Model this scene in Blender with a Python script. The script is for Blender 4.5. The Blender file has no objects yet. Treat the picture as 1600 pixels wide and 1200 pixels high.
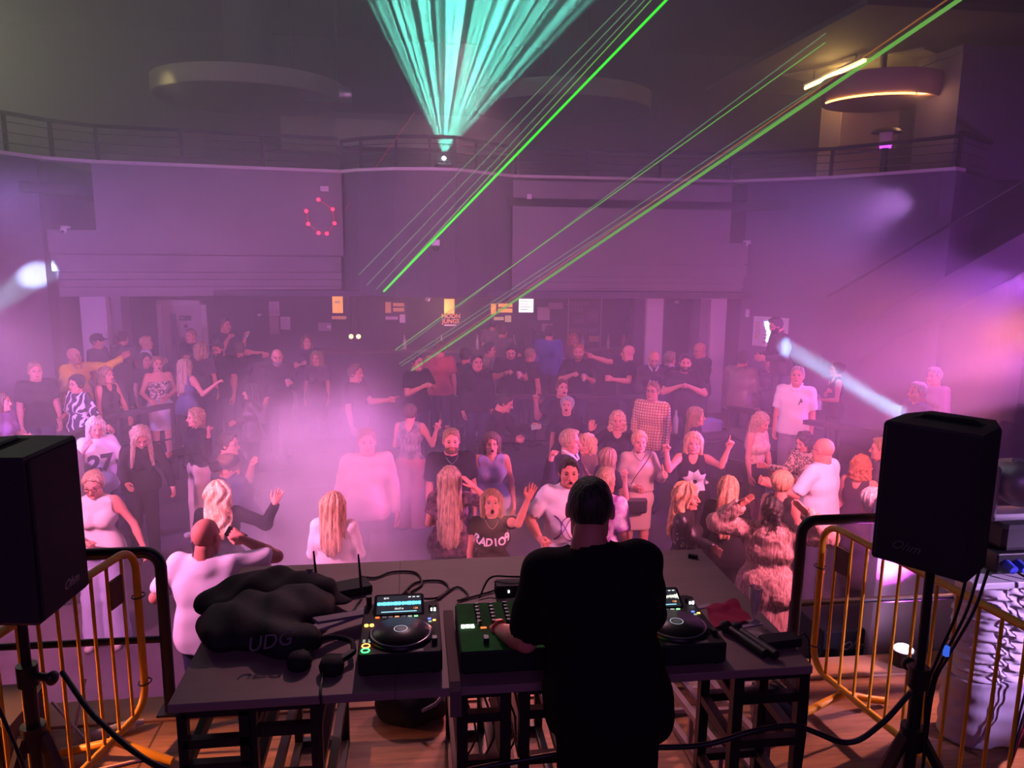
import bpy, math, random
import numpy as np
from mathutils import Vector, Matrix
SC = bpy.context.scene
COL = SC.collection
R = math.radians
PI = math.pi
random.seed(7)

# ------------------------------------------------------------------ camera
CAMZ = 3.62
_v = np.array([-.0117, .985, .1715]); _v /= np.linalg.norm(_v)
_a = np.array([-math.sin(R(7.3)), 0, math.cos(R(7.3))]); _a = _a - (_a @ _v) * _v; _a /= np.linalg.norm(_a)
_Z = -_v; _X = np.cross(_a, _Z)
RC = np.stack([_X, _a, _Z], 1)            # world -> lens axes (x across, y down, z ahead)
cam_data = bpy.data.cameras.new('camera'); cam_data.sensor_width = 36; cam_data.lens = 27.0
cam_data.clip_start = .05; cam_data.clip_end = 200
cam = bpy.data.objects.new('camera', cam_data); COL.objects.link(cam); SC.camera = cam
_m = Matrix(((RC[0][0], -RC[1][0], -RC[2][0], 0), (RC[0][1], -RC[1][1], -RC[2][1], 0), (RC[0][2], -RC[1][2], -RC[2][2], CAMZ), (0, 0, 0, 1)))
cam.matrix_world = _m

def ray(u, v):
    return RC.T @ np.array([(u - 800) / 1200., (v - 600) / 1200., 1.])
def atz(u, v, z):
    d = ray(u, v); t = (z - CAMZ) / d[2]; return np.array([0, 0, CAMZ]) + d * t
def aty(u, v, y):
    d = ray(u, v); return np.array([0, 0, CAMZ]) + d * (y / d[1])

# ------------------------------------------------------------------ materials
MATS = {}
def mat(name, col=(.5, .5, .5), rough=.6, metal=0., emit=None, es=0., alpha=1., trans=0., spec=.4, bump=None, pattern=None):
    if name in MATS: return MATS[name]
    m = bpy.data.materials.new(name); m.use_nodes = True
    nt = m.node_tree; b = nt.nodes['Principled BSDF']
    b.inputs['Base Color'].default_value = (*col, 1); b.inputs['Roughness'].default_value = rough
    b.inputs['Metallic'].default_value = metal; b.inputs['Alpha'].default_value = alpha
    b.inputs['Transmission Weight'].default_value = trans; b.inputs['Specular IOR Level'].default_value = spec
    if emit: b.inputs['Emission Color'].default_value = (*emit, 1); b.inputs['Emission Strength'].default_value = es
    tc = nt.nodes.new('ShaderNodeTexCoord')
    def noise(scale, detail=4, src='Object', rough_=.55, vec=None):
        n = nt.nodes.new('ShaderNodeTexNoise'); n.inputs['Scale'].default_value = scale; n.inputs['Detail'].default_value = detail; n.inputs['Roughness'].default_value = rough_
        nt.links.new(vec if vec is not None else tc.outputs[src], n.inputs['Vector']); return n
    def ramp(fac, stops):
        r = nt.nodes.new('ShaderNodeValToRGB'); e = r.color_ramp.elements
        while len(e) < len(stops): e.new(.5)
        for i, (p, c) in enumerate(stops): e[i].position = p; e[i].color = (*c, 1)
        nt.links.new(fac, r.inputs['Fac']); return r
    if bump:
        sc, st, dist = bump
        n = noise(sc); bp = nt.nodes.new('ShaderNodeBump'); bp.inputs['Strength'].default_value = st; bp.inputs['Distance'].default_value = dist
        nt.links.new(n.outputs['Fac'], bp.inputs['Height']); nt.links.new(bp.outputs['Normal'], b.inputs['Normal'])
    if pattern:
        kind, c2, sc = pattern
        if kind == 'blotch':
            n = noise(sc); r = ramp(n.outputs['Fac'], [(.38, col), (.62, c2)])
        elif kind == 'leopard':
            n = nt.nodes.new('ShaderNodeTexVoronoi'); n.inputs['Scale'].default_value = sc; nt.links.new(tc.outputs['Object'], n.inputs['Vector'])
            r = ramp(n.outputs['Distance'], [(.22, col), (.34, c2), (.5, c2), (.6, col)])
        elif kind == 'dots':
            n = nt.nodes.new('ShaderNodeTexVoronoi'); n.voronoi_dimensions = '2D'; n.inputs['Scale'].default_value = sc; n.inputs['Randomness'].default_value = .0
            mp = nt.nodes.new('ShaderNodeMapping'); mp.inputs['Rotation'].default_value = (PI / 2, 0, 0); nt.links.new(tc.outputs['Object'], mp.inputs['Vector']); nt.links.new(mp.outputs['Vector'], n.inputs['Vector'])
            r = ramp(n.outputs['Distance'], [(.27, c2), (.33, col)])
        elif kind == 'swirl':
            n = nt.nodes.new('ShaderNodeTexWave'); n.inputs['Scale'].default_value = sc; n.inputs['Distortion'].default_value = 9; n.inputs['Detail'].default_value = 2; n.inputs['Detail Scale'].default_value = 1.6
            nt.links.new(tc.outputs['Object'], n.inputs['Vector']); r = ramp(n.outputs['Fac'], [(.72, col), (.8, c2)])
        elif kind == 'strand':
            mp = nt.nodes.new('ShaderNodeMapping'); mp.inputs['Scale'].default_value = (sc, sc, sc * .12); nt.links.new(tc.outputs['Object'], mp.inputs['Vector'])
            n = noise(1., 3, vec=mp.outputs['Vector']); r = ramp(n.outputs['Fac'], [(.35, col), (.65, c2)])
            bp = nt.nodes.new('ShaderNodeBump'); bp.inputs['Strength'].default_value = .8; bp.inputs['Distance'].default_value = .01
            nt.links.new(n.outputs['Fac'], bp.inputs['Height']); nt.links.new(bp.outputs['Normal'], b.inputs['Normal'])
        elif kind == 'planks':
            n = nt.nodes.new('ShaderNodeTexBrick'); n.inputs['Scale'].default_value = sc; n.inputs['Mortar Size'].default_value = .006; n.inputs['Brick Width'].default_value = 2.4; n.inputs['Row Height'].default_value = 1.2
            n.inputs['Color1'].default_value = (*col, 1); n.inputs['Color2'].default_value = (*c2, 1); n.inputs['Mortar'].default_value = (*[x * .35 for x in col], 1)
            nt.links.new(tc.outputs['Object'], n.inputs['Vector'])
            mp = nt.nodes.new('ShaderNodeMapping'); mp.inputs['Scale'].default_value = (1.5, 14, 1.5); nt.links.new(tc.outputs['Object'], mp.inputs['Vector'])
            g = noise(1.6, 8, vec=mp.outputs['Vector'], rough_=.7); rr = ramp(g.outputs['Fac'], [(.3, (.45, .45, .45)), (.7, (1.15, 1.15, 1.15))])
            mx = nt.nodes.new('ShaderNodeMix'); mx.data_type = 'RGBA'; mx.blend_type = 'MULTIPLY'; mx.inputs['Factor'].default_value = 1
            nt.links.new(n.outputs['Color'], mx.inputs['A']); nt.links.new(rr.outputs['Color'], mx.inputs['B'])
            nt.links.new(mx.outputs['Result'], b.inputs['Base Color']); r = None
        elif kind == 'grain':
            mp = nt.nodes.new('ShaderNodeMapping'); mp.inputs['Scale'].default_value = (sc * .15, sc, sc); nt.links.new(tc.outputs['Object'], mp.inputs['Vector'])
            n = noise(1., 6, vec=mp.outputs['Vector'], rough_=.65); r = ramp(n.outputs['Fac'], [(.3, col), (.7, c2)])
        if r is not None: nt.links.new(r.outputs['Color'], b.inputs['Base Color'])
    MATS[name] = m
    return m
def emis(name, col, s):
    return mat(name, tuple(min(1, c * .5) for c in col), .5, emit=col, es=s)

# ------------------------------------------------------------------ mesh building
def basis(d, up=(0, 0, 1)):
    d = np.asarray(d, float); d = d / (np.linalg.norm(d) + 1e-12)
    u = np.asarray(up, float)
    if abs(d @ u) > .97: u = np.array([0, 1., 0]) if abs(d[1]) < .9 else np.array([1., 0, 0])
    x = np.cross(u, d); x /= np.linalg.norm(x); y = np.cross(d, x)
    return x, y, d
class MB:
    def __init__(s): s.v = []; s.f = []; s.mi = []; s.n = 0; s.sm = []
    def add(s, v, f, mi=0, smooth=False):
        s.v.append(np.asarray(v, float).reshape(-1, 3)); b = s.n; s.n += len(s.v[-1])
        for q in f: s.f.append([i + b for i in q])
        s.mi += [mi] * len(f); s.sm += [smooth] * len(f); return s
    def box(s, c, size, rz=0., mi=0, M=None, bev=0.):
        h = np.array(size, float) / 2; bv = min(bev, min(h) * .9)
        if bv <= 0:
            v = np.array([[x, y, z] for z in (-1, 1) for y in (-1, 1) for x in (-1, 1)], float) * h
            f = [(0, 2, 3, 1), (4, 5, 7, 6), (0, 1, 5, 4), (2, 6, 7, 3), (0, 4, 6, 2), (1, 3, 7, 5)]
        else:
            # chamfered box: rings of octagons up the height
            def ring(z, ins):
                a, b2 = h[0] - ins, h[1] - ins
                return [(-a + bv, -b2, z), (a - bv, -b2, z), (a, -b2 + bv, z), (a, b2 - bv, z), (a - bv, b2, z), (-a + bv, b2, z), (-a, b2 - bv, z), (-a, -b2 + bv, z)]
            v = np.array(ring(-h[2], bv * .6) + ring(-h[2] + bv, 0) + ring(h[2] - bv, 0) + ring(h[2], bv * .6))
            f = [tuple(range(7, -1, -1)), tuple(range(24, 32))]
            for k in range(3):
                for i in range(8): f.append((k * 8 + i, k * 8 + (i + 1) % 8, k * 8 + 8 + (i + 1) % 8, k * 8 + 8 + i))
        if rz: 
            cr, sr = math.cos(rz), math.sin(rz); v = v @ np.array([[cr, sr, 0], [-sr, cr, 0], [0, 0, 1]])
        if M is not None: v = v @ np.asarray(M, float).T
        return s.add(v + np.array(c, float), f, mi)
    def lohi(s, lo, hi, mi=0, bev=0.):
        lo = np.array(lo, float); hi = np.array(hi, float); return s.box((lo + hi) / 2, hi - lo, mi=mi, bev=bev)
    def bar(s, a, b, w, h=None, mi=0, up=(0, 0, 1)):
        a = np.array(a, float); b = np.array(b, float); x, y, d = basis(b - a, up); L = np.linalg.norm(b - a)
        return s.box((a + b) / 2, (w, h or w, L), mi=mi, M=np.stack([x, y, d], 1))
    def cyl(s, a, b, r, r2=None, seg=16, mi=0, caps=True):
        a = np.array(a, float); b = np.array(b, float); r2 = r if r2 is None else r2
        x, y, d = basis(b - a); an = np.arange(seg) * 2 * PI / seg
        c = np.cos(an)[:, None] * x + np.sin(an)[:, None] * y
        v = np.concatenate([a + c * r, b + c * r2])
        s.add(v, [(i, (i + 1) % seg, seg + (i + 1) % seg, seg + i) for i in range(seg)], mi, True)
        if caps: s.add(v, [tuple(range(seg - 1, -1, -1)), tuple(range(seg, 2 * seg))], mi)
        return s
    def tube(s, pts, r, seg=10, mi=0, closed=False):
        P = np.array(pts, float); n = len(P)
        T = np.roll(P, -1, 0) - np.roll(P, 1, 0)
        if not closed: T[0] = P[1] - P[0]; T[-1] = P[-1] - P[-2]
        T /= np.linalg.norm(T, axis=1)[:, None] + 1e-12
        x, y, _ = basis(T[0]); an = np.arange(seg) * 2 * PI / seg; V = []
        for i in range(n):
            x = x - (x @ T[i]) * T[i]; x /= np.linalg.norm(x) + 1e-12; y = np.cross(T[i], x)
            rr = r[i] if hasattr(r, '__len__') else r
            V.append(P[i] + rr * (np.cos(an)[:, None] * x + np.sin(an)[:, None] * y))
        f = []
        for i in range(n if closed else n - 1):
            j = (i + 1) % n
            for k in range(seg): f.append((i * seg + k, i * seg + (k + 1) % seg, j * seg + (k + 1) % seg, j * seg + k))
        s.add(np.concatenate(V), f, mi, True)
        if not closed: s.add(np.concatenate([V[0], V[-1]]), [tuple(range(seg - 1, -1, -1)), tuple(range(seg, 2 * seg))], mi)
        return s
    def ell(s, c, r, M=None, seg=14, rings=9, mi=0):
        th = np.linspace(0, PI, rings + 1)[1:-1]; an = np.arange(seg) * 2 * PI / seg
        v = [[0, 0, 1]] + [[math.sin(t) * math.cos(a), math.sin(t) * math.sin(a), math.cos(t)] for t in th for a in an] + [[0, 0, -1]]
        f = [(0, 1 + k, 1 + (k + 1) % seg) for k in range(seg)]
        for i in range(rings - 2):
            for k in range(seg): f.append((1 + i * seg + k, 1 + (i + 1) * seg + k, 1 + (i + 1) * seg + (k + 1) % seg, 1 + i * seg + (k + 1) % seg))
        L = len(v) - 1; b = 1 + (rings - 2) * seg
        f += [(b + k, L, b + (k + 1) % seg) for k in range(seg)]
        v = np.array(v) * np.array(r if hasattr(r, '__len__') else (r, r, r), float)
        if M is not None: v = v @ np.asarray(M).T
        return s.add(v + np.array(c, float), f, mi, True)
    def lathe(s, prof, c=(0, 0, 0), seg=24, mi=0, M=None, caps=True):
        an = np.arange(seg) * 2 * PI / seg; V = np.array([[r * math.cos(a), r * math.sin(a), z] for r, z in prof for a in an])
        f = []
        for i in range(len(prof) - 1):
            for k in range(seg): f.append((i * seg + k, i * seg + (k + 1) % seg, (i + 1) * seg + (k + 1) % seg, (i + 1) * seg + k))
        if M is not None: V = V @ np.asarray(M).T
        s.add(V + np.array(c, float), f, mi, True)
        if caps and prof[0][0] > 1e-4: s.add(V[:seg] + np.array(c, float), [tuple(range(seg - 1, -1, -1))], mi)
        if caps and prof[-1][0] > 1e-4: s.add(V[-seg:] + np.array(c, float), [tuple(range(seg))], mi)
        return s
    def prism(s, poly, z0, z1, mi=0):
        n = len(poly); v = [(x, y, z0) for x, y in poly] + [(x, y, z1) for x, y in poly]
        f = [tuple(range(n - 1, -1, -1)), tuple(range(n, 2 * n))] + [(i, (i + 1) % n, n + (i + 1) % n, n + i) for i in range(n)]
        return s.add(v, f, mi)
    def disc(s, c, n, r, seg=20, mi=0):
        x, y, d = basis(n); an = np.arange(seg) * 2 * PI / seg
        return s.add(np.array(c, float) + r * (np.cos(an)[:, None] * x + np.sin(an)[:, None] * y), [tuple(range(seg))], mi)
    def rect(s, c, x, y, mi=0):
        c, x, y = (np.array(q, float) for q in (c, x, y)); return s.add([c - x - y, c + x - y, c + x + y, c - x + y], [(0, 1, 2, 3)], mi)
    def build(s, name, mats, parent=None, label=None, loc=None):
        return link(name, np.concatenate(s.v) if s.v else np.zeros((0, 3)), s.f, mats, s.mi, s.sm, parent, label, loc)
def link(name, v, f, mats, mi=None, sm=None, parent=None, label=None, loc=None):
    me = bpy.data.meshes.new(name)
    me.from_pydata([tuple(p) for p in v], [], [tuple(q) for q in f])
    for m in (mats if isinstance(mats, (list, tuple)) else [mats]): me.materials.append(m)
    if mi is not None and len(mi) == len(me.polygons) and max(mi, default=0) > 0: me.polygons.foreach_set('material_index', mi)
    if sm is True: me.polygons.foreach_set('use_smooth', [True] * len(me.polygons))
    elif sm: me.polygons.foreach_set('use_smooth', sm)
    me.update()
    o = bpy.data.objects.new(name, me); COL.objects.link(o)
    if parent is not None: o.parent = parent
    if loc is not None: o.location = loc
    if label: o['label'] = label
    return o
def tag(o, label=None, cat=None, group=None, kind=None):
    if label: o['label'] = label
    if cat: o['category'] = cat
    if group: o['group'] = group
    if kind: o['kind'] = kind
    return o
def thing(name, label, cat, loc=(0, 0, 0), rz=0., group=None):
    o = bpy.data.objects.new(name, None); COL.objects.link(o); o.empty_display_size = .1
    o.location = loc; o.rotation_euler = (0, 0, rz); return tag(o, label, cat, group)
def struct(name, mb, m): return tag(mb.build(name, m), kind='structure')
_dg = None
def text_mesh(txt, size, depth=.002, shear=0., bold=0.):
    """lettering as vertices and faces in the XY plane, centred"""
    cu = bpy.data.curves.new('lettering', 'FONT'); cu.body = txt; cu.size = size; cu.extrude = depth; cu.align_x = 'CENTER'; cu.align_y = 'CENTER'; cu.shear = shear; cu.resolution_u = 3; cu.offset = bold
    o = bpy.data.objects.new('lettering', cu); COL.objects.link(o)
    dg = bpy.context.evaluated_depsgraph_get(); me = o.evaluated_get(dg).to_mesh()
    v = np.array([p.co[:] for p in me.vertices]); f = [tuple(p.vertices) for p in me.polygons]
    o.evaluated_get(dg).to_mesh_clear(); bpy.data.objects.remove(o); bpy.data.curves.remove(cu)
    return v, f
def lettering(txt, size, c, x, y, m, parent=None, depth=.002, shear=0., name='lettering'):
    v, f = text_mesh(txt, size, depth, shear)
    x = np.array(x, float); y = np.array(y, float); n = np.cross(x, y)
    w = np.array(c, float) + v[:, :1] * x + v[:, 1:2] * y + v[:, 2:] * n
    return link(name, w, f, m, parent=parent)
def bez(pts, n=12):
    """smooth path through points (Catmull-Rom)"""
    P = [np.array(p, float) for p in pts]; P = [2 * P[0] - P[1]] + P + [2 * P[-1] - P[-2]]; out = []
    for i in range(1, len(P) - 2):
        for t in np.linspace(0, 1, n, endpoint=False):
            a, b, c, d = P[i - 1:i + 3]
            out.append(.5 * ((2 * b) + (c - a) * t + (2 * a - 5 * b + 4 * c - d) * t * t + (3 * b - a - 3 * c + d) * t ** 3))
    return out + [P[-2]]
# ------------------------------------------------------------------ bodies: a distance field meshed as one skin
class Field:
    def __init__(s, lo, hi, h):
        s.lo = np.array(lo, float); s.h = h; s.n = np.ceil((np.array(hi) - s.lo) / h).astype(int) + 1
        s.F = np.full(s.n, 9., np.float32); s.ax = [(s.lo[i] + h * np.arange(s.n[i])).astype(np.float32) for i in range(3)]
    def sl(s, lo, hi):
        a = np.clip(np.floor((np.array(lo) - s.lo) / s.h).astype(int), 0, s.n); b = np.clip(np.ceil((np.array(hi) - s.lo) / s.h).astype(int) + 1, 0, s.n)
        if (b <= a).any(): return None
        q = tuple(slice(a[i], b[i]) for i in range(3))
        X = s.ax[0][q[0]][:, None, None]; Y = s.ax[1][q[1]][None, :, None]; Z = s.ax[2][q[2]][None, None, :]
        return q, X, Y, Z
    def put(s, q, d, k, op):
        A = s.F[q]
        if op == 'u':
            h = np.clip(.5 + .5 * (A - d) / k, 0, 1); s.F[q] = A * (1 - h) + d * h - k * h * (1 - h)
        else:   # carve
            if k < .003: s.F[q] = np.maximum(A, -d)
            else:
                h = np.clip(.5 - .5 * (A + d) / k, 0, 1); s.F[q] = A * (1 - h) - d * h + k * h * (1 - h)
    def cap(s, a, b, ra, rb=None, k=.02, fs=1., op='u', xs=1.):
        rb = ra if rb is None else rb; a = np.array(a, float); b = np.array(b, float)
        m = max(ra, rb) * max(1, fs, xs) + k + 2.5 * s.h
        g = s.sl(np.minimum(a, b) - m, np.maximum(a, b) + m)
        if g is None: return s
        q, X, Y, Z = g; d = b - a; d = d / [xs, fs, 1]
        px = (X - a[0]) / xs; py = (Y - a[1]) / fs; pz = Z - a[2]; L = max(d @ d, 1e-9)
        t = np.clip((px * d[0] + py * d[1] + pz * d[2]) / L, 0, 1)
        D = np.sqrt((px - t * d[0]) ** 2 + (py - t * d[1]) ** 2 + (pz - t * d[2]) ** 2) - (ra + (rb - ra) * t)
        s.put(q, D * min(1, fs, xs), k, op); return s
    def ell(s, c, r, k=.01, op='u', M=None):
        c = np.array(c, float); r = np.array(r, float); m = r.max() + k + 2.5 * s.h
        g = s.sl(c - m, c + m)
        if g is None: return s
        q, X, Y, Z = g; x, y, z = X - c[0], Y - c[1], Z - c[2]
        if M is not None:
            x, y, z = (M[0][i] * x + M[1][i] * y + M[2][i] * z for i in range(3))
        k0 = np.sqrt((x / r[0]) ** 2 + (y / r[1]) ** 2 + (z / r[2]) ** 2); k1 = np.sqrt((x / r[0] ** 2) ** 2 + (y / r[1] ** 2) ** 2 + (z / r[2] ** 2) ** 2)
        s.put(q, k0 * (k0 - 1) / (k1 + 1e-6), k, op); return s
    def grid(s): return s.ax[0][:, None, None], s.ax[1][None, :, None], s.ax[2][None, None, :]
    def cut(s, f): s.F = np.maximum(s.F, f(*s.grid()).astype(np.float32)); return s
    def warp(s, f): s.F = s.F + f(*s.grid()).astype(np.float32); return s
    def mesh(s):
        F = s.F; F[0] = F[-1] = 9; F[:, 0] = F[:, -1] = 9; F[:, :, 0] = F[:, :, -1] = 9
        S = F < 0; c = np.zeros(tuple(s.n - 1), np.uint8)
        for i in (0, 1):
            for j in (0, 1):
                for k in (0, 1): c += S[i:i + s.n[0] - 1, j:j + s.n[1] - 1, k:k + s.n[2] - 1]
        act = np.argwhere((c > 0) & (c < 8))
        if not len(act): return np.zeros((0, 3)), np.zeros((0, 4), int)
        idx = np.full(c.shape, -1, int); idx[tuple(act.T)] = np.arange(len(act))
        P = np.zeros((len(act), 3)); W = np.zeros(len(act)); I, J, K = act.T
        for ax in range(3):
            o = [x for x in range(3) if x != ax]
            for p in (0, 1):
                for r_ in (0, 1):
                    d0 = [0, 0, 0]; d0[o[0]] = p; d0[o[1]] = r_; d1 = list(d0); d1[ax] = 1
                    f0 = F[I + d0[0], J + d0[1], K + d0[2]]; f1 = F[I + d1[0], J + d1[1], K + d1[2]]
                    m = (f0 < 0) != (f1 < 0); t = np.where(m, f0 / np.where(m, f0 - f1, 1), 0)
                    e = np.tile(np.array(d0, float), (len(act), 1)); e[:, ax] = t
                    P[m] += e[m]; W[m] += 1
        V = s.lo + (act + P / W[:, None]) * s.h
        Q = []
        for ax in range(3):
            o = [x for x in range(3) if x != ax]
            a = [slice(None)] * 3; b = [slice(None)] * 3; a[ax] = slice(0, -1); b[ax] = slice(1, None)
            E = S[tuple(a)] != S[tuple(b)]; e = np.argwhere(E)
            e = e[(e[:, o[0]] > 0) & (e[:, o[1]] > 0) & (e[:, o[0]] < s.n[o[0]] - 1) & (e[:, o[1]] < s.n[o[1]] - 1)]
            if not len(e): continue
            def cell(p, r_):
                w = e.copy(); w[:, o[0]] -= p; w[:, o[1]] -= r_; return idx[tuple(w.T)]
            q = np.stack([cell(1, 1), cell(0, 1), cell(0, 0), cell(1, 0)], 1)
            inside = S[tuple(e.T)]; flip = inside if ax != 1 else ~inside
            q = np.where(flip[:, None], q, q[:, ::-1]); Q.append(q)
        return V, np.concatenate(Q)

def fast_mesh(name, V, Q, mats, mi=None, tris=None):
    me = bpy.data.meshes.new(name); V = np.asarray(V, np.float32)
    me.vertices.add(len(V)); me.vertices.foreach_set('co', V.ravel())
    Q = np.asarray(Q, np.int32); me.loops.add(Q.size); me.loops.foreach_set('vertex_index', Q.ravel())
    me.polygons.add(len(Q)); me.polygons.foreach_set('loop_start', np.arange(0, Q.size, 4, dtype=np.int32))
    for m in mats: me.materials.append(m)
    if mi is not None: me.polygons.foreach_set('material_index', np.asarray(mi, np.int32))
    me.polygons.foreach_set('use_smooth', np.ones(len(Q), bool))
    me.update(calc_edges=True); me.validate()
    return me
def put_mesh(name, V, Q, mats, parent=None, mi=None, label=None):
    o = bpy.data.objects.new(name, fast_mesh(name, V, Q, mats, mi)); COL.objects.link(o)
    if parent is not None: o.parent = parent
    if label: o['label'] = label
    return o
def quads_of(mb):
    """an MB as quads only (triangles repeat no corner: they are fanned as degenerate-free pairs)"""
    V = np.concatenate(mb.v); Q = []
    for f in mb.f:
        if len(f) == 4: Q.append(f)
        elif len(f) == 3:
            a, b, c = f; n = len(V); V = np.vstack([V, (V[a] + V[c]) / 2]); Q.append((a, b, c, n))
    return V, np.array(Q)

SKIN = {'m': (.70, .26, .19), 'f': (.74, .29, .21)}
HC = {'dark': (.018, .012, .01), 'brown': (.09, .04, .022), 'lbrown': (.24, .13, .06), 'blond': (.52, .27, .14), 'ash': (.36, .22, .14), 'grey': (.30, .26, .25), 'red': (.36, .11, .035), 'white': (.52, .42, .36)}
BLK = (.012, .011, .014); WHT = (.80, .78, .80); NAVY = (.02, .025, .06); DEN = (.10, .14, .26); GRY = (.2, .19, .2)
def cloth(col, pat=None):
    n = 'cloth_%02x%02x%02x' % tuple(int(c * 255) for c in col) + ('_' + '_'.join(str(x) for x in (pat[0], int(pat[2]), int(pat[1][0] * 99))) if pat else '')
    if pat and pat[0] == 'leather': return mat(n, col, .28, spec=.6, bump=(18, .5, .02))
    return mat(n, col, .85, spec=.15, pattern=pat, bump=(9, .35, .02))
def rotz(p, a):
    c, s = math.cos(a), math.sin(a); return np.array([c * p[0] - s * p[1], s * p[0] + c * p[1], p[2]])
def nz(v): v = np.array(v, float); return v / (np.linalg.norm(v) + 1e-9)
ARMS = {  # (outward, ahead, up) of the upper arm and of the forearm, hand shape
    'down': ((.13, .02, -1), (.04, .22, -1), 'relaxed'), 'down2': ((.22, -.08, -1), (.1, .3, -1), 'relaxed'),
    'drink': ((.22, .12, -1), (-.3, .9, .35), 'grip'), 'bent': ((.2, .1, -1), (-.45, .85, -.1), 'relaxed'),
    'clasp': ((.3, .3, -.9), (-.72, .55, .4), 'fist'), 'clap': ((.35, .35, -.8), (-.8, .3, .62), 'open'),
    'phone': ((.15, .55, -.8), (-.15, .5, .85), 'grip'), 'up': ((.55, .15, .75), (.1, .1, 1), 'open'), 'wave': ((.6, .25, -.4), (.12, .2, 1), 'open'),
    'rest': ((.2, .35, -.9), (.0, .95, -.25), 'relaxed'), 'hip': ((.65, -.15, -.8), (-.75, .25, -.55), 'fist'), 'back': ((.25, -.3, -.9), (-.2, -.1, -1), 'relaxed'),
}
CURL = {'relaxed': (.35, .5, .45), 'open': (.05, .12, .1), 'fist': (1.35, 1.5, 1.0), 'grip': (.75, .9, .7), 'claw': (.25, .75, .7), 'point': None, 'peace': None, 'pinch': (.6, .7, .6), 'flat': (0, .05, .05), 'thumb': (1.35, 1.5, 1.0)}
def hand(fd, wrist, d, n, side, pose, h, sc):
    """palm, four fingers of their own lengths and a thumb; fd gets (V, Q)"""
    d = nz(d); n = np.array(n, float); n = n - (n @ d) * d; n = nz(n)
    w = np.cross(d, n) if side < 0 else np.cross(n, d)          # thumb side
    F = Field(wrist - .16 * sc * np.ones(3) + d * .07, wrist + .16 * sc * np.ones(3) + d * .07, h)
    at = lambda a, b, c: wrist + sc * (d * a + w * b + n * c)
    F.cap(at(-.03, 0, 0), at(.02, .004, 0), .026 * sc, .026 * sc, k=.02)
    for b in (-.026, -.009, .009, .026): F.cap(at(.015, b * .7, 0), at(.085, b, .003), .015 * sc, .0135 * sc, k=.012)
    L = (.058, .073, .080, .072); B = (-.031, -.0105, .0105, .031)
    for i in range(4):
        cu = CURL[pose if CURL[pose] else 'fist']
        if pose == 'point' and i == 3: cu = (.0, .05, .05)
        if pose == 'peace' and i >= 2: cu = (.0, .05, .05)
        p = np.array([.085, B[i], .003]); ang = 0.; rad = .0098; spread = (i - 1.5) * (.09 if pose in ('open', 'claw') else .03)
        for j, fr in enumerate((.45, .31, .24)):
            ang += cu[j]; q = p + L[i] * fr * np.array([math.cos(ang), spread * math.cos(ang), math.sin(ang)])
            F.cap(at(*p), at(*q), rad * sc, rad * .9 * sc, k=.004); p = q; rad *= .9
    fold = 1. if pose in ('fist', 'point', 'peace', 'pinch') else .5 if pose in ('grip', 'relaxed') else .12
    p0 = np.array([.022, .026, .004]); p1 = p0 + .042 * nz([.75, .75 - .35 * fold, .25 + .3 * fold]); p2 = p1 + .034 * nz([.9, .35 - .9 * fold, .25 + .5 * fold]); p3 = p2 + .026 * nz([.95, .15 - .8 * fold, .2 + .4 * fold])
    if pose == 'thumb': p1 = p0 + .04 * nz([.4, .9, .1]); p2 = p1 + .034 * nz([.15, 1, 0]); p3 = p2 + .026 * nz([.05, 1, 0])
    F.cap(at(*p0), at(*p1), .0165 * sc, .013 * sc, k=.012); F.cap(at(*p1), at(*p2), .012 * sc, .0105 * sc, k=.004); F.cap(at(*p2), at(*p3), .0105 * sc, .009 * sc, k=.004)
    fd.append(F.mesh()); return at(.075, .0, .03), d, n, w

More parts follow.
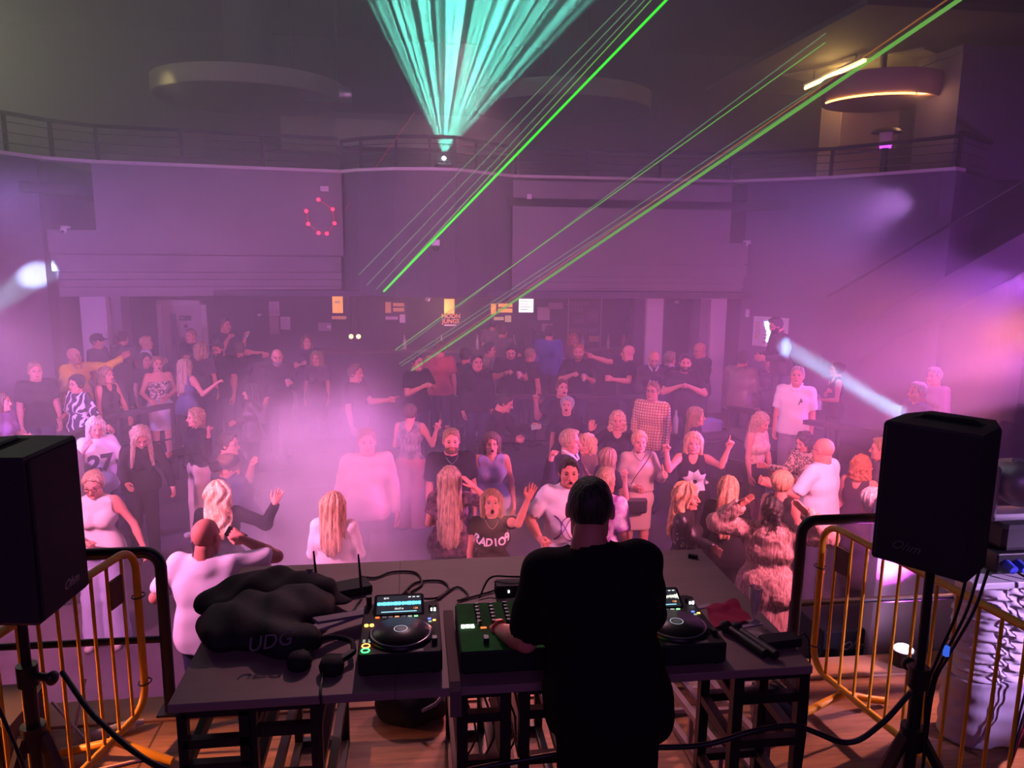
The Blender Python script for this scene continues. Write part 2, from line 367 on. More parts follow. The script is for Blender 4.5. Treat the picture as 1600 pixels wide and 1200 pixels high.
def rotm(yaw, pitch, roll):
    """head axes: yaw about z, then nod (forward is -y), then tilt"""
    cy, sy, cp, sp, cr, sr = math.cos(yaw), math.sin(yaw), math.cos(pitch), math.sin(pitch), math.cos(roll), math.sin(roll)
    Z = np.array([[cy, -sy, 0], [sy, cy, 0], [0, 0, 1]]); X = np.array([[1, 0, 0], [0, cp, -sp], [0, sp, cp]]); Y = np.array([[cr, 0, sr], [0, 1, 0], [-sr, 0, cr]])
    return Z @ X @ Y
HEADS = {}
def head_mesh(sex, mouth, h, fat=0.):
    key = (sex, mouth, h, fat)
    if key in HEADS: return HEADS[key]
    F = Field((-.12, -.16, -.17), (.12, .14, .15), h); m = sex == 'm'
    F.ell((0, .012, .025), (.077, .097, .092), k=.01)
    F.ell((0, -.022, -.04), (.060 + .004 * m + .006 * fat, .064, .072), k=.03)
    F.cap((-.03, -.035, -.088), (.03, -.035, -.088), .026 + .004 * m + .008 * fat, k=.03)      # jaw
    F.ell((0, -.074, -.098), (.02, .018, .016), k=.018)                                         # chin
    F.cap((-.034, -.074, .024), (.034, -.074, .024), .0125 if m else .0095, k=.014)             # brow
    for s in (-1, 1):
        F.ell((s * .046, -.058, -.03), (.02, .018, .02), k=.02)                                 # cheek
        F.ell((s * .031, -.104, .004), (.017, .016, .012), k=.008, op='c')                      # eye socket
        F.ell((s * .079, .004, -.004), (.011, .02, .031), k=.006); F.ell((s * .09, -.002, -.002), (.007, .011, .018), k=.004, op='c')  # ear
    F.cap((0, -.086, .006), (0, -.108, -.03), .008, .0125, k=.01); F.ell((-.011, -.096, -.035), (.009, .009, .007), k=.006); F.ell((.011, -.096, -.035), (.009, .009, .007), k=.006)
    if mouth == 'open':
        F.cap((-.017, -.086, -.066), (.017, -.086, -.066), .017, k=.008); F.ell((0, -.098, -.068), (.017, .03, .0135), k=.003, op='c')
    elif mouth == 'shout':
        F.cap((-.010, -.082, -.07), (.010, -.082, -.07), .024, k=.008); F.ell((0, -.098, -.072), (.014, .035, .019), k=.003, op='c')
    elif mouth == 'smile':
        F.cap((-.026, -.078, -.06), (0, -.088, -.066), .0085, k=.008); F.cap((.026, -.078, -.06), (0, -.088, -.066), .0085, k=.008)
    else:
        F.cap((-.018, -.083, -.059), (.018, -.083, -.059), .0075, k=.006); F.cap((-.015, -.082, -.069), (.015, -.082, -.069), .008, k=.005)
    F.cap((0, .012, -.06), (0, .02, -.15), .054 if m else .045, .058 if m else .047, k=.02)
    V, Q = F.mesh(); C = V[Q].mean(1); mi = np.zeros(len(Q), int)
    dep = -C[:, 1]; lw, lh, cz = {'open': (.024, .02, -.067), 'shout': (.02, .026, -.071), 'smile': (.029, .008, -.064)}.get(mouth, (.021, .011, -.064))
    zz = C[:, 2] - (.12 * np.abs(C[:, 0]) if mouth == 'smile' else 0)
    lip = (dep > .062) & ((C[:, 0] / lw) ** 2 + ((zz - cz) / lh) ** 2 < 1); mi[lip] = 1
    if mouth in ('open', 'shout'):
        a, b = (.017, .0135) if mouth == 'open' else (.014, .019); mi[lip & ((C[:, 0] / a) ** 2 + ((C[:, 2] - cz) / b) ** 2 < .95) & (dep < .0955)] = 2
    HEADS[key] = (V, Q, mi); return HEADS[key]
def face_bits():
    e = MB(); i_ = MB(); b = MB()
    for s in (-1, 1):
        e.ell((s * .031, -.0755, .003), (.0135, .0125, .0085)); i_.ell((s * .031, -.0845, .003), (.0075, .005, .0078), seg=10, rings=6)
        b.tube([(s * .016, -.0845, .006), (s * .024, -.0895, .0115), (s * .038, -.0885, .0115), (s * .047, -.079, .006)], .0028, seg=6)
        b.tube([(s * .017, -.0895, .024), (s * .031, -.0885, .0285), (s * .046, -.078, .024)], [.0035, .0042, .002], seg=6)
    return e, i_, b
FB = None
def hair_mesh(style, h):
    key = ('hair', style, h)
    if key in HEADS: return HEADS[key]
    lowz = {'long': -.50, 'longwave': -.44, 'pony': -.5, 'xlong': -.72, 'sides': -.46}.get(style, -.24)
    F = Field((-.19, -.16, lowz), (.19, .24, .22), h)
    t = {'buzz': .005, 'short': .013, 'crop': .010, 'quiff': .014, 'thin': .006}.get(style, .017)
    F.ell((0, .012, .025), (.077 + t, .097 + t, .092 + t), k=.01)
    front, side, nape = (.074, .086), (.012, -.026), -.062
    if style == 'quiff': F.ell((0, -.05, .105), (.055, .045, .03), k=.03)
    if style in ('short', 'crop'): F.ell((0, -.02, .1), (.07, .07, .028), k=.03)
    if style == 'pixie': F.ell((0, .02, .05), (.098, .115, .09), k=.02); side = (.03, -.03); nape = -.085
    if style in ('bob', 'curly', 'curlybob', 'wavybob', 'bobdown'):
        z1 = {'bob': -.115, 'bobdown': -.13}.get(style, -.12)
        for s in (-1, 1): F.cap((s * .07, .01, .03), (s * .078, .01, z1), .034, .03 if style != 'curly' else .045, k=.03, fs=1.5)
        F.cap((0, .07, .02), (0, .075, z1), .07, .06, k=.04, fs=.75); nape = -9; side = (.045, -.04)
    if style in ('long', 'longwave', 'sides', 'xlong'):
        z1 = {'long': -.36, 'longwave': -.32, 'sides': -.36, 'xlong': -.58}[style]
        for s in (-1, 1):
            if style == 'sides': F.cap((s * .075, -.02, .02), (s * .11, -.07, z1), .032, .02, k=.03, fs=1.3)
            else: F.cap((s * .072, .015, .02), (s * .095, .045, z1 * .85), .034, .026, k=.03, fs=1.4)
        F.cap((0, .075, .02), (0, .125, z1), .078, .085 if style == 'xlong' else .066, k=.05, fs=.62, xs=1.25); nape = -9; side = (.045, -.05)
    if style == 'updo': F.ell((0, .085, .085), (.05, .045, .045), k=.015); F.ell((.03, .06, .115), (.03, .03, .025), k=.01)
    if style == 'bun': F.ell((0, .10, .06), (.045, .045, .045), k=.012)
    if style == 'pony':
        F.ell((0, .05, .115), (.035, .035, .03), k=.015); F.cap((0, .09, .09), (0, .14, -.08), .05, .07, k=.03, fs=.7, xs=1.2); F.cap((0, .14, -.08), (.01, .15, -.40), .07, .05, k=.03, fs=.6, xs=1.25)
        for s in (-1, 1): F.cap((s * .06, .05, .02), (s * .075, .08, -.30), .035, .025, k=.03)
        nape = -9; side = (.04, -.02)
    if style == 'braids':
        for s in (-1, 1):
            P = [(s * .04, .09, .03), (s * .055, .112, -.06), (s * .07, .135, -.15), (s * .075, .15, -.23)]
            for a, b in zip(P, P[1:]): F.cap(a, b, .021, .017, k=.008)
        nape = -.075
    # hairline: a slanting plane from the forehead to the sideburn, then the nape
    a, b = np.array(front), np.array(side); dv = nz(a - b); nrm = np.array([dv[1], -dv[0]])      # (ahead, up)
    full = style in ('bob', 'curly', 'curlybob', 'wavybob', 'long', 'longwave', 'sides', 'xlong', 'bobdown')
    def face(X, Y, Z):
        d = ((-Y) - a[0]) * nrm[0] + (Z - a[1]) * nrm[1] + .0035 * np.sin(95 * X + 40 * Z) + .003 * np.sin(170 * X)
        if full:   # locks beside the face stay
            d = np.minimum(d, .075 - np.abs(X) - .25 * np.clip(-Z, 0, .1)) if style != 'sides' else np.minimum(d, .052 - np.abs(X))
        return d + 0 * X
    F.cut(face)
    if nape > -5: F.cut(lambda X, Y, Z: nape - Z + 0 * X + 0 * Y)
    if style == 'thin': F.cut(lambda X, Y, Z: np.minimum(Z - .055 + .0 * X, .065 - np.abs(X) * .6 - Y * .35) + 0 * Y)
    if style in ('curly', 'curlybob'): F.warp(lambda X, Y, Z: .015 * np.sin(62 * X + 3 * np.sin(30 * Z)) * np.sin(58 * Y + 1) * np.sin(55 * Z + 2 * np.sin(25 * X)))
    elif style in ('longwave', 'wavybob'): F.warp(lambda X, Y, Z: .008 * np.sin(np.arctan2(X, Y + .02) * 11 + 2.5 * np.sin(26 * Z)))
    elif style in ('long', 'xlong', 'sides', 'pony', 'bob', 'bobdown', 'pixie'): F.warp(lambda X, Y, Z: .0045 * np.sin(np.arctan2(X, Y + .02) * 17 + 1.2 * np.sin(11 * Z)) + .003 * np.sin(np.arctan2(X, Y + .02) * 31 + 5 * Z))
    elif style == 'braids': F.warp(lambda X, Y, Z: np.where(np.abs(X) < .09, .005 * np.sin(150 * X + 9 * np.sin(14 * Z)) + .002 * np.sin(160 * Z + 60 * np.abs(X)), 0) + 0 * Y)
    else: F.warp(lambda X, Y, Z: .002 * np.sin(70 * X + 20 * Z) * np.sin(60 * Y))
    HEADS[key] = F.mesh(); return HEADS[key]
def beard_mesh(h, full):
    key = ('beard', h, full)
    if key in HEADS: return HEADS[key]
    F = Field((-.11, -.14, -.16), (.11, .06, .03), h); t = .009 if full else .0045
    F.ell((0, -.022, -.04), (.064 + t, .064 + t, .072 + t), k=.02); F.cap((-.03, -.035, -.088), (.03, -.035, -.088), .03 + t, k=.03); F.ell((0, -.074, -.098), (.02 + t, .018 + t, .016 + t), k=.018)
    F.cut(lambda X, Y, Z: np.maximum(Z + .045 - 1.1 * np.clip(np.abs(X) - .04, 0, .03) + 0 * Y, Y - .012 + 0 * X))
    F.ell((0, -.1, -.064), (.024, .03, .011), k=.004, op='c')
    HEADS[key] = F.mesh(); return HEADS[key]

PEOPLE = {}
def person(key, label, u, v, fz, H, sex='m', yaw=0., hair='short', hc='brown', top=None, bot=None, l='down', r='down', hy=0., hp=0., hr=0., mouth=None,
           beard=None, glasses=False, fat=0., lean=0., side=0., near=False, cap=None, shoes=BLK, base=None, feet=.1, step=0., necklace=False, skin=None, name='person'):
    """one figure, modelled facing -y, turned by yaw from the viewer (0 faces the stage, 90 faces across to the right)"""
    global FB
    s = H / 1.75 if sex == 'm' else H / 1.70; m = sex == 'm'; ya = R(yaw)
    if not m: s = H / 1.75
    hb = .012 if near else .0165; hh = .005 if near else .0075; hk = .0045 if near else .006
    lf, ls = R(lean), R(side)
    def T(p):   # body point with the trunk bent forward / sideways at the hip
        p = np.array(p, float) * s
        z0 = .95 * s
        if p[2] > z0 and (lf or ls):
            q = p[2] - z0; y = p[1]; c, sn = math.cos(lf), math.sin(lf)
            p = np.array([p[0], y * c - q * sn, z0 + q * c + y * sn])
            q = p[2] - z0; c, sn = math.cos(ls), math.sin(ls); p = np.array([p[0] * c + q * sn, p[1], z0 + q * c - p[0] * sn])
        return p
    sh = .178 if m else .155; hipw = .085
    SH = {-1: T((-sh, .0, 1.425)), 1: T((sh, .0, 1.425))}
    # arms
    arm = {}
    for im, spec in (('l', l), ('r', r)):
        sg = -1 if im == 'l' else 1
        if math.cos(ya) < 0: sg = -sg
        if isinstance(spec, str):
            ua, fa, hp_ = ARMS[spec]; ua = np.array([sg * ua[0], -ua[1], ua[2]]); fa = np.array([sg * fa[0], -fa[1], fa[2]])
        else:
            ua, fa = rotz(np.array(spec[0], float), -ya), rotz(np.array(spec[1], float), -ya); hp_ = spec[2] if len(spec) > 2 else 'relaxed'
        ua, fa = nz(ua), nz(fa); S0 = SH[sg]; E = S0 + ua * .285 * s; W = E + fa * .245 * s
        hint = rotz(np.array(spec[3], float), -ya) if not isinstance(spec, str) and len(spec) > 3 else np.array([-sg * .8, -.25, 0]) if fa[2] < .5 else np.array([-sg * .15, -1, 0])
        arm[sg] = (S0, E, W, ua, fa, hp_, hint)
    feetp = {}
    for sg in (-1, 1):
        A = np.array([sg * feet, sg * step * .5, .0]) * s; hip = np.array([sg * hipw, 0, .92]) * s; kn = np.array([sg * (hipw + feet) / 2 * 1.02, sg * step * .3 - .02, .49]) * s
        feetp[sg] = (hip, kn, A + np.array([0, 0, .08 * s]))
    # head place
    nb = T((0, .012, 1.485)); Hm = rotm(R(hy) , R(hp) , R(hr)); hs = s * (1.0 if m else .97) * (1.04 if s < .97 else 1)
    nk = Hm @ np.array([0, -.012, .118]) * hs; 
    if lf: nk = nk + np.array([0, -.02, 0])
    hc_ = nb + nk + np.array([0, -.012 * s, 0])
    # figure on the floor
    hv = rotz(hc_, ya)
    if base is None:
        Qp = atz(u, v, fz + hc_[2]); al = math.atan2(Qp[0], Qp[1]); off = rotz(hv, -al); bx, by = Qp[0] - off[0], Qp[1] - off[1]
    else: bx, by = base; al = math.atan2(bx, by)
    rz = ya - al
    skn = mat('skin_' + sex, skin or SKIN[sex], .55, spec=.35); lipm = mat('lips_' + sex, (.5, .1, .09), .45); mouthm = mat('mouth_inside', (.05, .008, .01), .6); eyem = mat('eye_white', (.42, .36, .34), .4); irism = mat('iris', (.015, .012, .01), .2); browm = mat('brow_' + hc, tuple(c * .55 for c in HC[hc]), .8)
    def torso(F, t, k=.05, low=True):
        if m:
            F.cap(T((-.07, .0, .94)), T((.07, 0, .94)), (.105 + t) * s, k=k, fs=.95); F.cap(T((-.055, 0, 1.09)), T((.055, 0, 1.09)), (.1 + t + .02 * fat) * s, k=k, fs=.95)
            F.cap(T((-.08, 0, 1.28)), T((.08, 0, 1.28)), (.117 + t) * s, k=k, fs=.92); F.cap(T((-sh + .03, 0, 1.41)), T((sh - .03, 0, 1.41)), (.062 + t) * s, k=k)
            if fat: F.ell(T((0, -.05 * fat, 1.07)), np.array([.15, .13, .15]) * s * (.8 + .25 * fat) + t, k=.06)
        else:
            F.cap(T((-.08, .0, .93)), T((.08, 0, .93)), (.105 + t) * s, k=k, fs=.98); F.cap(T((-.04, 0, 1.10)), T((.04, 0, 1.10)), (.088 + t + .02 * fat) * s, k=k, fs=.92)
            F.cap(T((-.065, 0, 1.28)), T((.065, 0, 1.28)), (.1 + t) * s, k=k, fs=.9); F.cap(T((-sh + .025, 0, 1.415)), T((sh - .025, 0, 1.415)), (.048 + t) * s, k=k)
            for g in (-1, 1): F.ell(T((g * .068, -.078, 1.255)), np.array([.063, .055, .063]) * s + t, k=.03)
        F.cap(T((0, .012, 1.40)), T((0, .012, 1.49)), (.082 + t * .7) * s, (.056 + t * .6) * s, k=.05)
    pts = [hc_] + [p for a_ in arm.values() for p in a_[:3]] + [p for f_ in feetp.values() for p in f_]
    lo = np.min(pts, 0) - .3; hi = np.max(pts, 0) + .3; lo[2] = -.05
    hi[2] = max(nb[2] + .12, *(a_[i][2] + .12 for a_ in arm.values() for i in range(3)))
    lo[1] = min(lo[1], -.3); hi[1] = max(hi[1], .28)
    bt, bc = (bot[0], bot[1]) if bot else ('trousers', NAVY)
    bare = bt in ('skirt', 'shorts', 'dress', 'midi', 'hot')
    # ---- skin: trunk, limbs, head and hands in one mesh
    F = Field(lo, hi, hb); torso(F, -.004)
    F.cap(nb - [0, 0, .03], nb + nk * .45 + [0, .012, 0], .057 * s if m else .047 * s, k=.03)
    am = 1. if m else .84
    for sg, (S0, E, W, ua, fa, hp_, hint) in arm.items():
        F.cap(S0, S0 + ua * .1 * s, .057 * am * s, .052 * am * s, k=.035); F.cap(S0 + ua * .03, E, .052 * am * s, .04 * am * s, k=.02)
        F.cap(E, E + fa * .08 * s, .041 * am * s, .043 * am * s, k=.015); F.cap(E + fa * .08 * s, W + fa * .01, .043 * am * s, .027 * am * s, k=.01)
    for sg, (hip, kn, an) in feetp.items():
        F.cap(hip, kn, .086 * s, .055 * s, k=.04); F.cap(kn, kn + (an - kn) * .35 + [0, .012, 0], .053 * s, .055 * s, k=.02); F.cap(kn + (an - kn) * .35 + [0, .012, 0], an, .054 * s, .037 * s, k=.02)
        F.cap(an - [0, -.02 * s, .03 * s], an + np.array([sg * .02, -.15, -.05]) * s, .036 * s, .03 * s, k=.02)
    F.cut(lambda X, Y, Z: .004 - Z + 0 * X + 0 * Y)
    V, Q = F.mesh(); VV, QQ, MI = [V], [Q], [np.zeros(len(Q), int)]; n = len(V)
    def addm(V, Q, mi):
        nonlocal n
        VV.append(V); QQ.append(np.asarray(Q) + n); MI.append(np.full(len(Q), mi) if np.isscalar(mi) else mi); n += len(V)
    hands = {}
    for sg, (S0, E, W, ua, fa, hp_, hint) in arm.items():
        out = []; hands[sg] = hand(out, W, fa, hint, sg, hp_, hk, s * (1 if m else .92)); addm(*out[0], 0)
    Vh, Qh, mh = head_mesh(sex, mouth, hh, fat); Hp = lambda P: (P * hs) @ Hm.T + hc_
    addm(Hp(Vh), Qh, mh)
    if FB is None: FB = [quads_of(x) for x in face_bits()]
    for (fv, fq), mi in zip(FB, (3, 4, 5)): addm(Hp(fv), fq, mi)
    root = put_mesh(name, np.concatenate(VV), np.concatenate(QQ), [skn, lipm, mouthm, eyem, irism, browm], mi=np.concatenate(MI))
    root.location = (bx, by, fz); root.rotation_euler = (0, 0, rz); tag(root, label, 'person')
    # ---- hair
    if hair and hair != 'bald':
        Vh, Qh = hair_mesh(hair, .006 if near else .0085); Vp = Vh * hs
        hang = Vh[:, 2] < -.06                             # hanging locks follow the turn of the head, not its nod
        Hy = rotm(R(hy), R(hp) * .25 + lf * .3, R(hr) * .5); P1 = Vp @ Hm.T; P2 = Vp @ Hy.T + (Hm - Hy) @ np.array([0, .04, -.06]); w = np.clip((-.03 - Vh[:, 2]) / .08, 0, 1)[:, None]
        c2 = tuple(min(1, x * 1.9 + .02) for x in HC[hc]); hm = mat('hair_' + hc, tuple(x * .7 for x in HC[hc]), .5, spec=.4, pattern=('strand', c2, 90))
        put_mesh('hair', P1 * (1 - w) + P2 * w + hc_, Qh, [hm], root)
    if beard:
        Vh, Qh = beard_mesh(.006, beard == 'full'); put_mesh('beard', Hp(Vh), Qh, [mat('beard_' + hc, tuple(c * .6 for c in HC[hc]), .9, bump=(60, .6, .01))], root)
    if glasses:
        g = MB()
        for q in (-1, 1):
            a_ = np.arange(14) * 2 * PI / 14
            g.tube([(q * .032 + .024 * math.cos(t), -.106 + .1 * (abs(q * .032 + .024 * math.cos(t))) ** 1.2, .002 + .018 * math.sin(t)) for t in a_], .0026, 6, closed=True)
            g.tube([(q * .056, -.098, .006), (q * .077, -.06, .008), (q * .082, .01, .004)], .0024, 6)
        g.tube([(-.009, -.107, .006), (0, -.109, .009), (.009, -.107, .006)], .0024, 6)
        V = Hp(np.concatenate(g.v)); link('glasses', V, g.f, mat('spectacle_frame', (.02, .015, .015), .35), sm=g.sm, parent=root)
    if cap:
        c = Field((-.13, -.22, -.03), (.13, .15, .16), .007); c.ell((0, .012, .03), (.092, .112, .1), k=.01); c.cut(lambda X, Y, Z: .028 - Z + .15 * (Y * 1.) + 0 * X)
        if cap[0] == 'peak': c.cap((-.04, -.12, .03), (.04, -.12, .03), .045, k=.01, fs=1.2); c.cut(lambda X, Y, Z: np.where(Y < -.09, np.abs(Z - .035) - .006, -1.) + 0 * X)
        V, Q = c.mesh(); put_mesh('cap' if cap[0] == 'peak' else 'beanie', Hp(V), Q, [cloth(cap[1])], root)
    # ---- clothes
    def cutplane(F, p, nrm):     # keep the side the normal points away from
        p = np.array(p); nrm = nz(nrm); F.cut(lambda X, Y, Z: (X - p[0]) * nrm[0] + (Y - p[1]) * nrm[1] + (Z - p[2]) * nrm[2])
    upv = nz(T((0, 0, 1.4)) - T((0, 0, 1.0)))
    tt = dict(kind='tee', col=BLK, slv=.62, neck='crew', hem=.86, t=.016, pat=None, loose=0.); tt.update(top or {})
    if bt in ('skirt', 'midi') and not (top and 'hem' in top): tt['hem'] = 1.03
    k_, t = tt['kind'], tt['t']
    if k_ != 'none':
        F = Field(lo, hi, hb); 
        if tt['loose']: F.cap(T((0, 0, 1.25)), T((0, 0, .9)), (.15 + t) * s, (.15 + t + .05 * tt['loose']) * s, k=.05, fs=.85, xs=1.1)
        torso(F, t); slv = tt['slv']
        if tt['hem'] < .98: F.cap(T((-.075, 0, .93)), T((.075, 0, .93)), (.122 + t) * s, k=.06, fs=.97); F.cap(T((-.07, 0, 1.0)), T((.07, 0, 1.0)), (.112 + t) * s, k=.06, fs=.95)
        for sg, (S0, E, W, ua, fa, hp_, hint) in arm.items():
            if slv <= 0: continue
            b = S0 + ua * .285 * s * min(1, slv); fl = .006 if slv < .95 else 0
            F.cap(S0, b, (.056 * am + t * .8) * s, (.05 * am + t + fl) * s, k=.025)
            if slv < 1: pass
            else:
                b2 = E + fa * .245 * s * min(1, slv - 1) * .98; F.cap(E, b2, (.046 * am + t) * s, (.034 * am + t * .9) * s, k=.012)
            F2 = None
        for sg, (S0, E, W, ua, fa, hp_, hint) in arm.items():      # open the cuff cleanly
            if 0 < slv < 1:
                b = S0 + ua * .285 * s * slv
                F.cap(b + ua * .062 * s, b + ua * .2 * s, .062 * s, .07 * s, k=.003, op='c')
            elif slv >= 1:
                b2 = E + fa * .245 * s * min(1, slv - 1) * .98; F.cap(b2 + fa * .055 * s, b2 + fa * .15 * s, .05 * s, .06 * s, k=.003, op='c')
        if slv <= 0 and tt['neck'] != 'strapless':
            for g in (-1, 1): F.cap(T((g * (sh + .045), 0, 1.5)), T((g * (sh + .035), 0, 1.36)), .075 * s, .06 * s, k=.01, op='c')
        if k_ == 'fur': pass
        if tt['neck'] in ('crew', 'polo', 'v', 'scoop', 'tank', 'halter'):
            F.cap(T((0, -.0, 1.515)), T((0, -.02, 1.66)), (.078 if m else .07) * s, .12 * s, k=.004, op='c')
        if tt['neck'] in ('v', 'polo'): F.cap(T((0, -.12, 1.47)), T((0, -.14, 1.36 if tt['neck'] == 'v' else 1.40)), .05 * s, .006 * s, k=.004, op='c')
        if tt['neck'] == 'deep': F.cap(T((0, 0, 1.515)), T((0, -.02, 1.66)), .085 * s, .12 * s, k=.004, op='c'); F.cap(T((0, -.13, 1.46)), T((0, -.175, 1.27)), .08 * s, .035 * s, k=.004, op='c')
        if tt['neck'] in ('scoop', 'tank'): F.cap(T((0, -.10, 1.47)), T((0, -.13, 1.38)), .085 * s, .055 * s, k=.004, op='c')
        if tt['neck'] == 'tank': F.cap(T((0, .10, 1.48)), T((0, .12, 1.40)), .08 * s, .05 * s, k=.004, op='c')
        if tt['neck'] == 'high': F.cap(T((0, -.0, 1.60)), T((0, -.02, 1.72)), .085 * s, .12 * s, k=.004, op='c')
        if tt['neck'] == 'strapless': cutplane(F, T((0, 0, 1.335)), upv)
        if tt['neck'] == 'halter':
            for g in (-1, 1): F.cap(T((g * .19, 0, 1.52)), T((g * .17, .0, 1.36)), .085 * s, .06 * s, k=.01, op='c')
            F.cap(T((0, .13, 1.5)), T((0, .13, 1.25)), .12 * s, .1 * s, k=.01, op='c')
        hz = tt['hem'] * s; F.cut(lambda X, Y, Z: hz - Z + 0 * X + 0 * Y)
        ph = (hash(key) % 97) * .13
        if k_ == 'fur': F.warp(lambda X, Y, Z: .006 * np.sin(70 * X + 8 * np.sin(20 * Z)) * np.sin(35 * Z + 6 * np.sin(24 * X)) * np.cos(60 * Y) + .002 * np.sin(34 * Z + 6 * X))
        elif k_ != 'bodice': F.warp(lambda X, Y, Z: .0035 * np.sin(31 * X + 22 * Z + ph) * np.sin(19 * Z - 13 * X + 11 * Y) + .003 * np.sin(43 * Z + 17 * X + 9 * Y + ph))
        nm = {'tee': 't_shirt', 'polo': 'polo_shirt', 'shirt': 'shirt', 'jacket': 'jacket', 'leather': 'leather_jacket', 'sweater': 'sweater', 'tank': 'tank_top', 'bodice': 'strapless_top', 'dress': 'dress', 'fur': 'fur_coat', 'vest': 'waistcoat', 'halter': 'halter_top'}[k_]
        if k_ in ('dress', 'fur'):
            z1 = tt.get('len', .55) * s; r1 = .19 if k_ == 'dress' else .30
            F.cap(T((0, 0, 1.0)), (0, 0, z1 - .2 * s), (.13 + t) * s, r1 * s, k=.05, fs=.8, xs=1.1); F.cut(lambda X, Y, Z: z1 - Z + 0 * X + 0 * Y)
            if k_ == 'fur': F.warp(lambda X, Y, Z: .006 * np.sin(60 * X) * np.sin(20 * Z + 20 * X) * np.sin(50 * Y))
        V, Q = F.mesh(); mt = cloth(tt['col'], tt['pat']) if k_ not in ('leather',) else cloth(tt['col'], ('leather', tt['col'], 1))
        if k_ == 'fur': mt = mat('fur', (.30, .17, .13), .9, spec=.1, pattern=('strand', (.66, .46, .38), 70))
        garment = put_mesh(nm, V, Q, [mt], root)
        if k_ == 'jacket' or k_ == 'polo' or tt.get('collar'):
            cl = MB(); 
            for g in (-1, 1): cl.tube([T((g * .02, .06, 1.515)), T((g * .062, .02, 1.51)), T((g * .062, -.05, 1.475)), T((g * .025, -.1, 1.42))], [.016 * s, .018 * s, .018 * s, .012 * s], 8)
            cl.build('collar', cloth(tt.get('collar') or tt['col']), root)
    else: garment = None
    # ---- below the waist
    wide = bot[2] if bot and len(bot) > 2 else 0.
    pat = bot[3] if bot and len(bot) > 3 else None
    if bt in ('trousers', 'jeans', 'shorts', 'hot'):
        F = Field((-.36 * s, -.3 * s, .0), (.36 * s, .3 * s, 1.1 * s), hb); t2 = .012
        F.cap((-.078 * s, 0, .93 * s), (.078 * s, 0, .93 * s), (.107 + t2) * s, k=.05, fs=.98)
        for sg, (hip, kn, an) in feetp.items():
            if bt == 'trousers' or bt == 'jeans':
                F.cap(hip, kn, (.092 + t2) * s, (.062 + t2 + wide * .03) * s, k=.04); F.cap(kn, an - [0, 0, .045 * s], (.06 + t2 + wide * .03) * s, (.05 + t2 + wide * .06) * s, k=.02)
            else:
                e = hip + (kn - hip) * (.9 if bt == 'shorts' else .45); F.cap(hip, e, (.1 + t2) * s, (.088 + t2) * s, k=.04); zc = e[2]
        if bt in ('shorts', 'hot'): F.cut(lambda X, Y, Z: zc - Z + 0 * X + 0 * Y)
        zt = 1.035 * s; F.cut(lambda X, Y, Z: np.maximum(Z - zt, .03 * s - Z) + 0 * X + 0 * Y)
        F.warp(lambda X, Y, Z: .003 * np.sin(33 * Z + 20 * X) * np.sin(15 * X + 9 * Z))
        V, Q = F.mesh(); put_mesh({'jeans': 'jeans', 'trousers': 'trousers'}.get(bt, 'shorts'), V, Q, [cloth(bc, pat)], root)
    elif bt in ('skirt', 'midi'):
        F = Field((-.36 * s, -.34 * s, .1), (.36 * s, .34 * s, 1.15 * s), hb); z1 = (.56 if bt == 'skirt' else .3) * s
        F.cap((-.03, 0, 1.05 * s), (.03, 0, 1.05 * s), .1 * s, k=.05, fs=.95); F.cap((-.065, 0, .93 * s), (.065, 0, .93 * s), .13 * s, k=.05); F.cap((-.05, 0, .9 * s), (-.05, 0, z1 - .2), .125 * s, .12 * s + wide * .08, k=.05); F.cap((.05, 0, .9 * s), (.05, 0, z1 - .2), .125 * s, .12 * s + wide * .08, k=.05)
        F.cut(lambda X, Y, Z: np.maximum(Z - 1.07 * s, z1 - Z) + 0 * X + 0 * Y); V, Q = F.mesh(); put_mesh('skirt', V, Q, [cloth(bc, pat)], root)
    for sg, (hip, kn, an) in feetp.items():
        F = Field(an - [.12, .26, .1], an + [.12, .14, .1], hb * .8); a = an - np.array([0, 0, .045]) * s
        F.cap(a + np.array([0, .035, 0]) * s, a + np.array([sg * .022, -.165, -.005]) * s, .05 * s, .04 * s, k=.02); F.cap(a + np.array([0, .02, 0]) * s, an + np.array([0, .005, .02]) * s, .05 * s, .046 * s, k=.02)
        F.cut(lambda X, Y, Z: .001 - Z + 0 * X + 0 * Y); V, Q = F.mesh(); put_mesh('shoe', V, Q, [mat('shoe_%02x' % int(shoes[0] * 255), shoes, .5)], root)
    if necklace:
        nm_ = MB(); nm_.tube(bez([T((-.06, .02, 1.50)), T((-.06, -.06, 1.46)), T((0, -.118, 1.40)), T((.06, -.06, 1.46)), T((.06, .02, 1.50))], 6), .0035, 6); nm_.build('necklace', mat('silver', (.8, .8, .8), .25, 1.), root)
    ld = lambda p: np.array([bx, by, fz]) + rotz(np.array(p), rz)
    PEOPLE[key] = dict(root=root, hands=hands, rz=rz, base=(bx, by, fz), world=ld, T=T, s=s, garment=garment, head=hc_, Hm=Hm, hs=hs, arm=arm, al=al)
    return root
def bh(key, im, yaw):   # the hand that shows on the given side of the picture
    sg = -1 if im == 'l' else 1
    if math.cos(R(yaw)) < 0: sg = -sg
    return PEOPLE[key]['hands'][sg]
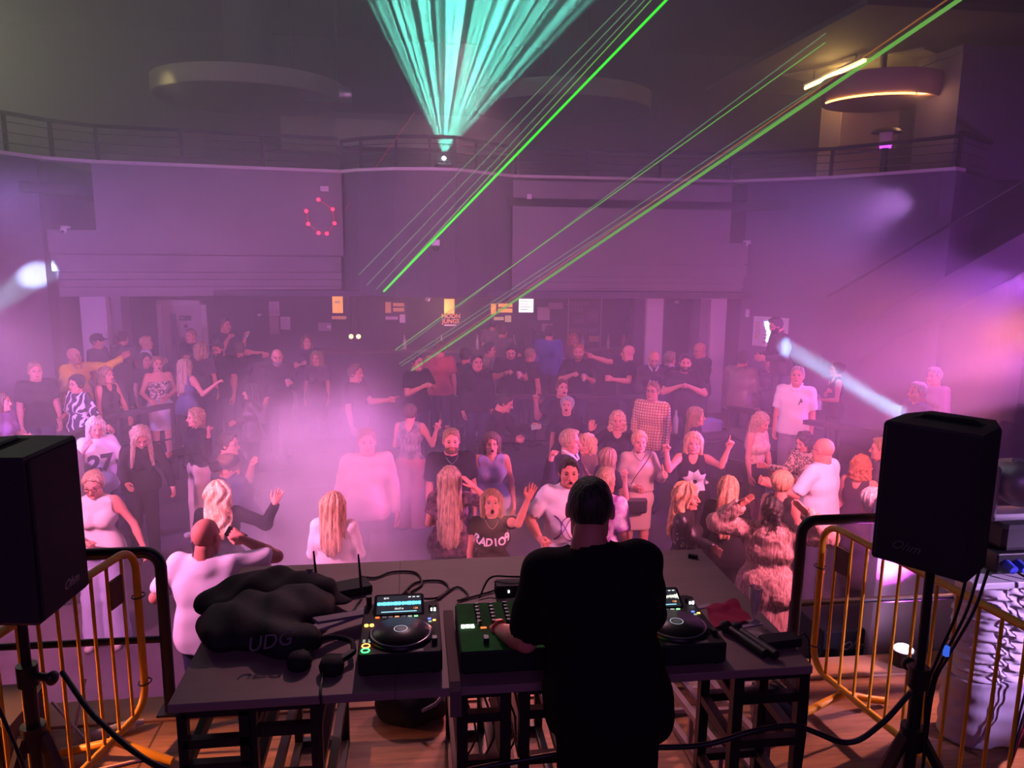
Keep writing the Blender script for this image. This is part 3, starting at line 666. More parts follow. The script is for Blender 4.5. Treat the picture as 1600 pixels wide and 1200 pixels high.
def on_cloth(key, name, v, f, m, z, x=0., back=False, scale=1., lift=.006):
    """a flat print laid over the cloth of a garment: vertices (x, up) projected along the chest's normal"""
    P = PEOPLE[key]; from mathutils.bvhtree import BVHTree
    me = P['garment'].data; bv = BVHTree.FromPolygons([q.co[:] for q in me.vertices], [tuple(q.vertices) for q in me.polygons])
    import bmesh
    b_ = bmesh.new(); vs = [b_.verts.new((q[0] * scale, q[1] * scale, q[2] if len(q) > 2 else 0)) for q in v]
    for t_ in f:
        try: b_.faces.new([vs[i] for i in t_])
        except ValueError: pass
    bmesh.ops.triangulate(b_, faces=b_.faces[:])
    for _ in range(4):
        es = [e for e in b_.edges if e.calc_length() > .018]
        if not es: break
        bmesh.ops.subdivide_edges(b_, edges=es, cuts=1); bmesh.ops.triangulate(b_, faces=b_.faces[:])
    b_.verts.index_update(); v = [q.co[:] for q in b_.verts]; f = [[q.index for q in t_.verts] for t_ in b_.faces]; b_.free(); scale = 1.
    sgn = 1 if back else -1; out = []
    for q in v:
        px = (x + q[0] * scale) * (-1 if back else 1); pz = z * P['s'] + q[1] * scale
        h_, nrm, i, d = bv.ray_cast(Vector((px, sgn * .8, pz)), Vector((0, -sgn, 0)))
        y = h_.y if h_ is not None else sgn * .1
        out.append((px, y + sgn * (lift + (q[2] if len(q) > 2 else 0)), pz))
    return link(name, out, f, m, parent=P['root'])
# ------------------------------------------------------------------ the hall
TF, UF = .30, .50          # raised edge of the dance floor, bar level behind it
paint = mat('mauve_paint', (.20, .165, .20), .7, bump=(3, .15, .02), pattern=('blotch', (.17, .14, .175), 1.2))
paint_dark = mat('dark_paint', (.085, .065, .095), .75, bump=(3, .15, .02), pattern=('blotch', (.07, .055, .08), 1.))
paint_side = mat('violet_grey_paint', (.105, .075, .135), .75, bump=(3, .15, .02), pattern=('blotch', (.09, .065, .12), .8))
column_m = mat('pale_column_paint', (.62, .56, .58), .55, bump=(5, .1, .02))
black = mat('black_metal', (.012, .011, .014), .45, spec=.5)
blackm = mat('matt_black', (.010, .009, .012), .8)
grey_dark = mat('charcoal', (.05, .045, .05), .7)
white = mat('white_gloss', (.75, .72, .74), .5)
floor_m = mat('dance_floor', (.07, .045, .065), .42, bump=(2, .1, .02), pattern=('blotch', (.11, .075, .10), 1.6))
stage_m = mat('stage_boards', (.30, .15, .09), .6, pattern=('planks', (.36, .19, .11), .85), bump=(6, .2, .01))
ply_m = mat('pale_ply', (.55, .32, .18), .6, pattern=('grain', (.42, .23, .12), 5), bump=(8, .2, .01))
m = MB(); m.lohi((-13, -4, -.1), (15, 21, 0)); struct('floor', m, floor_m)
m = MB(); m.lohi((-6, -4, .05), (6.5, 4.12, 1.0)); m.lohi((-6, 4.0, .05), (6.5, 4.34, .9)); m.lohi((-6.4, -4.2, 0), (6.9, 4.30, .05)); struct('floor_stage', m, stage_m)
m = MB(); m.lohi((-6, 4.12, .9), (6.5, 4.36, 1.012), bev=.006); struct('trim_stage_edge', m, ply_m)
edge = [(-7.6, 6.4), (-5.2, 7.4), (-3.75, 8.7), (-3.85, 10.6), (-3.3, 11.25), (-1, 11.75), (2.2, 11.6), (3.9, 11.5), (4.95, 9.66), (5.43, 9.12), (8.2, 6.8)]
m = MB(); m.prism(edge + [(12, 7), (12, 16.8), (-12, 16.8), (-12, 6.4)], 0, TF); struct('floor_terrace', m, floor_m)
m = MB(); m.lohi((-9, 12.7, TF), (9, 16.8, UF)); struct('floor_bar', m, floor_m)
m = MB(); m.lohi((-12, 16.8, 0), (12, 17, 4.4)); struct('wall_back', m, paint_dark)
m = MB(); m.lohi((-5.7, 13.6, 2.8), (6.2, 16.8, 2.9)); struct('ceiling_bar', m, paint_dark)
def wallpath(P, z0, z1, th=.2):
    mb = MB()
    for a, b in zip(P, P[1:]):
        a = np.array([*a, 0.]); b = np.array([*b, 0.]); d = nz(b - a); n = np.array([-d[1], d[0], 0]) * th
        v = [a, b, b + n, a + n]; mb.add([(*q[:2], z) for z in (z0, z1) for q in v], [(3, 2, 1, 0), (4, 5, 6, 7), (0, 1, 5, 4), (1, 2, 6, 5), (2, 3, 7, 6), (3, 0, 4, 7)])
    return mb
struct('wall_left', wallpath([(-10.5, 2.0), (-7.0, 9.5), (-5.87, 12.31), (-5.66, 12.9), (-5.78, 13.5), (-5.78, 16.8)], 0, 4.93), paint_side)
struct('wall_right', wallpath([(6.25, 16.8), (6.25, 14.12), (7.2, 12.9), (8.25, 11.15), (12.8, 14.6)], 0, 4.9), paint_side)
# balcony fronts: two big panels with a bowed centre
def panel(mb, a, b, z0, z1, th=.45, back=0.):
    a = np.array([*a, 0.]); b = np.array([*b, 0.]); d = nz(b - a); n = np.array([-d[1], d[0], 0]); a = a + n * back; b = b + n * back; n = n * (th - back)
    v = [a, b, b + n, a + n]; mb.add([(*q[:2], z) for z in (z0, z1) for q in v], [(3, 2, 1, 0), (4, 5, 6, 7), (0, 1, 5, 4), (1, 2, 6, 5), (2, 3, 7, 6), (3, 0, 4, 7)])
L0, L1, L2 = (-5.02, 13.30), (-1.2, 13.95), (-5.74, 13.18)
m = MB(); panel(m, L0, L1, 3.86, 4.93); panel(m, L2, L1, 3.50, 3.86); panel(m, L2, L1, 3.47, 3.50, back=.09); panel(m, (-5.70, 13.19), (-1.24, 13.94), 3.21, 3.47, back=.012)
for z0, z1 in ((3.09, 3.20), (2.97, 3.08), (2.8, 2.96)): panel(m, (-5.62, 13.2), (-1.24, 13.94), z0, z1 - .008, back=.016)
panel(m, (-5.62, 13.2), (-1.24, 13.94), 2.8, 3.21, back=.08)
struct('wall_balcony_left', m, paint)
R0, R1, R2 = (1.8, 14.0), (5.9, 14.0), (6.28, 14.0)
m = MB(); panel(m, R0, R1, 3.80, 4.85); panel(m, R0, R2, 3.42, 3.80); panel(m, R0, R2, 3.39, 3.42, back=.09); panel(m, R0, R2, 3.17, 3.39, back=.012)
for z0, z1 in ((3.06, 3.16), (2.95, 3.05), (2.76, 2.94)): panel(m, R0, (6.24, 14.0), z0, z1 - .008, back=.016)
panel(m, R0, (6.24, 14.), 2.76, 3.17, back=.08)
struct('wall_balcony_right', m, paint)
bow = [(-1.2, 14.05), (-.92, 13.62), (-.3, 13.24), (.3, 13.1), (.75, 13.14), (1.2, 13.5), (1.8, 14.12)]
m = MB(); m.prism(bow + [(1.8, 14.5), (-1.2, 14.5)], 2.82, 4.9); bow2 = [(x * .985 + .004, y - .03) for x, y in bow[2:5]]
m.prism([(.72, 13.12), (1.14, 13.46), (1.2, 13.6), (.7, 13.3)], 3.42, 4.9); m.prism([(x, y - .025) for x, y in bow[1:6]] + [(1.0, 13.7), (-.6, 13.8)], 3.34, 3.40)
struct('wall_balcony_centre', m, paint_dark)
top = [(-7.05, 9.4), (-5.9, 12.25), (-5.55, 12.9), (-5.0, 13.28), (-1.2, 13.92)] 
capm = mat('parapet_cap', (.5, .42, .45), .5)
m = wallpath(top + [bow[1], bow[2], bow[3], bow[4], bow[5], (1.8, 13.97), (5.9, 13.97), (7.2, 12.85), (8.2, 11.1)], 4.9, 4.95, .35); struct('trim_parapet', m, capm)
m = MB(); m.lohi((-12, 14.0, 4.4), (12, 20, 4.55)); m.prism([(-12, 9), (-7.1, 9.5), (-5.9, 12.4), (-5.1, 13.5), (-5.1, 14.2), (-12, 14.2)], 4.4, 4.55); m.prism([(5.9, 14.2), (7.3, 13.0), (8.3, 11.3), (12.5, 14.7), (12, 15)], 4.4, 4.55); struct('floor_upper', m, grey_dark)
upper_m = mat('upper_wall_paint', (.07, .06, .068), .85, pattern=('blotch', (.055, .05, .056), .7))
m = MB(); m.lohi((-14, 20, 4.4), (15, 20.2, 9)); struct('wall_upper_back', m, upper_m)
m = MB(); m.lohi((-14, 2, 4.95), (-13.8, 20, 9)); struct('wall_upper_left', m, upper_m)
m = MB(); m.lohi((-14, -4, 8.6), (15, 20.2, 8.8)); struct('ceiling', m, mat('ceiling_paint', (.05, .046, .052), .9))
m = MB(); m.lohi((9.0, 12.3, 4.9), (12.4, 13.4, 7.0)); m.lohi((8.95, 12.25, 6.9), (12.4, 13.4, 7.02)); struct('wall_upper_pillar', m, paint_side)
m = MB(); m.lohi((6.6, 11.2, 7.2), (12.5, 17.5, 7.3)); struct('ceiling_right', m, mat('soffit_paint', (.06, .05, .055), .8))
m = MB(); m.prism([(7.5, 15.6), (8.9, 13.2), (9.9, 13.8), (8.5, 16.2)], 7.17, 7.2); struct('ceiling_lit_patch', m, mat('lit_patch_paint', (.42, .38, .32), .8, pattern=('blotch', (.26, .23, .19), 2.2)))  # kept pale to paint in the batten's pool of light on the soffit
# square pillars under the balcony
for i, (x0, x1, y0, y1, cm) in enumerate(((-5.62, -5.2, 13.9, 14.4, column_m), (4.42, 4.76, 14.2, 14.55, column_m), (5.70, 6.02, 14.2, 14.55, column_m))):
    m = MB(); m.lohi((x0, y0, UF), (x1, y1, 2.8), bev=.02); struct('column_%d' % (i + 1), m, cm)
m = MB(); m.lohi((-5.18, 14.1, UF), (-5.02, 14.5, 2.8)); struct('trim_1', m, paint)
m = MB(); m.lohi((5.5, 14.25, UF), (5.69, 14.6, 2.8)); struct('trim_2', m, paint)
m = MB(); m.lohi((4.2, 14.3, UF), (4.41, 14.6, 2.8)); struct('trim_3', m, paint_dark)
# door in the back wall
d1 = MB(); d1.lohi((-5.16, 16.72, UF), (-4.37, 16.78, 2.42), bev=.006); d1 = tag(d1.build('door_1', mat('door_paint', (.62, .52, .54), .5)), kind='structure')
m = MB(); [m.lohi(a, b) for a, b in (((-5.26, 16.7, UF), (-5.16, 16.8, 2.52)), ((-4.37, 16.7, UF), (-4.27, 16.8, 2.52)), ((-5.26, 16.7, 2.42), (-4.27, 16.8, 2.52)))]; struct('trim_door', m, white)
m = MB(); m.lohi((-5.0, 16.705, 1.2), (-4.88, 16.72, 2.25)); m.build('door_panel', mat('door_glass', (.3, .3, .34), .2), d1)
m = MB(); m.lohi((-4.82, 16.705, 2.10), (-4.58, 16.72, 2.2)); m.build('door_sign', mat('sign_dark', (.05, .05, .07), .6), d1)
lettering('WC', .07, (-4.76, 16.70, 2.15), (1, 0, 0), (0, 0, 1), white, d1, name='sign_lettering')
m = MB(); m.lohi((-4.73, 16.705, 1.95), (-4.66, 16.72, 2.02)); m.build('pictogram', mat('sign_dark', (.05, .05, .07), .6), d1)
# balcony railings
def railing(label, P, z=5.46, zb=4.95, wires=3, group='balcony railings'):
    P = [np.array([*p, 0.]) for p in P]; c = sum(P) / len(P); t = thing('balcony_railing', label, 'railing', (c[0], c[1], zb), 0, group); o = np.array([c[0], c[1], zb])
    m = MB()
    for a, b in zip(P, P[1:]): m.bar(a + [0, 0, z] - o, b + [0, 0, z] - o, .07, .05)
    m.build('top_rail', blackm, t); m = MB()
    for a, b in zip(P, P[1:]):
        for k in range(wires):
            zz = zb + (z - zb) * (k + .8) / (wires + .6); m.cyl(a + [0, 0, zz] - o, b + [0, 0, zz] - o, .008, seg=6)
    m.build('wire', black, t)
    for a, b in zip(P, P[1:]):
        n = max(1, int(np.linalg.norm(b - a) / 1.25))
        for k in range(n):
            q = a + (b - a) * k / n; m = MB(); m.bar(q + [0, 0, zb] - o, q + [0, 0, z] - o, .05); m.build('post', blackm, t)
railing('dark balcony railing curving over the wall with the round white light spot', [(-7.0, 9.55), (-5.8, 12.35), (-5.45, 12.98), (-4.95, 13.4), (-1.25, 14.05)], 5.48)
railing('dark balcony railing on the bowed centre in front of the turquoise projector', [(-1.2, 14.1), (-.85, 13.72), (-.25, 13.34), (.3, 13.2), (.72, 13.24), (1.1, 13.6), (1.75, 14.2)], 5.45)
railing('dark balcony railing running towards the big upper pillar', [(1.85, 14.1), (5.85, 14.1), (7.25, 13.0), (8.3, 11.25)], 5.42)
railing('slatted railing beyond the corner beside the staircase', [(8.45, 11.4), (10.4, 12.85), (12.4, 14.4)], 5.5, 4.3, 7)
# staircase against the side wall
t = thing('staircase', 'staircase rising along the dark side wall beside the magenta haze', 'stairs', (7, 12, 0))
A, B = aty(1285, 566, 12.1), aty(1640, 372, 10.2); o = np.array([7, 12, 0]); m = MB()
dz = np.array([0, 0, .30]); m.add([*(A - o - dz), *(A - o + dz), *(B - o + dz), *(B - o - dz), *(A - o - dz + [.07, .09, 0]), *(A - o + dz + [.07, .09, 0]), *(B - o + dz + [.07, .09, 0]), *(B - o - dz + [.07, .09, 0])], [(0, 3, 2, 1), (4, 5, 6, 7), (0, 1, 5, 4), (1, 2, 6, 5), (2, 3, 7, 6), (3, 0, 4, 7)])
m.build('stringer', mat('stair_paint', (.07, .05, .09), .6), t)
for k in range(12):
    q = A + (B - A) * (k + .5) / 12 - o; m = MB(); m.box(q + [.25, .3, .02], (.30, .75, .04), rz=math.atan2(B[1] - A[1], B[0] - A[0])); m.build('tread', grey_dark, t)
m = MB(); m.cyl(A - o + [0, 0, 1.1], B - o + [0, 0, 1.1], .02, seg=8); m.build('handrail', black, t)
# plinth by the lit sign
m = MB(); m.lohi((4.75, 9.95, TF), (5.9, 11.2, .92), bev=.01); tag(m.build('plinth', blackm), 'black plinth raising the bearded man above the crowd', 'plinth')
# terrace rails
def floor_rail(label, P, z=1.38, zb=TF, lo=True):
    P = [np.array([*p, 0.]) for p in P]; c = P[0]; t = thing('floor_railing', label, 'railing', (c[0], c[1], zb), 0, 'rails along the dance floor'); o = np.array([c[0], c[1], zb])
    m = MB()
    for a, b in zip(P, P[1:]): m.bar(a + [0, 0, z] - o, b + [0, 0, z] - o, .12, .06)
    m.build('top_rail', black, t); m = MB()
    for a, b in zip(P, P[1:]):
        for h in (.35, .62): m.cyl(a + [0, 0, h + zb - .0] - o, b + [0, 0, h + zb] - o, .014, seg=8)
    m.build('lower_rail', black, t)
    for a in P: m = MB(); m.cyl(a + [0, 0, zb] - o, a + [0, 0, z] - o, .03, seg=10); m.build('post', black, t)
floor_rail('black railing with a flat top in front of the woman in the leopard bodice', [(-4.15, 8.72), (-3.98, 9.7), (-3.9, 10.55), (-3.4, 11.2)], 1.40)
floor_rail('thin metal railing behind the man bending over his phone', [(.6, 11.72), (2.15, 11.68), (3.8, 11.6)], 1.36)
floor_rail('black railing in front of the man in the white polo', [(4.55, 10.45), (5.0, 9.75), (5.5, 9.18), (6.3, 8.5)], 1.40)
# white padded bench
t = thing('bench', 'white padded bench back behind the speaker beside the lone man in black', 'bench', (-4.15, 8.0, 0)); m = MB(); m.box((0, 0, .76), (1.5, .5, 1.52), rz=.25, bev=.07); m.build('padding', mat('white_vinyl', (.85, .72, .78), .5), t)
m = MB(); m.box((0, -.02, .05), (1.52, .57, .1), rz=.25); m.build('plinth_base', black, t)
# ------------------------------------------------------------------ bar and notices
t = thing('bar_counter', 'dark bar counter behind the queue under the amber signs', 'bar counter', (1.0, 15.3, UF)); m = MB(); m.lohi((-3.2, 0, 0), (3.4, .5, 1.08)); m.build('front', grey_dark, t); m = MB(); m.lohi((-3.25, -.06, 1.08), (3.45, .55, 1.13), bev=.01); m.build('counter_top', mat('bar_top', (.12, .08, .06), .3), t)
random.seed(5)
for i in range(7):
    x = -1.2 + i * .72 + random.uniform(-.1, .1); m = MB(); m.lathe([(.034, 0), (.034, .17), (.013, .22), (.013, .29)], seg=12); o_ = m.build('bottle', mat('bottle_glass', (.12, .1, .06) if i % 2 else (.5, .4, .4), .1, spec=.8)); o_.location = (x + 1.0, 15.5, UF + 1.13); tag(o_, 'small bottle standing on the bar counter behind the queue', 'bottle', 'bottles on the bar')
def sign(name, label, cat, u0, v0, u1, v1, Y, m, group=None, txt=(), emit=None, th=.03):
    a, b = aty(u0, v0, Y), aty(u1, v1, Y); c = (a + b) / 2; w = abs(b[0] - a[0]); h = abs(a[2] - b[2])
    t = thing(name, label, cat, c, 0, group); q = MB(); q.box((0, 0, 0), (w, th, h), bev=.004); q.build('board', m, t)
    for (s, size, x, z, mm) in txt: lettering(s, size, (x * w, -th / 2 - .003, z * h), (1, 0, 0), (0, 0, 1), mm, t)
    return t, w, h
amber = emis('amber_glow', (1., .36, .07), 1.1); amber_dim = emis('amber_glow_dim', (.9, .32, .14), .32); cream = emis('cream_glow', (.9, .6, .3), .4); screen_w = emis('white_screen', (1, .97, .95), 2.2)
red_t = mat('red_ink', (.6, .05, .03), .6); orange_t = emis('orange_letter', (1., .3, .12), .9); paper = mat('paper', (.62, .48, .58), .8); paper_d = mat('paper_old', (.42, .30, .38), .8); ink = mat('ink', (.05, .03, .05), .8); ink_l = mat('faded_ink', (.36, .24, .32), .8)
t, w, h = sign('amber_sign', 'amber lit drinks sign above the top of the smoke', 'sign', 519, 463, 536, 489, 15.0, amber, 'amber bar signs'); q = MB(); q.box((0, -.02, .05), (w * .5, .02, .05)); q.build('print', cream, t); q = MB(); q.box((.02, 0, -h * .5 - .09), (w * 1.4, .03, .06)); q.build('shelf', amber_dim, t)
t, w, h = sign('amber_sign', 'dim amber and white menu board with four blocks', 'sign', 602, 472, 634, 504, 15.2, paint_dark, 'amber bar signs')
for (x0, x1, z0, z1, mm) in ((-.5, -.22, -.02, .5, amber_dim), (-.12, .42, .3, .46, amber_dim), (-.12, .42, .05, .22, amber_dim), (-.5, .12, -.35, -.2, paper), (.2, .46, -.5, -.1, paper)): q = MB(); q.lohi((x0 * w, -.03, z0 * h), (x1 * w, -.015, z1 * h)); q.build('print', mm, t)
t, w, h = sign('amber_sign', 'tall amber sign with two lines of orange lettering below', 'sign', 694, 467, 710, 490, 15.0, amber, 'amber bar signs'); 
for i, s_ in enumerate(('MOON', 'JUNGS')): lettering(s_, .115, (.03, -.02, -h * .5 - .05 - i * .10), (1, 0, 0), (0, 0, 1), orange_t, t)
q = MB(); q.lohi((-.1, -.02, -h * .5 - .24), (.14, 0, -h * .5 - .21)); q.build('print', paper, t)
t, w, h = sign('amber_sign', 'amber and yellow menu board crossed by the thickest laser beam', 'sign', 767, 473, 800, 503, 15.2, paint_dark, 'amber bar signs')
for (x0, x1, z0, z1, mm) in ((-.5, -.26, -.1, .45, amber), (-.16, .5, .28, .46, amber), (-.16, .5, .0, .2, amber), (-.36, .1, -.4, -.24, cream), (.16, .45, -.5, -.16, cream)): q = MB(); q.lohi((x0 * w, -.03, z0 * h), (x1 * w, -.015, z1 * h)); q.build('print', mm, t)
t, w, h = sign('lit_menu', 'bright white lit menu board hanging over the bar', 'sign', 811, 467, 833, 488, 15.2, screen_w)
for i in range(4): q = MB(); q.lohi((-.42 * w, -.02, (.3 - .2 * i) * h), ((.3 - .12 * (i % 2)) * w, -.016, (.345 - .2 * i) * h)); q.build('text_line', ink_l, t)
[MB().cyl((x, 0, h / 2), (x, 0, 2.8 - t.location[2]), .008, seg=6).build('hanger', black, t) for x in (-w * .4, w * .4)]
t, w, h = sign('wall_notice', 'plain mauve paper notice with a small slip beneath, beside the lit menu', 'notice', 840, 480, 859, 500, 16.5, paper); q = MB(); q.lohi((.1, -.02, .1), (.42, -.005, .24)); q.lohi((-.04, -.02, -.38), (.2, -.005, -.22)); q.build('slip', paper_d, t)
t, w, h = sign('poster', 'tall dark framed drinks poster reading VENUS HF', 'poster', 889, 466, 937, 541, 16.6, mat('poster_dark', (.10, .06, .08), .6))
for s_, sz, x, z in (('PASSION-', .13, -.18, .38), ('TREE', .13, -.26, .26), ('VENUS HF', .15, -.08, -.18)): lettering(s_, sz, (x * w, -.02, z * h), (1, 0, 0), (0, 0, 1), ink_l, t)
q = MB(); q.lohi((.05 * w, -.025, .02 * h), (.4 * w, -.016, .28 * h)); q.lohi((-.4 * w, -.025, -.02 * h), (-.02 * w, -.016, .14 * h)); q.build('picture', mat('poster_print', (.26, .16, .22), .7, pattern=('blotch', (.12, .08, .12), 9)), t); q = MB(); q.lohi((.15 * w, -.025, -.4 * h), (.47 * w, -.016, -.28 * h)); q.build('label', mat('poster_yellow', (.55, .33, .16), .7), t)
[MB().lohi((sx * w * .51 - .012, -.03, -h * .52), (sx * w * .51 + .012, 0, h * .52)).build('frame_edge', paper_d, t) for sx in (-1, 1)]
for lab, u0, v0, u1, v1, mm in (('upper typed sheet of the notices pinned beside the door', 420, 471, 437, 494, paper), ('lower typed sheet of the notices pinned beside the door', 421, 495, 437, 522, paper_d), ('pink bordered sheet of the notices pinned beside the door', 438, 495, 454, 515, paper)):
    t, w, h = sign('wall_notice', lab, 'notice', u0, v0, u1, v1, 16.6, mm)
    for i in range(5): q = MB(); q.lohi((-.38 * w, -.022, (.3 - .15 * i) * h), (.36 * w, -.016, (.34 - .15 * i) * h)); q.build('text_line', ink_l, t)
t, w, h = sign('wall_notice', 'wide faint notice with a white label low above the smoke', 'notice', 497, 504, 518, 517, 16.6, paper_d); q = MB(); q.lohi((.16 * w, -.022, -.2 * h), (.48 * w, -.016, .2 * h)); q.build('label', white, t)
# white board beside the pillar, hit by the white beam
t, w, h = sign('banner', 'white food banner beside the pale pillar where the white beam lands', 'banner', 1143, 492, 1193, 537, 14.08, mat('banner_white', (.8, .8, .78), .6))
t.location = (6.62, 13.58, t.location[2]); t.rotation_euler = (0, 0, R(-52)); lettering('SAUCE', .135, (-.06, -.025, -.02), (0, 0, 1), (-1, 0, 0), ink, t); lettering('FOOD', .115, (-.24, -.025, .02), (0, 0, 1), (-1, 0, 0), mat('banner_yellow', (.6, .5, .05), .6), t); q = MB(); q.lohi((.13, -.03, -h * .5), (.16, -.016, h * .5)); q.build('seam', grey_dark, t)
# small fittings
def cctv(label, u, v, Y, group='wall cameras'):
    c = aty(u, v, Y); t = thing('security_camera', label, 'camera', c, 0, group); m = MB(); m.box((0, .03, .02), (.10, .12, .04)); m.build('bracket', white, t); m = MB(); m.ell((0, -.04, -.02), .05); m.build('dome', white, t); m = MB(); m.cyl((0, -.07, -.04), (0, -.10, -.055), .022, seg=12); m.build('lens', black, t)
cctv('white security camera on the stepped edge of the panel near the round light spot', 101, 357, 13.1); cctv('white security camera on the panel edge above the bearded man on the plinth', 1168, 379, 13.9)
c = aty(681, 384, 13.02); t = thing('dome_camera', 'white and black dome camera on the bowed balcony centre', 'camera', c); m = MB(); m.box((0, 0, .05), (.13, .1, .1), bev=.01); m.build('housing', white, t); m = MB(); m.ell((0, -.01, -.03), (.06, .05, .06)); m.build('dome', black, t)
for lab, u, v, w_, h_ in (('pale wall plate above the red laser ring', 507, 295, .14, .09), ('small pale wall plate on the far panel beyond the bowed centre', 827, 307, .08, .09)):
    c = aty(u, v, 13.86 if u < 600 else 13.97); m = MB(); m.box((0, 0, 0), (w_, .03, h_), bev=.005); o_ = m.build('wall_plate', paper); o_.location = c; tag(o_, lab, 'wall plate')
for lab, u, v, Y in (('small white detector under the balcony above the dark panel', 1057, 472, 15.5), ('small white detector on the ceiling by the pale pillar', 1110, 466, 14.1), ('small black-eyed camera under the bowed centre', 668, 468, 14.6), ('small white fitting on the dark wall by the square pillar', 100, 482, 14.5), ('small pale fitting by the notices', 405, 492, 16.6)):
    c = aty(u, v, Y); t = thing('ceiling_detector', lab, 'detector', c); m = MB(); m.lathe([(.05, .03), (.05, 0), (.03, -.03), (.0, -.035)], seg=14); m.build('housing', white, t); m = MB(); m.ell((0, 0, -.035), .014); m.build('eye', black, t)
c = aty(990, 472, 15.2); t = thing('downlight', 'cylinder downlight under the balcony near the blue-lit man', 'light', c); m = MB(); m.cyl((0, 0, -.06), (0, 0, .1), .055); m.build('can', mat('brass', (.5, .4, .25), .35, .8), t); m = MB(); m.disc((0, 0, -.062), (0, 0, -1), .045); m.build('lamp', emis('lamp_warm', (1, .8, .5), 2), t)
c = aty(1168, 489, 14.0); t = thing('wall_lamp', 'small round lamp above the white food banner', 'light', c); m = MB(); m.cyl((0, 0, -.07), (0, 0, .07), .04); m.build('can', white, t); m = MB(); m.disc((0, 0, -.072), (0, 0, -1), .03); m.build('lamp', emis('lamp_warm', (1, .8, .5), 2), t)
c = aty(274, 455, 13.9); t = thing('strip_light', 'short glowing strip light under the balcony above the door', 'light', c); m = MB(); m.box((0, 0, .02), (.34, .05, .03)); m.build('case', white, t); m = MB(); m.box((0, -.002, 0), (.32, .04, .02)); m.build('lamp', emis('strip_glow', (.75, 1, .75), 2.5), t)
for i, u in enumerate((548.5, 560)):
    c = aty(u, 526, 14.6); t = thing('bar_lamp', ('nearer the pillar' if i == 0 else 'nearer the bar') + ' one of two round amber lamps glowing through the smoke', 'light', c, 0, 'round amber lamps'); m = MB(); m.cyl((0, .02, 0), (0, .06, 0), .05); m.build('case', black, t); m = MB(); m.disc((0, .018, 0), (0, -1, 0), .042); m.build('lens', emis('amber_lens', (1, .6, .2), 5), t); m = MB(); m.cyl((0, .04, .04), (0, .04, 2.8 - c[2]), .008, seg=6); m.build('hanger', black, t)
# ------------------------------------------------------------------ upstairs
cream_b = mat('bulkhead_paint', (.17, .15, .11), .7, bump=(4, .1, .02))
for lab, x in (('round ceiling drum upstairs lit by a yellow spot', -3.3), ('round ceiling drum upstairs behind the laser beams', 3.3)):
    t = thing('ceiling_drum', lab, 'ceiling feature', (x, 17.3, 6.62), 0, 'round ceiling drums'); m = MB(); m.lathe([(1.72, 0.02), (1.86, 0.0), (1.9, .02), (1.9, .34)], seg=56); m.build('rim', cream_b, t); m = MB(); m.cyl((0, 0, .03), (0, 0, .3), 1.72, seg=48); m.build('core', grey_dark, t); m = MB(); m.cyl((0, 0, .34), (0, 0, 1.98), .5); m.build('hanger', grey_dark, t)
t = thing('upstairs_bar', 'dark upstairs bar with pale panels behind the balcony rail', 'bar', (-.4, 18.2, 4.55)); m = MB(); m.lohi((-2.6, -1.0, 0), (2.6, -.5, 1.1)); m.build('counter', grey_dark, t); m = MB(); m.lohi((-2.6, .9, 0), (3.0, 1.0, 2.2)); m.build('back_panel', mat('upstairs_panel', (.30, .26, .27), .7), t)
m = MB(); m.lohi((-1.3, .2, 1.35), (1.1, .9, 1.95)); m.build('cabinet', mat('upstairs_cabinet', (.38, .34, .34), .7), t)
for i in range(4): m = MB(); m.lohi((1.15, .6, .9 + .2 * i), (1.95, .9, .93 + .2 * i)); m.build('shelf', mat('shelf_pink', (.7, .5, .5), .4), t)
for x0 in (-2.5, -1.1, .35): m = MB(); m.lohi((x0, .5, .4), (x0 + 1.0, .7, 1.1)); m.build('fridge', grey_dark, t)
t = thing('air_duct', 'shiny foil ceiling duct upstairs with a pink glint', 'duct', (-1.9, 17, 6.6)); m = MB(); m.tube([(-.75, 0, .2), (-.3, 0, .17), (.2, 0, .16), (.7, 0, .16)], [.13, .15, .16, .16], 14); m.build('pipe', mat('foil', (.6, .58, .6), .25, .9, bump=(14, .8, .03)), t); [MB().cyl((x, 0, .3), (x, 0, 2.0), .02).build('hanger', black, t) for x in (-.5, .4)]
# amber batten and the lit arc
a, b = aty(1258, 138, 15.2), aty(1352, 95, 13.6); c = (a + b) / 2; t = thing('ceiling_batten', 'slanting amber tube light glowing under the upper ceiling', 'light', c); m = MB(); m.cyl(a - c, b - c, .028, seg=10); tube_m = emis('amber_tube', (1., .62, .16), 14); m.build('tube', tube_m, t); m = MB(); m.bar(a - c + [0, 0, .06], b - c + [0, 0, .06], .09, .04); m.build('batten', white, t); [MB().cyl((a - c) * k + [0, 0, .07], (a - c) * k + [0, 0, 7.2 - c[2]], .012).build('hanger', black, t) for k in (.7, -.7)]
BATTEN = (a, b)
c = aty(1375, 158, 13.6); c[2] = 6.3; t = thing('lit_drum', 'ceiling drum with a glowing amber lower edge beside the big upper pillar', 'light', c); m = MB(); m.lathe([(.98, .02), (1.0, 0.05), (1.02, .42)], seg=48); m.cyl((0, 0, .05), (0, 0, .42), .97, seg=40); m.build('drum', mat('drum_paint', (.35, .2, .16), .6), t)
m = MB(); m.tube([(1.0 * math.cos(x), 1.0 * math.sin(x), 0) for x in np.linspace(PI * .98, PI * 1.5, 24)], .016, 8); m.build('neon_edge', emis('amber_neon', (1., .5, .12), 8), t); m = MB(); m.cyl((0, 0, .42), (0, 0, .9), .06); m.build('hanger', black, t); DRUM = c
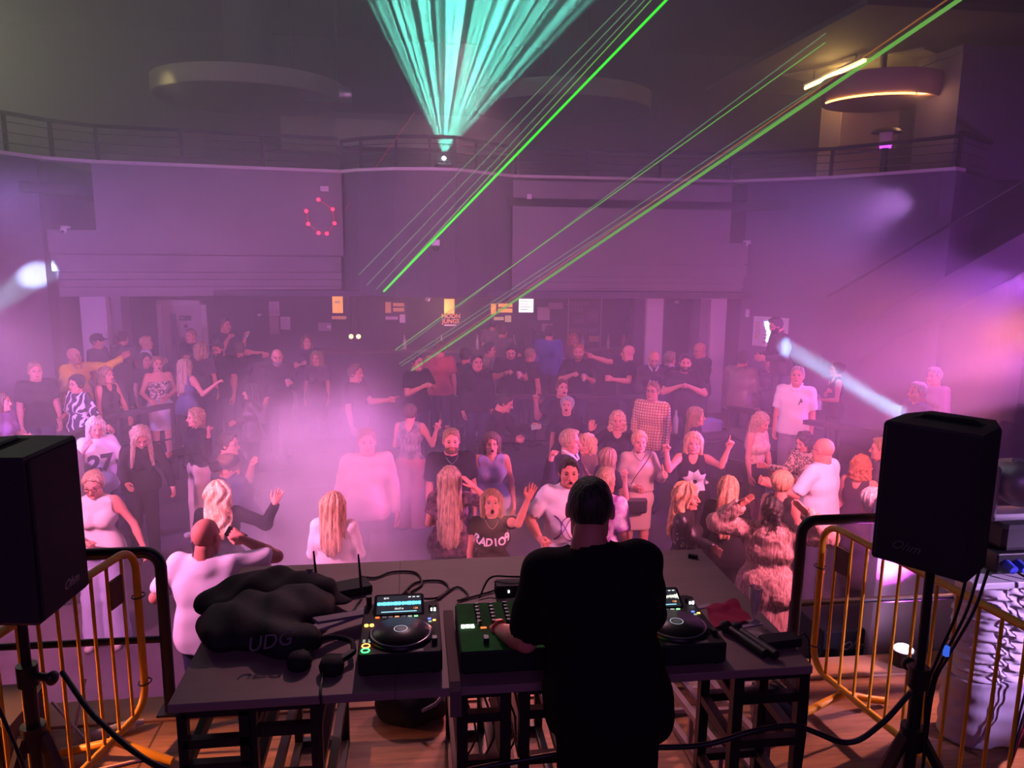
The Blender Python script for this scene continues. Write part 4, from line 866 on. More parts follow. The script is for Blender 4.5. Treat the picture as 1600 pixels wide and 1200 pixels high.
t = thing('kiosk', 'boxy upstairs kiosk washed in orange light beside the big upper pillar', 'kiosk', (8.9, 14.85, 4.55)); m = MB(); m.lohi((-.5, 0, 1.15), (.75, .8, 2.05), bev=.02); m.lohi((-.5, .3, 0), (.75, .8, 1.15)); m.build('body', mat('kiosk_paint', (.5, .33, .26), .7), t)
c = aty(1384, 222, 12.6); t = thing('table_lantern', 'small lantern with a glowing purple base on the upper balcony', 'lamp', (c[0], c[1], c[2] - .1)); m = MB(); m.lathe([(.09, 0), (.10, .06), (.10, .07)], seg=18); m.build('base', emis('lantern_purple', (.55, .06, 1), 3.), t); m = MB(); m.lathe([(.10, .07), (.11, .26)], seg=18); m.build('glass', mat('lantern_glass', (.75, .55, .5), .3), t); m = MB(); m.lathe([(.25, .25), (.2, .31), (.05, .34)], seg=20); m.build('roof', black, t); m = MB(); m.cyl((0, 0, 0), (0, 0, -c[2] + .1 + 4.55), .06); m.build('stand', black, t)
# ------------------------------------------------------------------ stage furniture
plastic = mat('clear_plastic', (.85, .8, .85), .12, alpha=.45, spec=.6)
TZ = 1.98
yel = mat('barrier_yellow', (.85, .42, .02), .4, spec=.5, bump=(14, .15, .004), pattern=('blotch', (.78, .36, .02), 5))
tabletop_m = mat('table_board', (.30, .20, .19), .6, pattern=('grain', (.25, .165, .16), 9), bump=(10, .15, .004))
t = thing('dj_table', 'wide board table on black truss frames carrying the DJ decks', 'table', (.34, 3.3, 1.0)); o = np.array([.34, 3.3, 1.0])
m = MB(); m.lohi((-1.24, -.62, .945), (-.42, .62, .98), bev=.004); m.build('table_board', tabletop_m, t); m = MB(); m.lohi((-.42, -.62, .945), (.41, .62, .98), bev=.002); m.build('table_board', tabletop_m, t); m = MB(); m.lohi((.41, -.62, .945), (1.25, .62, .98), bev=.004); m.build('table_board', tabletop_m, t)
def truss(cx, w, y0, y1, z0, z1, rungs):
    m = MB()
    for x in (cx - w / 2, cx + w / 2):
        for y in (y0, y1): m.bar((x, y, z0), (x, y, z1), .042)
    for z in rungs:
        for y in (y0, y1): m.bar((cx - w / 2, y, z), (cx + w / 2, y, z), .038)
        for x in (cx - w / 2, cx + w / 2): m.bar((x, y0, z), (x, y1, z), .038)
    return m
for cx, w, y1 in ((-.84, .24, .5), (-.08, .17, .5), (.2, .24, .5), (1.1, .28, -.22)):
    truss(cx, w, -.56, y1, 0, .945, (.03, .32, .62, .82, .925)).build('truss_leg', black, t)
m = MB()
for x in (-1.2, -.98):
    for z in (.70, .925):
        m.bar((x, -.58, z), (x, .45, z), .036)
    m.bar((x, -.58, .70), (x, -.58, .925), .036)
for z in (.70, .80, .925): m.bar((-1.2, -.58, z), (-.96, -.58, z), .036)
m.bar((-1.2, -.58, .70), (-1.14, .3, .925), .028); m.build('side_bracket', black, t)
# decks
def player(label, x, y, wave, tint):
    t = thing('dj_player', label, 'DJ player', (x, y, TZ), 0, 'DJ players'); w, d, h = .325, .44, .10
    m = MB(); m.lohi((-w / 2, 0, .012), (w / 2, d, h), bev=.008); [m.cyl((sx * .13, sy, 0), (sx * .13, sy, .02), .02) for sx in (-1, 1) for sy in (.04, .4)]; m.build('body', mat('deck_black', (.020, .020, .022), .65, spec=.2), t)
    m = MB(); m.lathe([(.128, 0), (.128, .012), (.112, .016), (.108, .026), (.0, .028)], (0, .145, h), 48); pl = m.build('jog_wheel', mat('jog_black', (.014, .014, .016), .35), t)
    m = MB(); m.lathe([(.118, .0), (.126, .004), (.120, .0165), (.116, .0165)], (0, .145, h), 48, caps=False); m.build('ring', mat('jog_ring', (.35, .35, .38), .3, .7), pl)
    m = MB(); m.lathe([(.0245, .001), (.028, .001)], (0, .145, h + .028), 32, caps=False); m.build('display_ring', emis('jog_ring_glow', (.5, .6, .7), .7), pl); m = MB(); m.lathe([(.0, .0012), (.018, .001)], (0, .145, h + .028), 24, caps=False); m.build('display_core', emis('jog_core_glow', (.12, .13, .14), .3), pl)
    # tilted screen at the back
    c = np.array([-.01, .365, h + .026]); ux = np.array([1., 0, 0]); uy = nz([0, .85, .42]); M = np.stack([ux, uy, np.cross(ux, uy)], 1)
    m = MB(); m.box(c - M[:, 2] * .012, (.215, .12, .024), M=M, bev=.006); sc = m.build('screen', mat('screen_bezel', (.012, .012, .014), .3), t)
    q = MB(); q.box(c + M[:, 2] * .0008, (.19, .095, .001), M=M); q.build('screen_glass', emis('screen_dark', (.03, .035, .05), .6), sc)
    random.seed(int(x * 100) + 9); q = MB()
    for i in range(70):
        hgt = (.008 + .006 * random.random()) if tint[2] > .6 else (.004 + .018 * abs(math.sin(i * .8)) * random.random())
        q.box(c + M[:, 2] * .0018 + ux * (-.092 + i * .00267) + uy * .006, (.0024, hgt * 1.5, .0006), M=M)
    q.build('waveform', emis('waveform_%d' % int(tint[2] * 99), tint, 2.2), sc)
    q = MB(); q.box(c + M[:, 2] * .0018 - uy * .037, (.15, .004, .0006), M=M); q.build('progress_bar', emis('progress_glow', (.3, .7, .9), 1.4), sc)
    lettering('BPM', .012, c + M[:, 2] * .0016 + uy * .034 - ux * .055, ux, uy, emis('screen_text', (.9, .9, .9), 1.4), sc, .0003)
    lettering('00:07.6', .013, c + M[:, 2] * .0016 - uy * .022 - ux * .0, ux, uy, emis('screen_text', (.9, .9, .9), 1.4), sc, .0003); lettering('128', .013, c + M[:, 2] * .0016 - uy * .022 + ux * .07, ux, uy, emis('screen_orange', (1, .35, .1), 1.6), sc, .0003)
    for i in range(3): q = MB(); q.box(c + M[:, 2] * .0018 + uy * .038 + ux * (.045 + .018 * i), (.011, .004, .0006), M=M); q.build('tab', emis('screen_text', (.9, .9, .9), 1.4), sc)
    def btn(name, bx, by, r, mm, hh=.006): q = MB(); q.cyl((bx, by, h), (bx, by, h + hh), r, seg=18); return q.build(name, mm, t)
    for name, by, col, nm in (('cue_button', .062, (1., .25, .05), 'cue_glow'), ('play_button', .026, (.05, .9, .15), 'play_glow')):
        q = MB(); q.cyl((-.134, by, h), (-.134, by, h + .006), .0135, seg=20); bt = q.build(name, mat('deck_black', (.020, .020, .022), .65, spec=.2), t)
        q = MB(); q.tube([(-.134 + .015 * math.cos(a), by + .015 * math.sin(a), h + .006) for a in np.linspace(0, 2 * PI, 24, endpoint=False)], .0026, 6, closed=True); q.build('glow_ring', emis(nm, col, 5), bt)
    for bx in (-.142, -.120): btn('loop_button', bx, .235, .0085, emis('loop_glow', (1, .45, .08), 3.5))
    for i, (bx, col, nm) in enumerate(((-.10, (1, .15, .03), 'cue_red'), (-.07, (.25, .2, .25), 'pad_dim'), (-.045, (.25, .2, .25), 'pad_dim'), (-.018, (1, .25, .08), 'pad_orange'), (.01, (.25, .2, .25), 'pad_dim'), (.036, (.2, .25, .2), 'pad_grey'), (.062, (.2, .5, .25), 'pad_green'))):
        q = MB(); q.box((bx, .300, h + .003), (.017, .006, .005)); q.build('pad', emis(nm, col, 2. if nm != 'pad_dim' else .4), t)
    for bx, by, col, nm in ((.118, .27, (.1, .15, 1), 'blue_led'), (.138, .255, (1, .5, .1), 'amber_led'), (.12, .245, (.6, .5, .4), 'pad_grey')): q = MB(); q.box((bx, by, h + .003), (.013, .006, .005)); q.build('pad', emis(nm, col, 2.5), t)
    q = MB(); q.cyl((.135, .365, h), (.135, .365, h + .022), .018, seg=18); q.build('browse_knob', mat('deck_black', (.020, .020, .022), .65, spec=.2), t); q = MB(); q.box((.128, .335, h + .012), (.006, .004, .012)); q.box((.142, .335, h + .012), (.009, .004, .014)); q.build('numeral', emis('white_led', (1, .95, 1), 4), t)
    q = MB(); q.lohi((.131, .05, h), (.137, .2, h + .002)); q.build('tempo_slot', blackm, t); q = MB(); q.box((.134, .075, h + .012), (.022, .03, .022), bev=.003); q.build('tempo_fader', mat('fader_cap', (.02, .02, .02), .4), t)
    q = MB(); q.cyl((-.14, .41, h), (-.14, .41, h + .05), .012, seg=12); q.build('usb_stick', black, t)
    q = MB(); q.lohi((.03, .01, h), (.09, .03, h + .001)); q.build('logo_plate', mat('deck_print', (.12, .12, .12), .5), t)
    for i in range(2):
        for j in range(2): q = MB(); q.box((-.144 + .022 * i, .10 + .014 * j, h + .002), (.010, .004, .004)); q.build('small_button', emis('pad_grey', (.2, .25, .2), 2.), t)
player('player with a bright blue waveform screen beside the headphones', -.062, 2.775, 'a', (.12, .55, .85)); player('player with a pale waveform screen, half hidden by the DJ', 1.075, 2.72, 'b', (.7, .75, .55))
t = thing('dj_mixer', 'green-lit mixer with rows of knobs under the DJ\'s hands', 'mixer', (.36, 2.745, TZ)); h = .105
m = MB(); m.lohi((-.19, 0, .012), (.21, .42, h), bev=.008); m.build('body', mat('deck_black', (.020, .020, .022), .65, spec=.2), t)
m = MB(); m.lohi((-.185, .005, h), (.205, .415, h + .002)); m.build('face_plate', mat('mixer_face', (.02, .17, .03), .85, spec=.1, pattern=('blotch', (.02, .10, .025), 4)), t)  # green light on the plate is painted into its colour
for i in range(5):
    for j in range(6):
        q = MB(); q.cyl((-.1 + .062 * i, .22 + .032 * j, h), (-.1 + .062 * i, .22 + .032 * j, h + .02), .011, .009, seg=12); q.build('knob', black, t)
for i in range(4):
    x = -.085 + .07 * i; q = MB(); q.lohi((x - .003, .06, h + .002), (x + .003, .17, h + .003)); q.build('fader_slot', blackm, t); q = MB(); q.box((x, (.07, .12, .15, .1)[i], h + .014), (.022, .034, .024), bev=.003); q.build('fader_cap', black, t); q = MB(); q.box((x, .185, h + .004), (.024, .007, .005)); q.build('channel_led', emis('cue_red', (1, .15, .03), 2.), t)
for i in range(3):
    for j in range(2): q = MB(); q.box((-.168 + .019 * i, .195 + .013 * j, h + .005), (.015, .008, .006)); q.build('cue_button', emis('white_led', (1, .95, 1), 4), t)
q = MB(); q.box((.185, .03, h + .004), (.02, .012, .006)); q.build('effect_button', emis('blue_led', (.1, .3, 1), 3.), t)
# cloth strips laid over the front edge
for lab, x in (('grey-brown cloth strip hanging over the table edge between player and mixer', .146), ('grey-brown cloth strip hanging over the table edge beside the DJ', .62)):
    m = MB(); pts = [(x, 3.3, TZ + .008), (x, 3.0, TZ + .010), (x, 2.70, TZ + .012), (x, 2.664, TZ - .01), (x, 2.66, TZ - .11)]
    for a, b in zip(pts, pts[1:]): m.bar(a, b, .028 if x < .5 else .04, .006, up=(1, 0, 0) if False else (0, 1, .01))
    o_ = MB()
    for a, b in zip(pts, pts[1:]):
        wv = np.array([.022, 0, 0]); th = np.array([0, -.004, .005]); a = np.array(a); b = np.array(b); o_.add([a - wv, a + wv, b + wv, b - wv, a - wv + th, a + wv + th, b + wv + th, b - wv + th], [(0, 1, 2, 3), (7, 6, 5, 4), (0, 4, 5, 1), (1, 5, 6, 2), (2, 6, 7, 3), (3, 7, 4, 0)])
    tag(o_.build('cloth_strip', mat('strip_cloth', (.16, .11, .10), .9)), lab, 'cloth')
# receiver box with two aerials, hidden under the coat; router box
t = thing('power_hub', 'small black box with two white lights behind the mixer', 'hub', (.46, 3.46, TZ)); m = MB(); m.box((0, 0, .03), (.16, .09, .06), bev=.008); m.build('case', mat('deck_black', (.020, .020, .022), .65, spec=.2), t)
for x in (-.02, .05): m = MB(); m.box((x, -.047, .035), (.007, .004, .012)); m.build('led', emis('white_led', (1, .95, 1), 4), t)
t = thing('radio_receiver', 'black wireless receiver with two upright aerials behind the bag', 'receiver', (-.34, 3.58, TZ)); m = MB(); m.box((.02, -.02, .02), (.2, .12, .04), rz=.35, bev=.005); m.build('case', mat('deck_black', (.020, .020, .022), .65, spec=.2), t)
for x, y, hh in ((-.135, .02, .20), (.085, -.09, .22)): m = MB(); m.cyl((x, y, .02), (x - .012, y, hh), .008, .004, seg=8); m.build('aerial', black, t)
# bag, coat
bagm = mat('bag_nylon', (.012, .011, .014), .75, bump=(30, .4, .006)); coatm = mat('coat_black', (.008, .007, .01), .9, bump=(12, .6, .012))
t = thing('equipment_bag', 'black equipment bag marked UDG slumped on the table end', 'bag', (-.62, 3.2, TZ)); F = Field((-.42, -.42, 0), (.42, .5, .36), .012)
F.ell((-.10, .0, .05), (.22, .21, .085), k=.05); F.ell((.05, .12, .05), (.22, .2, .085), k=.05); F.ell((.10, -.17, .04), (.13, .09, .075), k=.04); F.cut(lambda X, Y, Z: .004 - Z + 0 * X + 0 * Y); F.warp(lambda X, Y, Z: .010 * np.sin(24 * X + 13 * Y) * np.sin(19 * Y - 11 * Z) + .006 * np.sin(45 * X + 30 * Z)); V, Q = F.mesh(); put_mesh('bag_body', V, Q, [bagm], t)
lettering('UDG', .08, (.04, -.253, .085), (.98, .1, .1), (-.03, .5, .86), mat('bag_logo', (.16, .14, .16), .6), t, .004, .1)
m = MB(); m.bar((.2, -.12, .10), (.46, .05, .05), .05, .012); m.build('strap', mat('strap_grey', (.22, .18, .22), .7), t)
t = thing('coat', 'black coat heaped over the equipment bag', 'coat', (-.68, 3.42, TZ)); F = Field((-.42, -.34, .03), (.62, .40, .42), .012)
F.ell((-.0, .04, .10), (.2, .14, .055), k=.06); F.ell((.17, .04, .085), (.14, .11, .045), k=.05); F.ell((-.2, -.06, .085), (.10, .14, .05), k=.05); F.ell((.28, -.02, .03), (.11, .08, .04), k=.05); F.warp(lambda X, Y, Z: .010 * np.sin(21 * X + 8 * Y) * np.sin(17 * Y + 14 * Z) + .006 * np.sin(40 * X - 25 * Y)); V, Q = F.mesh(); put_mesh('coat_cloth', V, Q, [coatm], t)
m = MB(); m.add([(.18, .0, .185), (.215, .0, .185), (.2, -.02, .165)], [(0, 1, 2)]); m.build('badge', mat('bag_logo', (.16, .14, .16), .6), t)
t = thing('laptop_stand', 'folded pale grey laptop stand between the bag and the first player', 'stand', (-.33, 3.2, TZ)); m = MB(); m.bar((-.14, -.1, .04), (.14, .07, .05), .055, .014); m.build('bar', mat('stand_grey', (.30, .25, .29), .5), t); m = MB(); m.bar((-.13, -.09, 0), (-.13, -.09, .04), .03); m.bar((.13, .065, 0), (.13, .065, .05), .03); m.build('foot', black, t)
t = thing('headphones', 'black over-ear headphones lying on the table beside the first player', 'headphones', (-.36, 2.9, TZ)); m = MB(); m.tube(bez([(-.10, .0, .03), (-.08, .09, .045), (.0, .13, .05), (.09, .10, .045), (.11, .02, .04)], 8), .011, 10); m.build('headband', blackm, t)
for x, y in ((-.10, -.01), (.03, -.06)): m = MB(); m.lathe([(.0, 0), (.045, .004), (.05, .03), (.04, .055), (.0, .06)], (x, y, .0), 24); m.build('ear_cup', blackm, t)
m = MB(); m.bar((.11, .02, .04), (.05, -.04, .03), .02); m.build('yoke', black, t)
# right end of the table
cl = MB(); n = 10; P = [[(1.29 + .22 * i / n + .05 * j / n * (1 - i / n), 3.0 + .2 * j / n + .06 * i / n + .01 * math.sin(i), TZ + .008 + .006 * math.sin(i * 1.1 + j) + (.01 if j > 7 else 0)) for i in range(n + 1)] for j in range(n + 1)]
V = [p for r_ in P for p in r_]; Fq = [(j * (n + 1) + i, j * (n + 1) + i + 1, (j + 1) * (n + 1) + i + 1, (j + 1) * (n + 1) + i) for j in range(n) for i in range(n)]
nV = len(V); V2 = V + [(x, y, z - .006) for x, y, z in V]; cl.add(V2, Fq + [tuple(q + nV for q in f[::-1]) for f in Fq], 0, True); tag(cl.build('red_napkin', mat('crimson_cloth', (.42, .01, .08), .8)), 'crimson cloth folded flat on the table by the flute glass', 'cloth')
m = MB(); m.box((0, 0, .002), (.11, .03, .004), rz=.25); m.box((.14, -.2, .002), (.14, .02, .004), rz=.2); o_ = m.build('paper_slip', mat('paper_grey', (.45, .36, .42), .8)); o_.location = (1.33, 3.23, TZ); tag(o_, 'pale paper showing at the rim of the crimson cloth', 'paper')
t = thing('flute_glass', 'plastic champagne flute standing on the table edge by the fur coat', 'glass', (1.51, 3.06, TZ)); m = MB(); m.lathe([(.03, 0), (.03, .004), (.006, .012), (.006, .03), (.014, .045), (.026, .10), (.030, .17), (.0285, .17), (.024, .10), (.010, .05)], seg=24); m.build('bowl', mat('flute_plastic', (.75, .6, .6), .08, alpha=.5, spec=.8), t); m = MB(); m.lathe([(.0, .05), (.011, .055), (.016, .075), (.0, .075)], seg=18); m.build('drink', mat('wine', (.6, .4, .3), .2), t)
def mic(label, a, b):
    a = np.array(a, float); b = np.array(b, float); t = thing('microphone', label, 'microphone', (*a[:2], TZ), 0, 'radio microphones'); o = np.array([*a[:2], TZ]); d = nz(b - a)
    m = MB(); m.cyl(a + d * .03 - o, b - o, .017, .021, seg=16); m.build('body', black, t); m = MB(); m.ell(a - o, (.028, .028, .028)); m.build('grille', mat('mic_mesh', (.03, .03, .03), .5, .5, bump=(120, 1., .004)), t)
mic('wireless microphone lying beside the second player', (1.345, 2.985, TZ + .028), (1.42, 2.755, TZ + .021)); mic('second wireless microphone lying against the first', (1.385, 2.965, TZ + .028), (1.458, 2.74, TZ + .021))
t = thing('crushed_cup', 'clear crushed plastic cup lying beside the microphones', 'cup', (1.452, 2.925, TZ)); m = MB(); m.lathe([(.042, 0), (.045, .012), (.038, .016), (.0, .012)], seg=22); m.build('cup_wall', mat('flute_plastic', (.75, .6, .6), .08, alpha=.5, spec=.8), t)
t = thing('power_adapter', 'black power adapter overhanging the table corner', 'adapter', (1.53, 2.85, TZ)); m = MB(); m.box((0, 0, .022), (.17, .075, .038), rz=.12, bev=.006); m.box((0, 0, .002), (.1, .05, .004)); m.build('case', mat('deck_black', (.020, .020, .022), .65, spec=.2), t); m = MB(); m.tube(bez([(.08, .01, .025), (.12, .02, .035), (.145, .01, -.05), (.15, 0, -.4), (.13, -.02, -.75), (.18, -.05, -.95)], 8), .004, 6); m.build('lead', black, t)
m = MB(); m.box((0, 0, .01), (.05, .018, .02), rz=-.5); o_ = m.build('cable_clip', black); o_.location = (1.5, 3.8, TZ); tag(o_, 'small black clip on the bare far corner of the table', 'clip')
# cables on the table
def cable(label, pts, r=.006, mm=None, name='cable'):
    m = MB(); m.tube(bez(pts, 10), r, 8); o_ = m.build(name, mm or black); return tag(o_, label, 'cable')
cab_m = mat('cable_maroon', (.05, .012, .02), .5); Z = TZ + .008
cable('dark lead looping in a ring behind the first player', [(-.28, 3.72, Z), (-.2, 3.70, Z), (-.12, 3.76, Z), (0, 3.74, Z), (.03, 3.6, Z), (-.03, 3.5, Z), (.0, 3.44, Z)], .006, cab_m)
cable('coiled ring of cable lying between the decks', [(-.06, 3.5, Z), (.0, 3.62, Z), (.12, 3.63, Z), (.16, 3.54, Z), (.1, 3.44, Z), (0, 3.43, Z + .01), (-.05, 3.5, Z + .012)], .006, cab_m)
cable('lead running from the first player towards the mixer', [(.1, 3.42, Z), (.2, 3.55, Z), (.25, 3.45, Z), (.2, 3.4, Z), (.4, 3.5, Z)], .005, cab_m)
cable('lead arching over the small hub behind the mixer', [(.3, 3.42, Z), (.36, 3.5, TZ + .07), (.46, 3.47, TZ + .085), (.56, 3.5, TZ + .06), (.6, 3.6, Z)], .005)
cable('headphone lead hanging from the table to the floor', [(-.36, 2.86, TZ + .02), (-.355, 2.68, Z + .003), (-.35, 2.655, TZ - .06), (-.36, 2.65, 1.7), (-.3, 2.62, 1.4), (-.2, 2.6, 1.2), (-.1, 2.5, 1.006)], .004)
cable('thick black cable slung across the front of the table trusses', [(-1.42, 3.06, 1.92), (-1.2, 2.84, 1.83), (-.9, 2.66, 1.73), (-.55, 2.64, 1.70), (-.1, 2.62, 1.64), (.3, 2.655, 1.66), (.7, 2.665, 1.69), (1.1, 2.64, 1.69), (1.32, 2.62, 1.75), (1.5, 2.62, 1.76), (1.7, 2.58, 1.70), (1.82, 2.56, 1.78), (1.93, 2.55, 1.92)], .011)
for i, x in enumerate((.22, .30, .40)): cable('lead dropping behind the middle truss, %s' % ('nearest the first player', 'between two others', 'nearest the DJ')[i], [(x, 3.05, 1.93), (x - .02, 2.98, 1.78), (x + .03, 3.0, 1.55), (x - .05, 3.1, 1.25), (x + .06, 3.0, 1.008)], .005)
# ------------------------------------------------------------------ speakers
def speaker(label, loc, rz, h=.575):
    t = thing('loudspeaker', label, 'speaker', loc, rz, 'speakers on tripod stands'); fw, bw, d = .355, .25, .36
    sh = [(-fw / 2, -d / 2), (fw / 2, -d / 2), (fw / 2, -d / 2 + .22), (bw / 2, d / 2), (-bw / 2, d / 2), (-fw / 2, -d / 2 + .22)]
    m = MB(); n = len(sh); ins = lambda k: [(x * k, y * k) for x, y in sh]
    lay = [(ins(.965), 0), (sh, .012), (sh, h - .012), (ins(.965), h)]; V = [(x, y, z) for p, z in lay for x, y in p]; Fq = [tuple(range(n - 1, -1, -1)), tuple(range(3 * n, 4 * n))]
    for k in range(3): Fq += [(k * n + i, k * n + (i + 1) % n, (k + 1) * n + (i + 1) % n, (k + 1) * n + i) for i in range(n)]
    m.add(V, Fq); m.build('cabinet', mat('cabinet_paint', (.04, .03, .045), .65, bump=(40, .5, .004)), t)
    m = MB(); m.lohi((-fw / 2 + .012, -d / 2 - .012, .015), (fw / 2 - .012, -d / 2, h - .015), bev=.008); m.build('grille', mat('grille_cloth', (.032, .022, .036), .85, bump=(150, .5, .002)), t)
    m = MB(); m.lohi((-.12, -.03, h - .002), (.12, .05, h + .001)); m.build('handle_recess', mat('recess', (.004, .004, .005), .9), t); m = MB(); m.tube([(-.11, .01, h - .005), (-.09, .01, h + .008), (.09, .01, h + .008), (.11, .01, h - .005)], .012, 8); m.build('carry_handle', black, t)
    lettering('Ohm', .052, (-.05 if loc[0] > 0 else .03, -d / 2 - .0135, .085), (1, 0, 0), (0, 0, 1), mat('logo_silver', (.3, .28, .32), .3, .6), t, .0015, .5, 'logo')
    return t
def stand(label, loc, z1, rz, reach=.42):
    t = thing('speaker_stand', label, 'stand', loc, rz, 'tripod speaker stands'); hz = z1 - loc[2]
    m = MB(); m.cyl((0, 0, .08), (0, 0, .88), .027); m.build('lower_tube', black, t); m = MB(); m.cyl((0, 0, .78), (0, 0, hz), .0185); m.build('pole', black, t)
    m = MB(); m.cyl((0, 0, .84), (0, 0, .93), .04); m.build('collar', black, t); m = MB(); m.cyl((.03, 0, .88), (.10, 0, .88), .018); m.ell((.11, 0, .88), (.022, .03, .03)); m.build('knob', black, t)
    m = MB(); m.cyl((0, 0, .56), (0, 0, .66), .048); m.build('leg_hub', black, t)
    for k in range(3):
        a = k * 2 * PI / 3; c, s_ = math.cos(a), math.sin(a); m = MB(); m.bar((.04 * c, .04 * s_, .62), (reach * c, reach * s_, .015), .04, .028); l_ = m.build('leg', black, t); m = MB(); m.bar((.02 * c, .02 * s_, .18), (reach * .62 * c, reach * .62 * s_, .25), .022, .012); m.build('brace', black, l_); m = MB(); m.ell((reach * c, reach * s_, .02), (.026, .026, .02)); m.build('rubber_foot', blackm, l_)
SR, SL = (2.11, 2.74), (-1.58, 3.12)
speaker('black loudspeaker with a silver script logo beside the magenta haze', (SR[0], SR[1], 2.395), R(-54)); speaker('black loudspeaker cut by the frame edge beside the woman in the cream waistcoat', (SL[0], SL[1], 2.19), R(84), .66)
stand('black tripod stand under the speaker with cables hanging from it', (SR[0] - .03, SR[1] - .03, 1.0), 2.395, R(75)); stand('black tripod stand under the speaker at the frame edge', (SL[0], SL[1], 1.0), 2.19, R(-15), .26)
for i, dx in enumerate((-.02, .03, .07)): cable('lead hanging from the speaker to its pole, %s' % ('innermost', 'middle one', 'outermost')[i], [(SR[0] + .10 + dx, SR[1] - .10, 2.38), (SR[0] + .07 + dx * .8, SR[1] - .10, 2.2), (SR[0] + .02 + dx * .5, SR[1] - .08, 2.0), (SR[0] + dx * .3, SR[1] - .06, 1.84), (SR[0] - .01, SR[1] - .09, 1.5 - dx)], .006)
m = MB(); m.cyl((0, 0, -.02), (0, 0, .02), .012); o_ = m.build('cable_plug', emis('blue_plug', (.05, .15, .9), .8)); o_.location = (SR[0] + .035, SR[1] - .09, 2.03); tag(o_, 'bright blue plug on the leads below the speaker', 'plug')
cable('lead crossing from the frame-edge speaker down past its stand', [(-1.75, 2.9, 2.2), (-1.6, 2.86, 2.0), (-1.52, 2.84, 1.8), (-1.42, 2.8, 1.5), (-1.25, 2.7, 1.2), (-1.2, 2.6, 1.006)], .007)
# ------------------------------------------------------------------ barriers and guard rails
def barrier(label, p0, p1):
    p0 = np.array(p0, float); p1 = np.array(p1, float); L = np.linalg.norm(p1 - p0); t = thing('crowd_barrier', label, 'barrier', (*p0, 1.0), math.atan2(p1[1] - p0[1], p1[0] - p0[0]), 'yellow crowd barriers')
    zb, zt, r = .14, 1.06, .13; a = np.linspace(0, PI / 2, 7); P = []
    for cx, cz, s0 in ((r, zt - r, PI), (L - r, zt - r, PI / 2), (L - r, zb + r, 0), (r, zb + r, -PI / 2)): P += [(cx + r * math.cos(s0 - x), 0, cz + r * math.sin(s0 - x)) for x in a]
    m = MB(); m.tube(P, .0195, 12, closed=True); m.build('frame', yel, t)
    n = int(L / .118)
    for i in range(1, n):
        x = L * i / n; e = (r - math.sqrt(max(0, r * r - max(0, r - x) ** 2))) if x < r else (r - math.sqrt(max(0, r * r - max(0, x - L + r) ** 2))) if x > L - r else 0
        m = MB(); m.cyl((x, 0, zb + e), (x, 0, zt - e), .0085, seg=8); m.build('bar', yel, t)
    for x in (.28, L - .28): m = MB(); m.tube([(x, -.30, .03), (x, -.22, .05), (x, 0, zb - .02), (x, .22, .05), (x, .30, .03)], .022, 10); m.cyl((x, 0, zb - .03), (x, 0, zb + .01), .024); m.build('foot', yel, t)
    m = MB(); m.lohi((.13, -.006, zt - .25), (.23, .006, zt - .1)); m.build('name_plate', mat('plate_brown', (.10, .05, .03), .6), t)
    for z in (.28, .78): m = MB(); m.tube([(-.005 + .04 * math.cos(x), .03 * math.sin(x), z) for x in np.linspace(0, 2 * PI, 14, endpoint=False)], .004, 6, closed=True); m.build('cable_tie', black, t)
barrier('yellow crowd barrier with the bald phone man behind it', (-1.47, 4.06), (-1.99, 1.82)); barrier('yellow crowd barrier behind the speaker with hanging cables', (2.40, 4.06), (2.72, 1.78))
def guard(label, x0, x1, zt):
    t = thing('guard_rail', label, 'railing', (x0, 4.2, 1.0), 0, 'black stage guard rails'); s_ = 1 if x1 > x0 else -1; L = abs(x1 - x0); r = .09
    m = MB(); P = [(0, 0, 0)] + [(s_ * (r - r * math.cos(x)), 0, zt - r + r * math.sin(x)) for x in np.linspace(0, PI / 2, 7)] + [(s_ * L, 0, zt)]; m.tube(P, .032, 12); m.build('rail_tube', black, t)
    m = MB(); m.cyl((0, 0, zt * .47), (s_ * L, 0, zt * .47), .02); m.build('mid_rail', black, t)
    m = MB(); m.cyl((s_ * L, 0, 0), (s_ * L, 0, zt), .028); m.build('post', black, t); m = MB(); m.box((0, 0, .012), (.12, .12, .024)); m.build('base_plate', black, t)
guard('black stage guard rail behind the barrier by the woman in the cream waistcoat', -1.39, -3.7, .97); guard('black stage guard rail in front of the fur coat woman', 2.34, 4.6, 1.02)
# ------------------------------------------------------------------ lighting tower with the moving head
white_cl = mat('white_stretch_cloth', (.80, .74, .82), .8, bump=(7, .2, .02)); TX, TY = 3.10, 3.52
t = thing('truss_tower', 'lighting tower in a ruched white cloth sleeve beside the barrier', 'tower', (TX, TY, 1.0))
F = Field((-.3, -.3, .3), (.3, .3, 1.0), .011); F.cap((-.07, -.0, .3), (-.07, 0, 1.2), .13, k=.05, fs=1.); F.cap((.07, 0, .3), (.07, 0, 1.2), .13, k=.05); F.cut(lambda X, Y, Z: np.maximum(Z - .95, .36 - Z) + 0 * X + 0 * Y); F.warp(lambda X, Y, Z: .010 * np.sin(105 * Z + 3 * np.sin(9 * X + 4 * Y) + 2 * np.sin(17 * X)) + .006 * np.sin(190 * Z + 8 * X)); V, Q = F.mesh(); put_mesh('ruched_sleeve', V, Q, [white_cl], t)
F = Field((-.3, -.3, -.02), (.3, .3, .42), .014); F.cap((-.07, 0, -.2), (-.07, 0, .5), .15, k=.05); F.cap((.07, 0, -.2), (.07, 0, .5), .15, k=.05); F.cut(lambda X, Y, Z: np.maximum(Z - .38, .004 - Z) + 0 * X + 0 * Y); F.warp(lambda X, Y, Z: .004 * np.sin(60 * Z + 6 * X)); V, Q = F.mesh(); put_mesh('lower_sleeve', V, Q, [mat('white_stretch_cloth_b', (.5, .45, .55), .8)], t)
